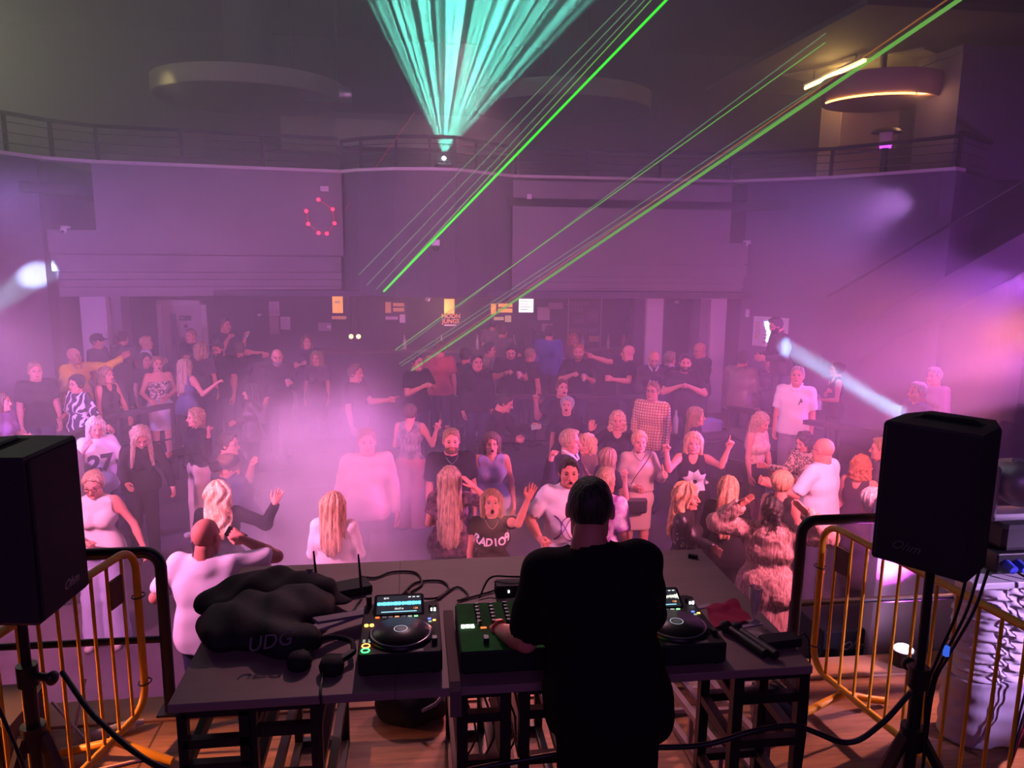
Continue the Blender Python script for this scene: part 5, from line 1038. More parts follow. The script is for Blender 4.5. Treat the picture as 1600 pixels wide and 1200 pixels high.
m = MB(); m.lohi((-.3, -.2, .95), (.3, .22, .985), bev=.006); m.build('top_plate', mat('plate_white', (.7, .66, .7), .5), t)
t = thing('power_box', 'black power box with blue and red plugs on the lighting tower', 'power box', (TX + .06, TY + .02, 1.985)); m = MB(); m.box((0, 0, .06), (.34, .26, .11), bev=.006); m.build('case', black, t)
for i, (c_, nm) in enumerate((((.08, .12, .8), 'plug_blue'), ((.08, .12, .8), 'plug_blue'), ((.8, .75, .78), 'plug_white'), ((.7, .05, .08), 'plug_red'))): m = MB(); m.cyl((-.12 + .065 * i, -.13, .065), (-.12 + .065 * i, -.19, .05), .022, seg=12); m.build('plug', mat(nm, c_, .4), t)
for i, c_ in enumerate((black, black, mat('cable_red', (.4, .02, .04), .5))): cable('lead dropping from the power box down the white sleeve, %s' % ('innermost', 'middle', 'red one')[i], [(TX - .05 + .08 * i, TY - .18, 2.03), (TX - .02 + .09 * i, TY - .24, 1.99), (TX + .05 + .05 * i, TY - .245, 1.8), (TX + .04 + .04 * i, TY - .24, 1.5), (TX + .0 + .02 * i, TY - .25, 1.2), (TX - .08, TY - .32, 1.006)], .006, c_)
BEAM_T = np.array([6.52, 13.72, 2.16])
t = thing('moving_head', 'silver moving-head light standing on the power box', 'stage light', (TX + .08, TY + .05, 2.105)); m = MB(); m.box((0, 0, .07), (.30, .28, .14), bev=.02); m.build('base', grey_dark, t)
silver = mat('silver_plastic', (.55, .5, .55), .35, .3); hd = np.array([0, 0, .33]); m = MB()
for s_ in (-1, 1): m.box((s_ * .155, 0, .28), (.04, .13, .3), bev=.015)
m.box((0, 0, .155), (.34, .14, .04), bev=.015); yk = m.build('yoke', silver, t)
bd = nz(BEAM_T - (np.array([TX + .08, TY + .05, 2.105]) + hd)); x, y, d = basis(bd); m = MB(); m.lathe([(.0, -.15), (.08, -.15), (.115, -.08), (.12, .05), (.10, .13)], hd, 28, M=np.stack([x, y, d], 1)); m.build('head', silver, yk); m = MB(); m.lathe([(.0, .127), (.09, .128)], hd, 28, M=np.stack([x, y, d], 1)); m.build('lens', emis('beam_lens', (.75, .9, 1), 20), yk)
for k in (-.03, .02): m = MB(); m.box(hd + d * k + y * .121, (.05, .006, .01), M=np.stack([x, y, d], 1)); m.build('vent', mat('vent_pale', (.85, .8, .85), .4), yk)
HEAD_R = np.array([TX + .08, TY + .05, 2.105]) + hd + bd * .16
t = thing('draped_screen', 'smooth white cloth panel lit magenta behind the tripod stand', 'panel', (3.42, 4.62, 0)); m = MB(); m.box((0, 0, 1.0), (.62, .16, 2.0), bev=.03); m.build('cloth_cover', white_cl, t)
t = thing('floor_speaker', 'black bass speaker standing on the floor beyond the stage edge', 'speaker', (3.05, 4.88, 0)); m = MB(); m.box((0, 0, .52), (.5, .5, 1.04), bev=.01); m.build('cabinet', blackm, t); lettering('Ohm', .09, (-.03, -.262, .93), (1, 0, 0), (0, 0, 1), mat('logo_silver', (.3, .28, .32), .3, .6), t, .003, .5, 'logo')
t = thing('uplight', 'small uplighter glowing violet on the stage edge', 'stage light', (3.12, 4.23, 1.012)); m = MB(); m.lathe([(.07, 0), (.075, .08), (.07, .1)], seg=20); m.build('can', black, t); m = MB(); m.ell((0, 0, .1), (.06, .06, .03)); m.build('lens', emis('uplight_lens', (1, .6, 1), 12), t); UPL = np.array([3.12, 4.23, 1.13])
t = thing('wedge_monitor', 'black wedge monitor with a blue light beyond the white tower', 'monitor', (3.78, 3.75, 1.0)); m = MB(); m.prism([(-.3, -.22), (.3, -.22), (.3, .22), (-.3, .22)], 0, .3); m.build('cabinet', blackm, t); m = MB(); m.ell((-.1, -.225, .15), .015); m.build('led', emis('blue_led', (.1, .3, 1), 3.), t)
# ------------------------------------------------------------------ odds and ends on the boards
t = thing('ladder_truss', 'grey ladder truss lying on the stage under the table', 'truss', (1.6, 3.85, 1.0)); m = MB()
for x in (-.12, .12):
    for z in (.02, .22): m.bar((x - .1, .35, z), (x - .01, -.62, z), .032)
for k in range(4):
    f_ = k / 3; X0 = -.1 + .09 * f_; Y0 = .35 - .97 * f_
    for z in (.02, .22): m.bar((X0 - .12, Y0, z), (X0 + .12, Y0, z), .026)
    for x in (-.12, .12): m.bar((X0 + x, Y0, .02), (X0 + x, Y0, .22), .022)
m.build('frame', mat('galvanised', (.30, .24, .28), .45, .5), t)
t = thing('water_bottle', 'clear plastic bottle standing on the stage edge behind the ladder truss', 'bottle', (1.83, 4.2, 1.012)); m = MB(); m.lathe([(.036, 0), (.036, .15), (.03, .18), (.013, .205), (.013, .22)], seg=18); m.build('bottle_wall', plastic, t); m = MB(); m.cyl((0, 0, .22), (0, 0, .24), .015); m.build('cap', mat('cap_blue', (.1, .08, .5), .4), t)
t = thing('par_light', 'round black lamp can lying beside the ladder truss', 'stage light', (1.98, 3.72, 1.0)); m = MB(); m.cyl((-.1, .03, .12), (.12, -.04, .12), .115, .12, seg=26); m.build('can', blackm, t); m = MB(); m.tube([(-.05, .14, .12), (0, .13, .25), (.05, -.10, .25), (.08, -.14, .12)], .01, 8); m.build('bracket', black, t); m = MB(); m.disc((-.102, .031, .12), (-1, .3, 0), .1); m.build('lens', mat('lens_violet', (.1, .05, .3), .2), t)
F = Field((-.3, -.25, 0), (.3, .25, .3), .012); F.ell((0, 0, .09), (.2, .13, .12), k=.04); F.ell((-.1, .05, .1), (.12, .1, .12), k=.04); F.cut(lambda X, Y, Z: .003 - Z + 0 * X + 0 * Y); F.warp(lambda X, Y, Z: .012 * np.sin(26 * X + 9 * Y) * np.sin(22 * Z + 8 * X)); V, Q = F.mesh()
t = thing('rucksack', 'dark crumpled rucksack on the boards under the table', 'bag', (-.02, 4.0, 1.0)); put_mesh('bag_body', V, Q, [bagm], t); m = MB(); m.tube([(.05, -.12, .12), (.12, -.16, .18), (.18, -.08, .2)], .01, 6); m.build('strap', mat('strap_pale', (.4, .35, .4), .6), t)
t = thing('plastic_bottle', 'squashed empty plastic bottle lying under the barrier', 'bottle', (-1.62, 4.02, 1.03)); m = MB(); m.cyl((-.11, -.05, 0), (.08, .05, 0), .03, .032, seg=14); m.build('bottle_wall', mat('bottle_pale', (.5, .5, .75), .15, alpha=.7), t); m = MB(); m.cyl((.08, .05, 0), (.12, .07, 0), .016, seg=10); m.build('neck', white, t)
for lab, a, b in (('pale stick leaning against the barrier bars', (-1.99, 4.15, 1.14), (-1.78, 4.0, 1.01)), ('upright pale stick behind the barrier bars', (-1.83, 4.2, 1.24), (-1.85, 4.06, 1.01)), ('orange stick lying flat on the boards inside the barrier', (-1.62, 3.72, 1.008), (-1.36, 3.80, 1.008))): m = MB(); m.cyl(a, b, .008, seg=8); tag(m.build('stick', mat('stick_pale', (.8, .6, .55), .6)), lab, 'stick')
t = thing('wedge_monitor', 'dark wedge monitor at the foot of the frame-edge stand', 'monitor', (-2.25, 3.95, 1.0)); m = MB(); m.prism([(-.24, -.2), (.24, -.2), (.24, .2), (-.24, .2)], 0, .26); m.build('cabinet', grey_dark, t); m = MB(); m.lohi((-.2, -.21, .03), (.2, -.2, .22)); m.build('grille', blackm, t)
m = MB(); m.lathe([(.03, 0), (.04, .1), (.038, .1), (.028, .004)], seg=16); o_ = m.build('paper_cup', white); o_.location = (3.4, 3.35, 1.0); tag(o_, 'white cup on the boards at the foot of the tower', 'cup')
t = thing('high_table', 'round high table with bottles behind the flower-vest blonde', 'table', (4.0, 10.3, 0)); m = MB(); m.cyl((0, 0, 1.06), (0, 0, 1.1), .45, seg=32); m.build('table_top', black, t); m = MB(); m.cyl((0, 0, 0), (0, 0, 1.06), .04); m.cyl((0, 0, 0), (0, 0, .02), .25, seg=24); m.build('leg', black, t)
for lab, x, y in (('tall clear bottle on the high table, nearest the polka-dot shirt', 3.66, 10.2), ('clear bottle on the high table against the folded violet sheet', 3.85, 10.1)): t = thing('drink_bottle', lab, 'bottle', (x, y, 1.1)); m = MB(); m.lathe([(.04, 0), (.04, .2), (.015, .27), (.015, .33)], seg=16); m.build('bottle_wall', plastic, t)
m = MB(); m.box((0, 0, .08), (.34, .26, .16), rz=.2, bev=.02); o_ = m.build('folded_sheet', mat('banner_violet', (.26, .22, .5), .7)); o_.location = (4.18, 10.32, 1.1); tag(o_, 'folded blue-violet sheet on the high table behind the flower-vest blonde', 'sheet')
# ------------------------------------------------------------------ the crowd
def tee(c=BLK, **k): return dict(kind='tee', col=c, **k)
def lng(c=BLK, kind='shirt', **k): return dict(kind=kind, col=c, slv=1.96, **k)
def tank(c=BLK, **k): return dict(kind='tank', col=c, slv=0, neck=k.pop('neck', 'tank'), **k)
JB = ('jeans', (.03, .035, .07)); JK = ('trousers', (.014, .013, .016)); JD = ('jeans', DEN)
def crowd():
    P = person
    # --- along the rail under the round wall light
    P('m_black_edge', 'man in a plain black tee standing alone beside the white padded bench', 55, 580, TF, 1.78, 'm', 12, 'crop', 'lbrown', tee(), JB, 'down', 'down', fat=.4)
    P('m_yellow', 'bald man in a yellow jacket with an arm stretched round a capped friend', 116, 556, TF, 1.80, 'm', 35, 'bald', 'lbrown', lng((.95, .58, .02), 'jacket', collar=(.7, .5, .2)), JB, 'bent', ((.85, -.25, -.05), (.8, .1, .45), 'relaxed'), fat=.5, hy=10, hp=-6)
    P('m_cap', 'man in a dark peaked cap beside the pale square pillar', 152, 533, UF, 1.72, 'm', 60, 'short', 'dark', tee((.06, .04, .06)), JB, 'down', 'drink', cap=('peak', (.02, .02, .03)))
    P('f_swirl', 'short-haired person in glasses and a dark shirt with white swirls', 119, 600, TF, 1.62, 'f', -50, 'pixie', 'dark', dict(kind='shirt', col=(.03, .025, .05), slv=1.1, neck='v', pat=('swirl', (.85, .8, .85), 3.2)), JK, 'bent', ((.35, -.25, -.9), (.55, -.35, -.6), 'relaxed'), glasses=True, fat=.8)
    P('f_curl_tank', 'woman with curly fair hair in a black vest top looking along the rail', 166, 586, TF, 1.66, 'f', 48, 'curly', 'lbrown', tank(), JK, 'down', ((.4, -.2, -1), (.28, -.3, -1), 'relaxed'))
    P('m_pillar', 'blurred man in dark clothes just past the pale square pillar', 192, 528, UF, 1.68, 'm', 150, 'crop', 'brown', tee((.05, .035, .05)), JB)
    P('m_white_bar', 'fair-haired man in a white shirt in front of the white door frame', 229, 536, UF, 1.60, 'm', 95, 'short', 'blond', lng(WHT), JB, 'drink', 'drink')
    P('m_door', 'bald man in a dark shirt in front of the white door', 298, 525, UF, 1.72, 'm', -40, 'crop', 'lbrown', lng((.02, .018, .03)), JB, 'down', 'drink')
    P('f_door', 'brown-haired woman with her back turned near the white door', 314, 547, UF, 1.69, 'f', 160, 'bob', 'lbrown', tee((.05, .03, .05)), JB)
    P('f_dark_behind', 'dark-haired woman half hidden behind the woman in the leopard bodice', 227, 563, TF, 1.66, 'f', 25, 'wavybob', 'dark', tee(), JK)
    P('f_leopard', 'woman with pinned-up hair in a strapless leopard bodice and white skirt', 246, 569, TF, 1.70, 'f', 14, 'updo', 'lbrown', dict(kind='bodice', col=(.10, .06, .05), slv=0, neck='strapless', hem=1.0, pat=('leopard', (.85, .62, .5), 26)), ('skirt', (.75, .68, .72)), ((-.35, .05, -.95), (.35, -.6, -.3), 'relaxed'), ((.3, .05, -.95), (-.45, -.65, -.25), 'relaxed'), mouth='open', hp=-4)
    P('f_blonde_claw', 'long-haired blonde in a grey-blue camisole lifting a clawed hand to the bearded man', 291, 573, TF, 1.70, 'f', 125, 'long', 'ash', tank((.12, .13, .22)), JK, 'down', ((.42, -.35, -.75), (.72, -.25, .62), 'claw', (.3, .2, -1)))
    P('m_beard_grin', 'big dark-bearded man in a black tee grinning down at the blonde', 340, 545, TF, 1.88, 'm', -32, 'short', 'dark', tee(loose=.4), JB, 'down', 'down', beard='full', mouth='smile', hp=18, hr=-6, fat=.8)
    P('m_arm_over', 'person holding a bare forearm up across the face behind the bearded man', 374, 546, TF, 1.74, 'm', 170, 'short', 'brown', tee(), JB, 'down', ((.95, .1, .25), (-.95, -.15, .22), 'relaxed'))
    P('m_phone_far', 'man at the far wall lit pink by the phone in his hands', 352, 508, UF, 1.86, 'm', 40, 'crop', 'brown', tee((.03, .02, .03)), JB, 'phone', 'phone')
    P('m_grey_beard', 'bald man with a short grey beard in a black open-necked shirt', 433, 558, TF, 1.80, 'm', 5, 'bald', 'grey', dict(kind='shirt', col=BLK, slv=1.9, neck='v'), JK, 'down', 'drink', beard='short', hp=6)
    P('f_smoke_a', 'brown-haired woman in dark clothes at the back edge of the smoke', 479, 534, UF, 1.66, 'f', 10, 'bob', 'brown', tee((.05, .03, .05)), JK, 'drink', 'down')
    P('f_smoke_b', 'woman almost lost in the top of the smoke plume', 494, 560, TF, 1.66, 'f', -15, 'long', 'lbrown', tee((.1, .05, .08)), JK)
    # --- on the floor in front of them
    P('f_leather_up', 'person in a brown leather jacket and dark hat with one hand raised', 391, 612, 0, 1.68, 'f', -85, 'bob', 'dark', dict(kind='leather', col=(.10, .045, .04), slv=1.96, t=.022), JK, 'bent', ((.45, -.35, -.6), (.12, -.15, 1), 'claw', (.6, -.6, 0)), cap=('beanie', (.015, .013, .018)))
    P('f_jersey', 'grey-blonde woman in a white sports jersey numbered 27 biting her nails', 150, 668, 0, 1.68, 'f', 10, 'wavybob', 'white', dict(kind='tee', col=(.86, .8, .84), slv=.98, neck='v', loose=.5, hem=.72), JB, ((-.28, -.3, -.9), (.42, -.32, .86), 'relaxed', (.7, .5, 0)), ((.42, -.15, -.88), (.25, -.85, .05), 'grip'), hp=14)
    P('f_head_down', 'long-haired woman in black looking down past her fringe', 220, 683, 0, 1.68, 'f', 8, 'sides', 'ash', lng(kind='sweater'), JK, ((-.2, .0, -.95), (.15, -.7, -.25), 'relaxed'), ((.45, -.1, -1), (.2, -.25, -1), 'relaxed'), hp=34, lean=12)
    P('f_beige_trousers', 'curly brown-haired woman in a black jumper and wide beige trousers, palm up', 305, 652, 0, 1.70, 'f', -70, 'curlybob', 'lbrown', lng(kind='sweater', hem=.98), ('trousers', (.55, .38, .28), .9), ((-.25, -.25, -.95), (-.62, -.5, .02), 'relaxed'), ((.15, -.5, -.75), (.1, -.35, .95), 'flat', (-.3, -.2, .9)), mouth='smile', shoes=(.5, .42, .4))
    P('m_glasses_fist', 'dark-haired man in glasses holding a fist to his chin', 358, 694, 0, 1.74, 'm', 62, 'short', 'dark', tee((.02, .02, .035)), JB, 'down', ((.35, -.3, -.8), (.15, -.55, .85), 'fist'), glasses=True)
    P('m_tracktop', 'person in a black cap and navy track top with white piping leaning in', 356, 728, 0, 1.70, 'm', -78, 'short', 'brown', lng((.025, .03, .07), 'jacket'), JB, 'bent', 'bent', cap=('peak', (.012, .012, .015)), lean=16, hr=20, hp=10)
    P('f_wavy_back', 'blonde with loose waves seen from behind, one open hand lifted', 341, 772, 0, 1.66, 'f', 172, 'longwave', 'blond', lng(kind='sweater'), JK, 'down', ((.85, -.15, -.45), (.32, -.3, .9), 'open'))
    P('f_waistcoat', 'blonde in glasses, cream sleeveless waistcoat and pale jeans behind the barrier', 146, 757, 0, 1.68, 'f', -18, 'bun', 'ash', dict(kind='vest', col=(.82, .70, .66), slv=0, neck='v', hem=.9), ('jeans', (.45, .46, .66), .9), ((-.25, -.1, -.95), (.35, -.7, -.2), 'fist'), ((.5, -.1, -.85), (.25, -.35, -.85), 'relaxed'), glasses=True, hp=16, shoes=(.5, .4, .4))
    P('m_bald_photo', 'bald man in a white tee, back to the stage, holding a phone to his eye', 322, 838, 0, 1.84, 'm', 158, 'bald', 'lbrown', tee((.86, .82, .88), loose=.35, slv=.7), JB, ((-.5, .2, -.8), (.25, .75, -.15), 'fist'), ((.85, .2, -.05), (-.8, .45, .42), 'grip', (-.3, 1, 0)), near=True, fat=.9, hp=4, hy=-14)
    # --- in and beside the smoke
    P('f_white_smoke', 'long-haired woman in a white top, back turned, low in the smoke', 522, 790, 0, 1.64, 'f', 165, 'long', 'blond', lng((.85, .7, .68), 'sweater'), ('trousers', (.8, .6, .58)), 'bent', 'bent')
    P('m_pink_smoke', 'big man in a pale pink long-sleeved tee standing in the smoke', 573, 690, 0, 1.88, 'm', 4, 'crop', 'lbrown', lng((.9, .48, .44), 'tee'), ('trousers', (.3, .2, .2)), 'down2', 'down2', fat=.6)
    P('f_red_trousers', 'woman with her back turned in a grey printed vest and red trousers', 641, 645, 0, 1.70, 'f', 168, 'updo', 'brown', tank((.16, .13, .15), pat=('blotch', (.45, .3, .3), 14), hem=.98), ('trousers', (.62, .2, .2), .6), 'bent', ((.5, -.1, -.9), (.2, -.25, .85), 'peace', (0, -1, 0)))
    P('m_pointing_smoke', 'man in black pointing through the smoke with a bent bare arm', 556, 583, TF, 1.76, 'm', 60, 'short', 'brown', tee(), JB, 'down', ((.35, -.3, -.75), (1, -.05, .08), 'point'))
    P('m_chain', 'man with a trimmed beard, black tee and silver chain facing the stage', 705, 689, 0, 1.83, 'm', 6, 'crop', 'lbrown', tee(), JB, 'down', 'down', beard='short', necklace=True, fat=.3)
    P('f_hand_on_head', 'woman with very long fair hair, back turned, hand on top of her head', 703, 748, 0, 1.68, 'f', 176, 'xlong', 'ash', dict(kind='tee', col=(.03, .025, .04), slv=.5, pat=('blotch', (.25, .12, .14), 18)), JK, 'bent', ((.75, -.42, -.10), (-.72, .12, .70), 'flat', (-.5, .2, -1)))
    P('f_lavender', 'brown-haired woman in a low-cut lavender dress with a buckled belt', 768, 693, 0, 1.70, 'f', 4, 'long', 'brown', dict(kind='dress', col=(.34, .28, .52), slv=0, neck='deep', len=.5), ('dress', BLK), ((-.3, .05, -.95), (-.05, -.55, -.7), 'fist'), ((.28, .05, -1), (.1, -.1, -1), 'relaxed'), mouth='open')
    P('f_shout', 'woman with bobbed hair in a black slogan tee shouting with an arm thrown up', 768, 786, 0, 1.62, 'f', 4, 'bobdown', 'lbrown', tee(slv=.3), JK, 'down', ((.24, -.75, .22), (.36, .05, .95), 'open'), mouth='shout', hp=-14, necklace=True, near=True)
    P('m_lean_phone', 'man in a black jumper bending over the phone in his hand', 790, 629, 0, 1.78, 'm', 78, 'short', 'dark', lng(kind='sweater'), JB, 'bent', ((.5, -.2, -.75), (.95, -.1, .18), 'grip'), hp=22, lean=14)
    P('m_hugged', 'smiling man in a black jacket with a friend leaning on his shoulder', 745, 566, TF, 1.80, 'm', 18, 'short', 'dark', lng(kind='jacket'), JB, 'down', 'down', mouth='smile', fat=.5)
    P('m_beige_lean', 'man in a beige shirt leaning an arm on the smiling man', 765, 547, TF, 1.78, 'm', 78, 'quiff', 'dark', lng((.42, .30, .26)), JB, ((-.75, -.35, .05), (-.6, -.7, -.25), 'relaxed'), 'bent', base=None)
    P('m_wristwatch', 'dark-haired young man in a black tee looking down at a drink, watch on his wrist', 798, 549, TF, 1.84, 'm', 4, 'quiff', 'dark', tee(), JB, 'clasp', 'drink', hp=24)
    P('m_black_side', 'close-cropped man in black turning towards the bar', 829, 554, TF, 1.73, 'm', 128, 'buzz', 'lbrown', tee(), JB, ((-.12, -.1, -1), (-.32, -.2, -.9), 'relaxed'), 'down')
    P('m_polo_drink', 'man in a black polo with white-tipped collar holding a clear drink', 904, 550, TF, 1.84, 'm', -4, 'crop', 'red', dict(kind='polo', col=BLK, slv=.7, neck='polo'), JB, 'clasp', 'drink', beard='short')
    P('m_bald_point', 'bald man in a dark tee pointing away with a phone in the other hand', 981, 551, TF, 1.84, 'm', -72, 'bald', 'lbrown', tee((.02, .016, .02)), JB, ((-.8, -.25, .05), (-.95, -.1, .28), 'point'), ((-.15, -.65, -.8), (-.95, -.25, .12), 'grip'), fat=.7)
    P('m_laugh', 'laughing man with one finger raised behind the grey-haired singer', 878, 607, 0, 1.80, 'm', 22, 'crop', 'brown', tee(), JB, ((-.5, -.35, -.65), (-.12, -.2, 1), 'point'), 'down', mouth='open', hp=-12, hr=6)
    P('f_grey_sing', 'grey-haired person in black singing with head tipped back', 886, 634, 0, 1.70, 'f', -6, 'pixie', 'grey', tee(), JK, 'down', 'down', mouth='open', hp=-12, fat=.8)
    P('f_curly_wave', 'curly blonde in black with a necklace, one hand held up', 965, 657, 0, 1.68, 'f', 2, 'curly', 'blond', lng(kind='sweater', neck='scoop'), JK, ((-.62, -.25, -.6), (.06, -.12, 1), 'flat'), 'down', mouth='smile', necklace=True, fat=.5)
    P('m_suit_fist', 'silver-blond man in a dark jacket, white collar, fist raised, in profile', 891, 690, 0, 1.80, 'm', 72, 'short', 'ash', lng((.02, .018, .028), 'jacket', collar=(.8, .75, .78)), JB, ((-.45, -.55, -.5), (.12, -.1, 1), 'fist'), 'down')
    P('f_beside_suit', 'blonde woman smiling close beside the silver-blond man', 915, 694, 0, 1.60, 'f', -35, 'longwave', 'blond', tee((.25, .12, .1)), JK, 'bent', 'phone', mouth='smile')
    P('m_scribble', 'open-mouthed dark-haired man in a white tee with a scribble print', 889, 738, 0, 1.84, 'm', 8, 'quiff', 'dark', tee((.84, .78, .80), loose=.4, slv=.7), JB, ((-.5, -.12, -.85), (.35, -.75, -.28), 'fist'), 'bent', mouth='open', near=True, fat=.4)
    P('f_brown_bob', 'woman with a brown bob turned away, bare elbow bent, beside the blonde in beige', 951, 716, 0, 1.57, 'f', 130, 'bob', 'lbrown', tee(slv=.5), JK, 'bent', ((.45, -.35, -.85), (-.1, -.3, .95), 'relaxed'))
    P('m_tiedye', 'fair streak-haired person in a white and purple tie-dye tee behind the DJ', 946, 752, 0, 1.68, 'm', 150, 'short', 'ash', dict(kind='tee', col=(.85, .8, .88), slv=.8, loose=.3, pat=('blotch', (.5, .1, .55), 9)), JB, 'down', 'down2', fat=.6)
    P('m_polka', 'tall man in glasses and an orange shirt with white dots looking upward', 1020, 612, 0, 1.86, 'm', -22, 'crop', 'lbrown', dict(kind='shirt', col=(.62, .20, .06), slv=1.9, neck='v', pat=('dots', (.9, .75, .6), 26), hem=.8), JB, 'down', 'down', glasses=True, hp=-8, mouth='smile')
    P('f_beige_bag', 'blonde in a beige sweater and skirt with a black shoulder bag', 999, 690, 0, 1.68, 'f', 14, 'bun', 'blond', lng((.66, .48, .40), 'sweater', loose=.3), ('skirt', (.66, .48, .40)), 'bent', ((.4, .0, -.88), (.12, -.85, .4), 'thumb'), shoes=(.6, .45, .4), necklace=True)
    P('f_flower', 'blonde in a black vest with a big white flower, both fingers pointing up', 1084, 692, 0, 1.68, 'f', 4, 'wavybob', 'blond', tank(hem=.9), JK, ((-.32, -.75, -.30), (-.14, -.25, 1), 'point'), ((.50, -.75, -.05), (.30, -.2, 1), 'point'), mouth='smile', fat=.7)
    P('f_straight_profile', 'woman with long straight brown hair in profile behind the flower-vest blonde', 1089, 651, 0, 1.68, 'f', 85, 'xlong', 'lbrown', tee((.03, .025, .05)), JK)
    P('m_clap', 'dark-bearded man in a black tee with hands clasped before his chest', 1071, 567, TF, 1.84, 'm', 6, 'crop', 'dark', tee(), JB, ((-.40, -.35, -.85), (.90, -.22, .42), 'fist'), ((.40, -.35, -.85), (-.90, -.22, .42), 'fist'), beard='full', fat=.8)
    P('m_scarf', 'balding man in glasses with a pale scarf over a dark jacket', 1022, 561, TF, 1.82, 'm', 4, 'thin', 'grey', lng((.03, .025, .03), 'jacket', neck='v', collar=(.6, .5, .48)), JB, 'down', 'down', glasses=True, hp=16, beard='short')
    P('m_turned', 'brown-haired man with a white collar turned to face the bar', 1047, 561, TF, 1.74, 'm', 140, 'short', 'lbrown', lng((.02, .018, .022), 'jacket', collar=(.7, .62, .62)), JB)
    P('m_bald_glass', 'bald man in glasses and a black jumper in profile with a drink', 1093, 547, TF, 1.86, 'm', -55, 'bald', 'lbrown', lng(kind='sweater'), JB, 'drink', 'clasp', glasses=True, hp=12, fat=.6)
    P('m_brown_leather', 'man with his back turned in a worn brown leather jacket by the white pillar', 1160, 562, TF, 1.82, 'm', 158, 'short', 'dark', dict(kind='leather', col=(.17, .09, .08), slv=1.96, t=.03, loose=.4), JB, fat=.6)
    P('f_updo_dark', 'woman with piled-up hair in a dark top beside the brown leather jacket', 1203, 569, TF, 1.68, 'f', 28, 'updo', 'blond', tee((.02, .018, .03), neck='v'), JK)
    P('m_white_polo', 'man in a white polo shirt with a small dark emblem behind the rail', 1246, 588, TF, 1.84, 'm', -8, 'crop', 'grey', dict(kind='polo', col=(.9, .84, .9), slv=.75, neck='polo', loose=.3), ('trousers', (.25, .22, .3)), 'down', 'down', hp=-12, fat=.6)
    P('f_bun_profile', 'woman with a dark bun and dark vest in profile holding a white bag', 1307, 578, TF, 1.70, 'f', -75, 'bun', 'dark', tank((.02, .015, .025)), JK, ((-.3, -.35, -.8), (.1, -.6, .3), 'grip'), 'bent')
    P('m_haze_a', 'grey-haired man in a violet tee standing in the magenta haze', 1434, 613, TF, 1.80, 'm', -60, 'crop', 'grey', tee((.16, .10, .22)), JB, fat=.6)
    P('m_haze_b', 'pale figure behind the grey-haired man in the magenta haze', 1460, 588, TF, 1.80, 'm', -40, 'crop', 'grey', lng((.5, .25, .35)), JB)
    P('f_gold_halter', 'long-haired blonde in a gold halter top and dark skirt looking down', 1190, 660, 0, 1.68, 'f', 58, 'long', 'ash', dict(kind='halter', col=(.62, .36, .22), slv=0, neck='halter', pat=('blotch', (.85, .6, .45), 40)), ('skirt', (.02, .018, .025)), 'down', ((.25, -.2, -1), (.2, -.3, -.9), 'relaxed'), hp=20)
    P('f_stole', 'dark curly-haired woman in a leopard shirt and red trousers reaching across', 1256, 690, 0, 1.62, 'f', -45, 'curlybob', 'dark', dict(kind='shirt', col=(.7, .5, .42), slv=1.9, neck='v', pat=('leopard', (.12, .07, .05), 24)), ('trousers', (.35, .03, .06)), ((-.35, -.45, -.75), (-.95, -.1, .1), 'relaxed'), 'bent', hp=22)
    P('m_white_tee_watch', 'bald man in glasses and a white tee reaching forward, watch on his wrist', 1286, 703, 0, 1.82, 'm', -118, 'bald', 'lbrown', tee((.88, .82, .9), loose=.4, slv=.8), ('jeans', (.06, .06, .12)), ((-.45, -.25, -.8), (-.95, -.1, .32), 'pinch'), 'down', glasses=True, fat=.9, near=True)
    P('f_short_blonde_back', 'woman with short streaked blonde hair and bare shoulders seen from behind', 1223, 756, 0, 1.64, 'f', 150, 'pixie', 'blond', tank(), JK, 'bent', 'bent')
    P('f_tied_back', 'woman with long tied-back blonde hair in black, seen from behind', 1138, 764, 0, 1.66, 'f', 178, 'pony', 'blond', lng(kind='sweater'), JK, 'bent', 'down')
    P('f_studded', 'blonde with dark roots in profile wearing a studded black leather jacket', 1074, 776, 0, 1.68, 'f', 78, 'longwave', 'blond', dict(kind='leather', col=(.02, .018, .022), slv=1.96, t=.022), JK, 'down', 'bent', near=True, mouth='smile')
    P('f_fur', 'woman with braided dark hair in a long fur coat, hands on her head', 1207, 800, 0, 1.72, 'f', 178, 'braids', 'dark', dict(kind='fur', col=WHT, t=.042, slv=1.97, neck='high', len=.22), JK, ((-.85, -.1, .12), (.62, -.05, .62), 'flat', (.5, -.5, 0)), ((.85, -.1, .12), (-.62, -.05, .62), 'flat', (-.5, -.5, 0)), near=True, fat=.3)
    P('m_shorts', 'grey-haired person in a white-printed black tee and shorts behind the barrier', 1362, 786, 0, 1.72, 'm', -150, 'pixie', 'grey', tee((.03, .025, .04), loose=.3), ('shorts', (.03, .025, .05)), 'bent', 'bent', fat=.5, feet=.16)
    P('f_red_curls', 'woman with red curls, back turned, dim in the violet haze', 1346, 728, 0, 1.62, 'f', 155, 'curly', 'red', tank((.05, .03, .05)), JK)
    P('m_by_speaker', 'person in profile half covered by the speaker on its tripod', 1376, 702, 0, 1.72, 'm', -85, 'crop', 'lbrown', tee((.08, .05, .1)), JB)
    P('f_edge', 'person in mauve cut off by the edge of the picture above the white bench', 4, 628, TF, 1.60, 'f', 60, 'bob', 'brown', tee((.3, .15, .3)), JK, 'down', 'bent')
    # --- queue at the bar
    P('m_red_bar', 'man in a red tee with his back turned in the bar queue', 688, 545, UF, 1.72, 'm', 172, 'crop', 'brown', tee((.5, .08, .09)), JB)
    P('m_dark_wide', 'broad man in black, back turned, under the laser beams', 727, 556, TF, 1.78, 'm', 165, 'short', 'dark', tee(loose=.6), JB, fat=.8)
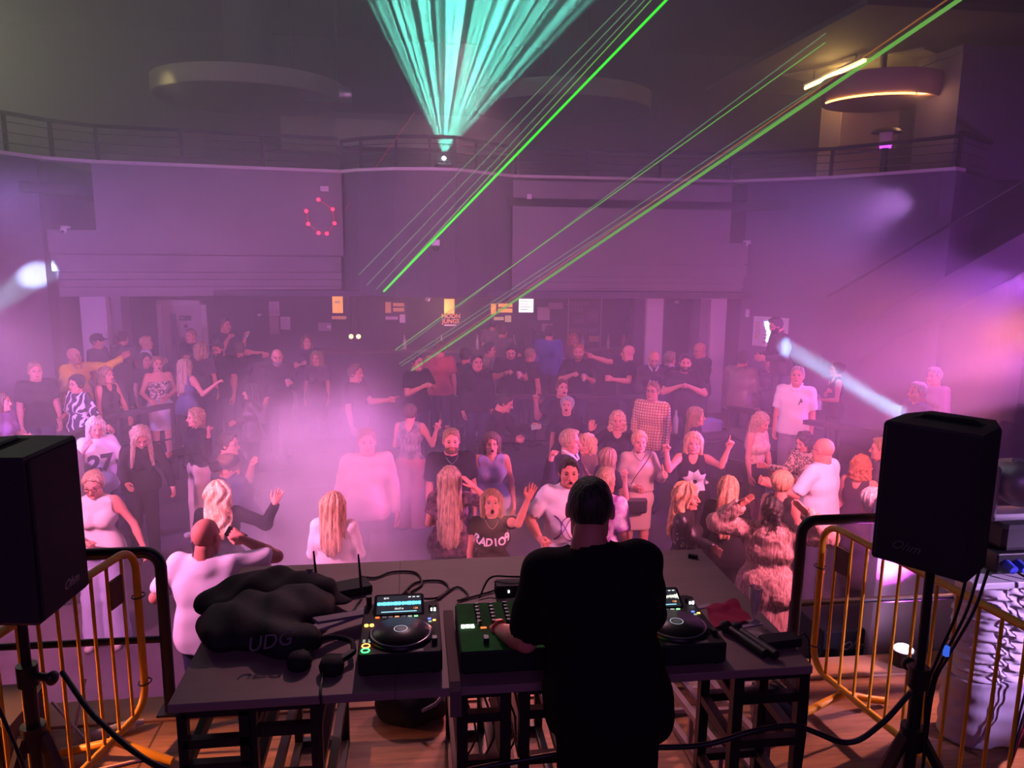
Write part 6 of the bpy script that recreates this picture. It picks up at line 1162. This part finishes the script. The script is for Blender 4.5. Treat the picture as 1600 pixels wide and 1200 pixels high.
    P('m_bar_a', 'dark-haired man in grey leaning at the bar under the amber menu', 770, 507, UF, 1.70, 'm', 165, 'short', 'dark', tee((.2, .14, .14)), JB)
    P('f_bar_b', 'woman with black hair in the bar queue behind the young man with the watch', 827, 522, UF, 1.69, 'f', 178, 'long', 'dark', tee((.03, .02, .03)), JK)
    P('m_bar_blue', 'man in a blue shirt with his back turned in the bar queue', 858, 520, UF, 1.80, 'm', 172, 'short', 'dark', lng((.06, .09, .34)), JB)
    P('f_behind_polo', 'curly-haired woman hidden behind the man in the black polo', 896, 530, UF, 1.60, 'f', 20, 'curly', 'red', tee((.2, .08, .08)), JK)
    P('m_bluelit', 'man under the ceiling spotlight with a bluish lit face', 992, 493, UF, 1.94, 'm', -30, 'crop', 'brown', tee((.03, .025, .05)), JB)
    P('m_dark_a', 'man in black with folded arms in the dark group where the laser beams end', 652, 566, TF, 1.78, 'm', 40, 'short', 'dark', tee(), JB, 'clasp', 'clasp')
    P('m_bar_c', 'short-haired man in a grey jumper at the end of the bar queue', 786, 518, UF, 1.72, 'm', 150, 'crop', 'brown', lng((.12, .08, .09), 'sweater'), JB)
    # --- on the plinth by the lit sign
    P('m_plinth', 'bearded man in glasses and a dark jacket raised above the crowd in the white beam', 1212, 509, .92, 1.78, 'm', -65, 'short', 'dark', lng((.02, .018, .025), 'jacket'), JB, 'bent', 'bent', beard='full', glasses=True, hp=16, lean=8)
    # --- the DJ
    P('dj', 'DJ in a plain black tee seen from behind, hands on the mixer', 922, 796, 1.0, 1.84, 'm', 181, 'buzz', 'dark', tee(slv=.80, loose=.45), JK, ((-.18, -.02, -.98), (-.50, .80, -.28), 'claw', (0, 0, -1)), ((.12, .2, -.95), (-.1, .8, .12), 'claw', (0, 0, -1)), near=True, fat=.5, lean=13, side=9, hp=12)
crowd()
# prints, bags, things worn
def strokes(path, w): 
    mb = MB()
    for a, b in zip(path, path[1:]):
        a = np.array(a, float); b = np.array(b, float); d = nz(b - a); p = np.array([-d[1], d[0]]) * w
        n = max(1, int(np.linalg.norm(b - a) / .02))
        for i in range(n):
            p0 = a + (b - a) * i / n; p1 = a + (b - a) * (i + 1.05) / n
            mb.add([(*(p0 - p), 0), (*(p1 - p), 0), (*(p1 + p), 0), (*(p0 + p), 0)], [(0, 1, 2, 3)])
    return np.concatenate(mb.v), mb.f
inkd = mat('print_dark', (.03, .025, .05), .7); inkw = mat('print_white', (.85, .8, .84), .7); inkp = mat('print_violet', (.10, .03, .25), .7)
v, f = text_mesh('27', .26, 0, bold=.012); on_cloth('f_jersey', 'jersey_number', v, f, inkd, 1.17)
def arc_text(txt, size, rad, step):
    V, Fc = [], []; n = 0
    for i, ch in enumerate(txt):
        v, f = text_mesh(ch, size, 0, bold=.003); a = (i - (len(txt) - 1) / 2) * step; x, y = v[:, 0], v[:, 1] - rad
        w = np.stack([x * math.cos(a) - y * math.sin(a), x * math.sin(a) + y * math.cos(a) + rad, v[:, 2] * 0], 1); V.append(w); Fc += [tuple(q + n for q in t) for t in f]; n += len(v)
    return np.concatenate(V), Fc
v, f = arc_text('RADIO9', .085, .30, .185); on_cloth('f_shout', 'slogan', v, f, inkw, 1.275)
sq = [(.10 * math.cos(t) * (1 + .3 * math.sin(3 * t)), .11 * math.sin(1.5 * t + .4)) for t in np.linspace(0, 4 * PI, 60)]
v, f = strokes(sq, .0035); on_cloth('m_scribble', 'scribble_print', v, f, inkp, 1.16, x=-.02)
pet = MB()
for ring, (n, r, w) in enumerate(((9, .115, .036), (7, .07, .026))):
    for i in range(n):
        a = i * 2 * PI / n + ring * .3; d = np.array([math.cos(a), math.sin(a)]); p = np.array([-d[1], d[0]])
        q = [d * r * .25 - p * w * .5, d * r * .6 - p * w, d * r, d * r * .6 + p * w, d * r * .25 + p * w * .5]; pet.add([(*x, .001 * ring) for x in q], [(0, 1, 2, 3, 4)])
on_cloth('f_flower', 'flower_print', np.concatenate(pet.v) * [1.3, 1.3, 1], pet.f, inkw, 1.17, x=.03)
v, f = strokes([(-.07, -.02), (-.05, .03), (-.035, -.02), (-.02, .01), (-.01, -.015), (.01, .02), (.02, -.02), (.04, .0), (.07, .01)], .005); on_cloth('m_scarf', 'script_print', v, f, inkw, 1.26)
v, f = strokes([(-.018, .0), (.0, .012), (.016, .004), (.02, .03), (.004, .018), (.0, .045), (.012, .05), (.0, .03), (-.02, -.03)], .006); on_cloth('m_white_polo', 'emblem', v, f, inkd, 1.29, x=.085)
v, f = strokes([(-.09, .07), (.09, .06), (.08, .02), (-.07, .0), (-.05, -.05), (.08, -.03), (.02, -.09), (-.06, -.1)], .016); on_cloth('m_shorts', 'back_print', v, f, inkw, 1.18, back=True)
v, f = strokes([(-.10, .06), (-.1, -.1), (-.05, .05), (-.05, -.09), (0, .06), (.0, -.1), (.05, .05), (.05, -.1), (.1, .06), (.1, -.08)], .008); on_cloth('f_red_trousers', 'back_print', v, f, mat('print_rose', (.5, .33, .33), .8), 1.22, back=True)
for x in (-.05, .05):
    v, f = strokes([(0, .1), (0, -.12)], .006); on_cloth('m_tracktop', 'piping', v, f, inkw, 1.25, x=x)
# belt buckle, studs
P_ = PEOPLE['f_lavender']; b = MB()
for x in (-.014, .014): b.box((x, -.135, 1.06), (.012, .01, .045))
b.build('buckle', mat('silver', (.8, .8, .8), .25, 1.), P_['root'])
P_ = PEOPLE['f_studded']; b = MB(); S0, E, W = P_['arm'][1][:3]; random.seed(3)
for side_ in (-1, 1):
    S0, E, W, ua = P_['arm'][side_][:4]; x, y, d = basis(ua)
    for i in range(26):
        t = random.uniform(.1, 1); a = random.uniform(0, 2 * PI); b.ell(S0 + (E - S0) * t + (x * math.cos(a) + y * math.sin(a)) * .061, .006, seg=6, rings=4)
b.build('stud', mat('silver', (.8, .8, .8), .25, 1.), P_['root'])
def lpos(key, p): return P_['world'](p)
def carried(name, label, cat, key, im, yaw, build, group=None):
    """a thing held in the hand on the given side of the picture; build(at) adds parts around the grip point"""
    c, d, n, w = bh(key, im, yaw); W = PEOPLE[key]['world']; t = thing(name, label, cat, W(c), PEOPLE[key]['rz'], group); build(t, d, n, w); return t
def cup(liq):
    def b(t, d, n, w):
        m = MB(); m.lathe([(.028, -.06), (.036, .055), (.034, .055), (.027, -.057)], seg=18); m.build('cup_wall', plastic, t)
        m = MB(); m.lathe([(.0, -.055), (.0265, -.055), (.032, .03), (.0, .03)], seg=18); m.build('drink', mat('drink_%d' % int(liq[1] * 99), liq, .2), t)
    return b
def phone(scr):
    def b(t, d, n, w):
        M = np.stack([w, n, d], 1); m = MB(); m.box((0, 0, 0), (.072, .009, .15), M=M, bev=.003); m.build('phone_body', mat('phone_black', (.01, .01, .012), .25), t)
        m = MB(); m.box(np.array(n) * .0052, (.066, .001, .14), M=M); m.build('screen', emis('phone_screen', scr, 1.2), t)
    return b
carried('plastic_cup', 'plastic cup of pale green drink held by the woman in the 27 jersey', 'cup', 'f_jersey', 'r', 10, cup((.35, .55, .25)))
carried('plastic_cup', 'clear plastic cup held by the man in the tipped black polo', 'cup', 'm_polo_drink', 'r', -4, cup((.6, .5, .45)))
carried('plastic_cup', 'plastic cup held by the bald man in glasses and black jumper', 'cup', 'm_bald_glass', 'l', -55, cup((.5, .35, .25)))
carried('plastic_cup', 'plastic cup held by the young man looking down at it', 'cup', 'm_wristwatch', 'r', 4, cup((.45, .3, .25)))
carried('plastic_cup', 'plastic cup held by the bald man with the grey beard', 'cup', 'm_grey_beard', 'r', 5, cup((.5, .4, .3)))
carried('mobile_phone', 'phone held to the face of the bald man in the white tee', 'phone', 'm_bald_photo', 'r', 158, phone((.2, .1, .15)))
carried('mobile_phone', 'phone held by the man bending over it in a black jumper', 'phone', 'm_lean_phone', 'r', 78, phone((.4, .35, .45)))
carried('mobile_phone', 'phone in the hand of the bald pointing man', 'phone', 'm_bald_point', 'r', -72, phone((.4, .3, .4)))
carried('mobile_phone', 'pink-lit phone held up at the far wall', 'phone', 'm_phone_far', 'r', 40, phone((1., .4, .6)))
def watch(key, im, yaw, m):
    sg = -1 if im == 'l' else 1
    if math.cos(R(yaw)) < 0: sg = -sg
    S0, E_, W = PEOPLE[key]['arm'][sg][:3]; d = nz(W - E_); x, y, d = basis(d); c = W - d * .012; s_ = PEOPLE[key]['s']
    mb = MB(); mb.tube([c + (x * math.cos(a) + y * math.sin(a)) * .031 * s_ for a in np.linspace(0, 2 * PI, 18, endpoint=False)], .008, 8, closed=True); mb.box(c + y * .036 * s_, (.03, .03, .012), M=np.stack([x, d, y], 1)); mb.box(c - y * .036 * s_, (.03, .03, .012), M=np.stack([x, d, y], 1)); mb.build('wristwatch', m, PEOPLE[key]['root'])
watch('m_wristwatch', 'l', 4, mat('strap_black', (.015, .013, .016), .5)); watch('m_white_tee_watch', 'l', -118, mat('silver', (.8, .8, .8), .25, 1.)); watch('dj', 'l', 181, mat('strap_red', (.5, .06, .04), .5))
# shoulder bag of the blonde in beige
Pb = PEOPLE['f_beige_bag']; t = thing('shoulder_bag', 'black shoulder bag hanging at the hip of the blonde in beige', 'bag', Pb['world']((-.06, -.2, .86)), Pb['rz'])
m = MB(); m.box((0, 0, 0), (.26, .06, .17), bev=.025); m.build('bag_body', mat('bag_black', (.015, .013, .016), .5), t)
m = MB(); m.tube(bez([(-.12, 0, .08), (-.04, -.02, .3), (.12, .02, .52), (.2, .16, .60), (.2, .24, .5), (.12, .2, .1)], 8), .006, 6); m.build('strap', mat('bag_black', (.015, .013, .016), .5), t)
Pb = PEOPLE['f_bun_profile']; t = thing('hand_bag', 'small white bag held by the woman with the dark bun', 'bag', Pb['world']((.12, -.27, 1.02)), Pb['rz'])
m = MB(); m.box((0, 0, 0), (.2, .07, .15), bev=.02); m.build('bag_body', mat('bag_white', (.8, .75, .8), .5), t); m = MB(); m.tube([(-.08, 0, .07), (-.05, 0, .15), (.05, 0, .15), (.08, 0, .07)], .006, 6); m.build('handle', mat('bag_white', (.8, .75, .8), .5), t)
# ------------------------------------------------------------------ light, haze and lasers
def lookq(p, t): return (Vector(t) - Vector(p)).to_track_quat('-Z', 'Y').to_euler()
def spot(name, p, t, e, col, ang, blend=.3, soft=.08, gobo=None):
    l = bpy.data.lights.new(name, 'SPOT'); l.energy = e; l.color = col; l.spot_size = R(ang); l.spot_blend = blend; l.shadow_soft_size = soft
    o = bpy.data.objects.new(name, l); COL.objects.link(o); o.location = p; o.rotation_euler = lookq(p, t)
    if gobo:
        yy = nz(np.array([.1, 0, 3.4]) - np.array(p, float)); zz = np.array(p, float) - np.array(t, float); zz = nz(zz - (zz @ yy) * yy); xx = np.cross(yy, zz);   # the sheets of light face the stage
        o.rotation_euler = Matrix([[xx[i], yy[i], zz[i]] for i in range(3)]).to_euler()
        l.use_nodes = True; nt = l.node_tree; em = nt.nodes['Emission']; g = nt.nodes.new('ShaderNodeTexCoord'); sx = nt.nodes.new('ShaderNodeSeparateXYZ'); nt.links.new(g.outputs['Normal'], sx.inputs[0])
        dv = nt.nodes.new('ShaderNodeMath'); dv.operation = 'DIVIDE'; nt.links.new(sx.outputs['X'], dv.inputs[0]); nt.links.new(sx.outputs['Z'], dv.inputs[1])
        n = nt.nodes.new('ShaderNodeTexNoise'); n.noise_dimensions = '1D'; n.inputs['Scale'].default_value = gobo[0]; n.inputs['Detail'].default_value = 3; nt.links.new(dv.outputs[0], n.inputs['W'])
        r = nt.nodes.new('ShaderNodeValToRGB'); r.color_ramp.elements[0].position = gobo[1]; r.color_ramp.elements[0].color = (gobo[3],) * 3 + (1,); r.color_ramp.elements[1].position = gobo[2]; nt.links.new(n.outputs['Fac'], r.inputs['Fac'])
        fo = nt.nodes.new('ShaderNodeLightFalloff'); fo.inputs['Strength'].default_value = 1.; mm = nt.nodes.new('ShaderNodeMath'); mm.operation = 'MULTIPLY'; nt.links.new(fo.outputs['Linear'], mm.inputs[0]); nt.links.new(r.outputs['Color'], mm.inputs[1]); nt.links.new(mm.outputs[0], em.inputs['Strength'])
    return o
def area(name, p, t, e, col, sx, sy=None):
    l = bpy.data.lights.new(name, 'AREA'); l.energy = e; l.color = col; l.size = sx
    if sy: l.shape = 'RECTANGLE'; l.size_y = sy
    o = bpy.data.objects.new(name, l); COL.objects.link(o); o.location = p; o.rotation_euler = lookq(p, t); return o
def point(name, p, e, col, soft=.1):
    l = bpy.data.lights.new(name, 'POINT'); l.energy = e; l.color = col; l.shadow_soft_size = soft; o = bpy.data.objects.new(name, l); COL.objects.link(o); o.location = p; return o
# front washes from the towers beside the stage, side washes, then added fills
spot('wash_left', (-3.7, 4.35, 3.3), (-.6, 9.6, .6), 1200, (.95, .27, .60), 96, .5, .15)
spot('wash_right', (4.0, 4.4, 3.2), (1.6, 9.6, .6), 1250, (1., .22, .40), 96, .5, .15)
spot('wash_left_violet', (-5.2, 7.6, 2.3), (-3.4, 11.5, 1.9), 750, (.55, .24, 1.), 115, .7, .1)
spot('wash_right_violet', (7.6, 8.6, 3.3), (2.0, 10.5, 1.6), 700, (.62, .14, 1.), 90, .7, .1)
spot('ray_right', (7.3, 6.6, 2.72), (3.0, 6.9, 2.30), 7000, (.95, .25, 1.), 5, .5, .06)
spot('ray_right_low', (7.3, 6.6, 2.5), (3.0, 6.9, 1.75), 7000, (.95, .25, 1.), 6, .5, .06)
spot('ray_right_wide', (7.4, 6.8, 2.6), (3.0, 7.6, 2.2), 3200, (.9, .18, 1.), 30, .7, .06)
spot('stair_fill', (7.4, 7.4, 3.3), (8.6, 12.0, 2.6), 420, (.70, .14, 1.), 100, .6, .1)  # added spot without fixture, tints the side wall magenta
spot('plume_fill', (-2.9, 4.9, 3.3), (-.8, 7.5, 1.0), 1000, (1., .36, .85), 52, 1., .15)  # added spot without fixture, brightens the smoke plume
spot('fill_violet_left', (-5.0, 9.5, 4.3), (3.5, 11.5, .6), 450, (.55, .26, .95), 95, .7, .15)  # added pair of spots without fixtures, violet fill for the haze
spot('fill_violet_right', (5.8, 8.5, 4.3), (-3.0, 11.5, .6), 450, (.62, .24, .95), 95, .7, .15)
area('house_fill', (0, 9.5, 8.2), (0, 9.5, 0), 55, (.62, .55, .75), 8, 7)  # added ambient fill, stands for no real lamp
# moving heads, uplight, and an added fill on the tower
spot('beam_right', tuple(HEAD_R), tuple(BEAM_T), 230000, (.32, .62, 1.), 2.0, .25, .05)
LBT = aty(47, 436, 12.3); spot('beam_left', (-3.55, 3.7, 2.25), tuple(LBT), 160000, (.5, .82, 1.), 2.5, .4, .05)
spot('upright_wash', tuple(UPL + [0, 0, .03]), (3.30, 4.6, 3.2), 240, (.9, .10, 1.), 80, .5, .03)
spot('tower_fill', (5.4, 1.2, 3.0), (3.12, 3.5, 1.7), 900, (.72, .42, 1.), 22, .7, .05)  # added lilac spot out of view, brightens the white sleeve
# turquoise fan from the balcony projector
PJ = aty(694, 246, 13.45); t = thing('fan_projector', 'bright turquoise fan projector behind the bowed balcony rail', 'stage light', (PJ[0], PJ[1] + .1, 4.95)); m = MB(); m.box((0, .1, .06), (.3, .25, .12), bev=.02); m.build('case', black, t); m = MB(); m.ell((0, 0, PJ[2] - 4.95), (.035, .03, .03)); m.build('lens', emis('fan_lens', (.6, 1, .9), 30), t); m = MB(); m.cyl((0, .1, .12), (0, .03, PJ[2] - 4.98), .04); m.build('snoot', black, t)
spot('fan_turquoise', tuple(PJ + [0, .1, .06]), tuple(PJ + [.62, .1, 4.2]), 7500, (.17, 1., .76), 74, .10, .01, gobo=(15, .44, .56, .05))
# house lamps that are on, then side lights and added fills
a, b = BATTEN; c = (a + b) / 2
point('batten_lamp', tuple(c - [0, 0, .12]), 70, (1., .62, .16), .15); point('drum_lamp', tuple(DRUM + [.2, -.9, .0]), 22, (1., .5, .2), .1)
spot('drum_spot', (-4.6, 15.2, 6.5), (-4.4, 16.6, 6.8), 40, (1, .9, .4), 40, .8)
point('left_house_lamp', (-7.3, 12.6, 6.6), 260, (.8, .85, .55), .3)
point('bar_glow', (.6, 14.9, 2.5), 30, (1., .5, .3), .3)
spot('amber_side', (-4.3, 3.9, 2.7), (-1.75, 3.3, 1.05), 1300, (1., .32, .15), 34, .6, .05); spot('amber_side_right', (4.9, 4.4, 2.9), (2.3, 3.5, 1.05), 620, (1., .32, .26), 36, .6, .05); spot('under_table_fill', (.6, 5.2, 1.9), (.6, 3.0, .9), 75, (1., .24, .26), 90, .7, .1)  # the under-table spot is an added fill for the boards
spot('table_fill', (.4, 7.2, 5.6), (.35, 3.75, 2.0), 420, (1., .42, .55), 34, .8, .1)  # added spot standing in for pink bounce on the table top
area('stage_fill', (0, -3.2, 5.0), (.3, 3.0, 1.4), 46, (.50, .20, .80), 3)  # added violet fill behind the camera, lifts the dark foreground
# haze over the dance floor
def vol(name, dens, col, aniso=.25, noise=None):
    m = bpy.data.materials.new(name); m.use_nodes = True; nt = m.node_tree; nt.nodes.clear(); o = nt.nodes.new('ShaderNodeOutputMaterial'); s = nt.nodes.new('ShaderNodeVolumeScatter')
    s.inputs['Color'].default_value = (*col, 1); s.inputs['Density'].default_value = dens; s.inputs['Anisotropy'].default_value = aniso; nt.links.new(s.outputs[0], o.inputs['Volume'])
    if noise:
        cen, rad, sc = noise; tc = nt.nodes.new('ShaderNodeTexCoord'); n = nt.nodes.new('ShaderNodeTexNoise'); n.inputs['Scale'].default_value = sc; n.inputs['Detail'].default_value = 3; nt.links.new(tc.outputs['Object'], n.inputs['Vector'])
        mp = nt.nodes.new('ShaderNodeMapping'); mp.inputs['Scale'].default_value = tuple(1 / x for x in rad); nt.links.new(tc.outputs['Object'], mp.inputs['Vector'])
        ln = nt.nodes.new('ShaderNodeVectorMath'); ln.operation = 'LENGTH'; nt.links.new(mp.outputs[0], ln.inputs[0])
        mr = nt.nodes.new('ShaderNodeMapRange'); mr.interpolation_type = 'SMOOTHSTEP'; mr.inputs['From Min'].default_value = 1.; mr.inputs['From Max'].default_value = .15; nt.links.new(ln.outputs['Value'], mr.inputs['Value'])
        nr = nt.nodes.new('ShaderNodeMapRange'); nr.inputs['From Min'].default_value = .36; nr.inputs['From Max'].default_value = .62; nr.inputs['To Min'].default_value = .15; nt.links.new(n.outputs['Fac'], nr.inputs['Value'])
        mu = nt.nodes.new('ShaderNodeMath'); mu.operation = 'MULTIPLY'; nt.links.new(mr.outputs[0], mu.inputs[0]); nt.links.new(nr.outputs[0], mu.inputs[1])
        m2 = nt.nodes.new('ShaderNodeMath'); m2.operation = 'MULTIPLY'; m2.inputs[1].default_value = dens; nt.links.new(mu.outputs[0], m2.inputs[0]); nt.links.new(m2.outputs[0], s.inputs['Density'])
    return m
m = MB(); m.lohi((-12.9, 4.42, .02), (13.9, 19.9, 8.55)); tag(m.build('haze', vol('haze_air', .042, (1, 1, 1))), 'thin stage haze filling the hall over the crowd', 'haze', kind='stuff')
def smoke(label, c, r, dens, sc, seed):
    m = MB(); m.ell((0, 0, 0), r, seg=24, rings=14); o = m.build('smoke', vol('smoke_%d' % seed, dens, (1, .97, 1), .1, ((0, 0, 0), r, sc))); o.location = c; tag(o, label, 'smoke', kind='stuff')
smoke('dense pink smoke plume billowing up between the bald man and the lavender dress', (-.9, 7.3, 1.15), (1.3, 1.4, 1.85), 2.0, 1.1, 1)
smoke('lower smoke bank rolling along the floor behind the table', (-.6, 6.05, .6), (1.35, .85, 1.0), 2.8, 1.5, 2)
# laser beams: light in the haze modelled as thin glowing tubes
lg = mat('laser_green', (0, .1, 0), .5, emit=(.10, 1., .06), es=1.5)
def lmat(name, col, s, a):
    m = mat(name, (0, 0, 0), .5, emit=col, es=s, alpha=a); return m
def along(u, v, dist):
    d = ray(u, v); return np.array([0, 0, CAMZ]) + d * dist / np.linalg.norm(d)
def beam(label, p, q, r0, r1, m, group): 
    mb = MB(); mb.cyl(p, q, r0, r1, seg=8, caps=False); tag(mb.build('laser_beam', m), label, 'laser beam', group)
E_A = along(1240, -205, 4.2); E_B = along(1720, -150, 4.2)
gs, gm, gw = lmat('laser_green_strong', (.05, 1., .04), 1.1, .85), lmat('laser_green_mid', (.24, .75, .12), .62, .5), lmat('laser_green_weak', (.28, .62, .30), .55, .28)
def far(u, v, Y): return aty(u, v, Y)
beam('brightest green laser beam, crossing the dome camera on the bowed centre', E_A, far(596, 459, 13.6), .006, .018, gs, None)
for i, (u, v, q, m_) in enumerate(((556, 434, 13.9, gw), (567, 452, 13.9, gw), (585, 455, 13.6, gw), (602, 452, 13.6, gm))): beam('faint green laser beam fanning beside the brightest one', E_A + [-.16 + .05 * i, 0, .03 * i], far(u, v, q), .003, .009, m_, 'fan of faint green beams')
beam('thick green and orange laser beam ending beside the broad man in black', E_B, far(643, 579, 11.0), .010, .014, gm, None); beam('orange fringe of the thick laser beam', E_B + [-.02, 0, .025], far(640, 577, 11.0), .004, .006, lmat('laser_orange', (1., .35, .08), .5, .25), None)
E_C = along(1500, -60, 5.5)
for i, (u, v) in enumerate(((617, 547), (622, 549))): beam('one of a close pair of green laser beams crossing the amber MOON sign', along(1290, 66, 6.) + [.0, 0, .06 * i], far(u, v, 12.5), .004, .009, gw if i else gm, 'pair of beams over the amber sign')
for i, (u, v) in enumerate(((623, 569), (627, 572))): beam('one of a weaker pair of laser beams between the amber sign and the thick beam', along(1330, 72, 6.) + [.03, 0, -.10 - .05 * i], far(u, v, 11.5), .003, .008, gw, 'weaker pair of beams')
beam('faint red laser beam slanting up from the red ring', far(538, 330, 13.9), far(648, 176, 13.0), .010, .006, lmat('laser_red_weak', (.9, .03, .1), .5, .3), None)
t = thing('laser_ring', 'broken ring of glowing discs for red laser light on the balcony panel', 'laser pattern', (0, 0, 0)); rd = emis('laser_red', (1., .03, .10), 3.); rl = lmat('laser_red_line', (1., .05, .12), .6, .45)  # projected laser light built as glowing discs and rods
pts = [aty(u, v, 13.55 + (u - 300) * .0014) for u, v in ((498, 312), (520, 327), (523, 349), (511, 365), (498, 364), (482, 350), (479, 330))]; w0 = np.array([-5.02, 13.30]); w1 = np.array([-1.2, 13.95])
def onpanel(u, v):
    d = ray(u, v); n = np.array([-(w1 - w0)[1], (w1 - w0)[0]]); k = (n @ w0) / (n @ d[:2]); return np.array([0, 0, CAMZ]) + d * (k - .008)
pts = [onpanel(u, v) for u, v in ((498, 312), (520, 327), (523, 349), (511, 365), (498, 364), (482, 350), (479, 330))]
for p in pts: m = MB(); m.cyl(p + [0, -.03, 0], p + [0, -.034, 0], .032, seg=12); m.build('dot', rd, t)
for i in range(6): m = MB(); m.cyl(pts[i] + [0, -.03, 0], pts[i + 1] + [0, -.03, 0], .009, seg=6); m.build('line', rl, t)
# ------------------------------------------------------------------ render
w = bpy.data.worlds.new('hall_dark'); SC.world = w; w.use_nodes = True; w.node_tree.nodes['Background'].inputs[0].default_value = (.012, .006, .016, 1); w.node_tree.nodes['Background'].inputs[1].default_value = 1.
vs = SC.view_settings; vs.view_transform = 'Standard'; vs.look = 'None'; vs.gamma = 1; vs.exposure = 0.; vs.use_curve_mapping = False
cy = SC.cycles; cy.use_denoising = True; cy.denoiser = 'OPENIMAGEDENOISE'; cy.use_light_tree = False; cy.max_bounces = 4; cy.diffuse_bounces = 2; cy.glossy_bounces = 2; cy.transmission_bounces = 3; cy.volume_bounces = 1; cy.transparent_max_bounces = 12
cy.caustics_reflective = False; cy.caustics_refractive = False; cy.sample_clamp_indirect = 4.; cy.volume_step_rate = 1.; cy.volume_max_steps = 256
for o in bpy.data.objects:
    if o.type == 'LIGHT' and o.data.type == 'SPOT': pass
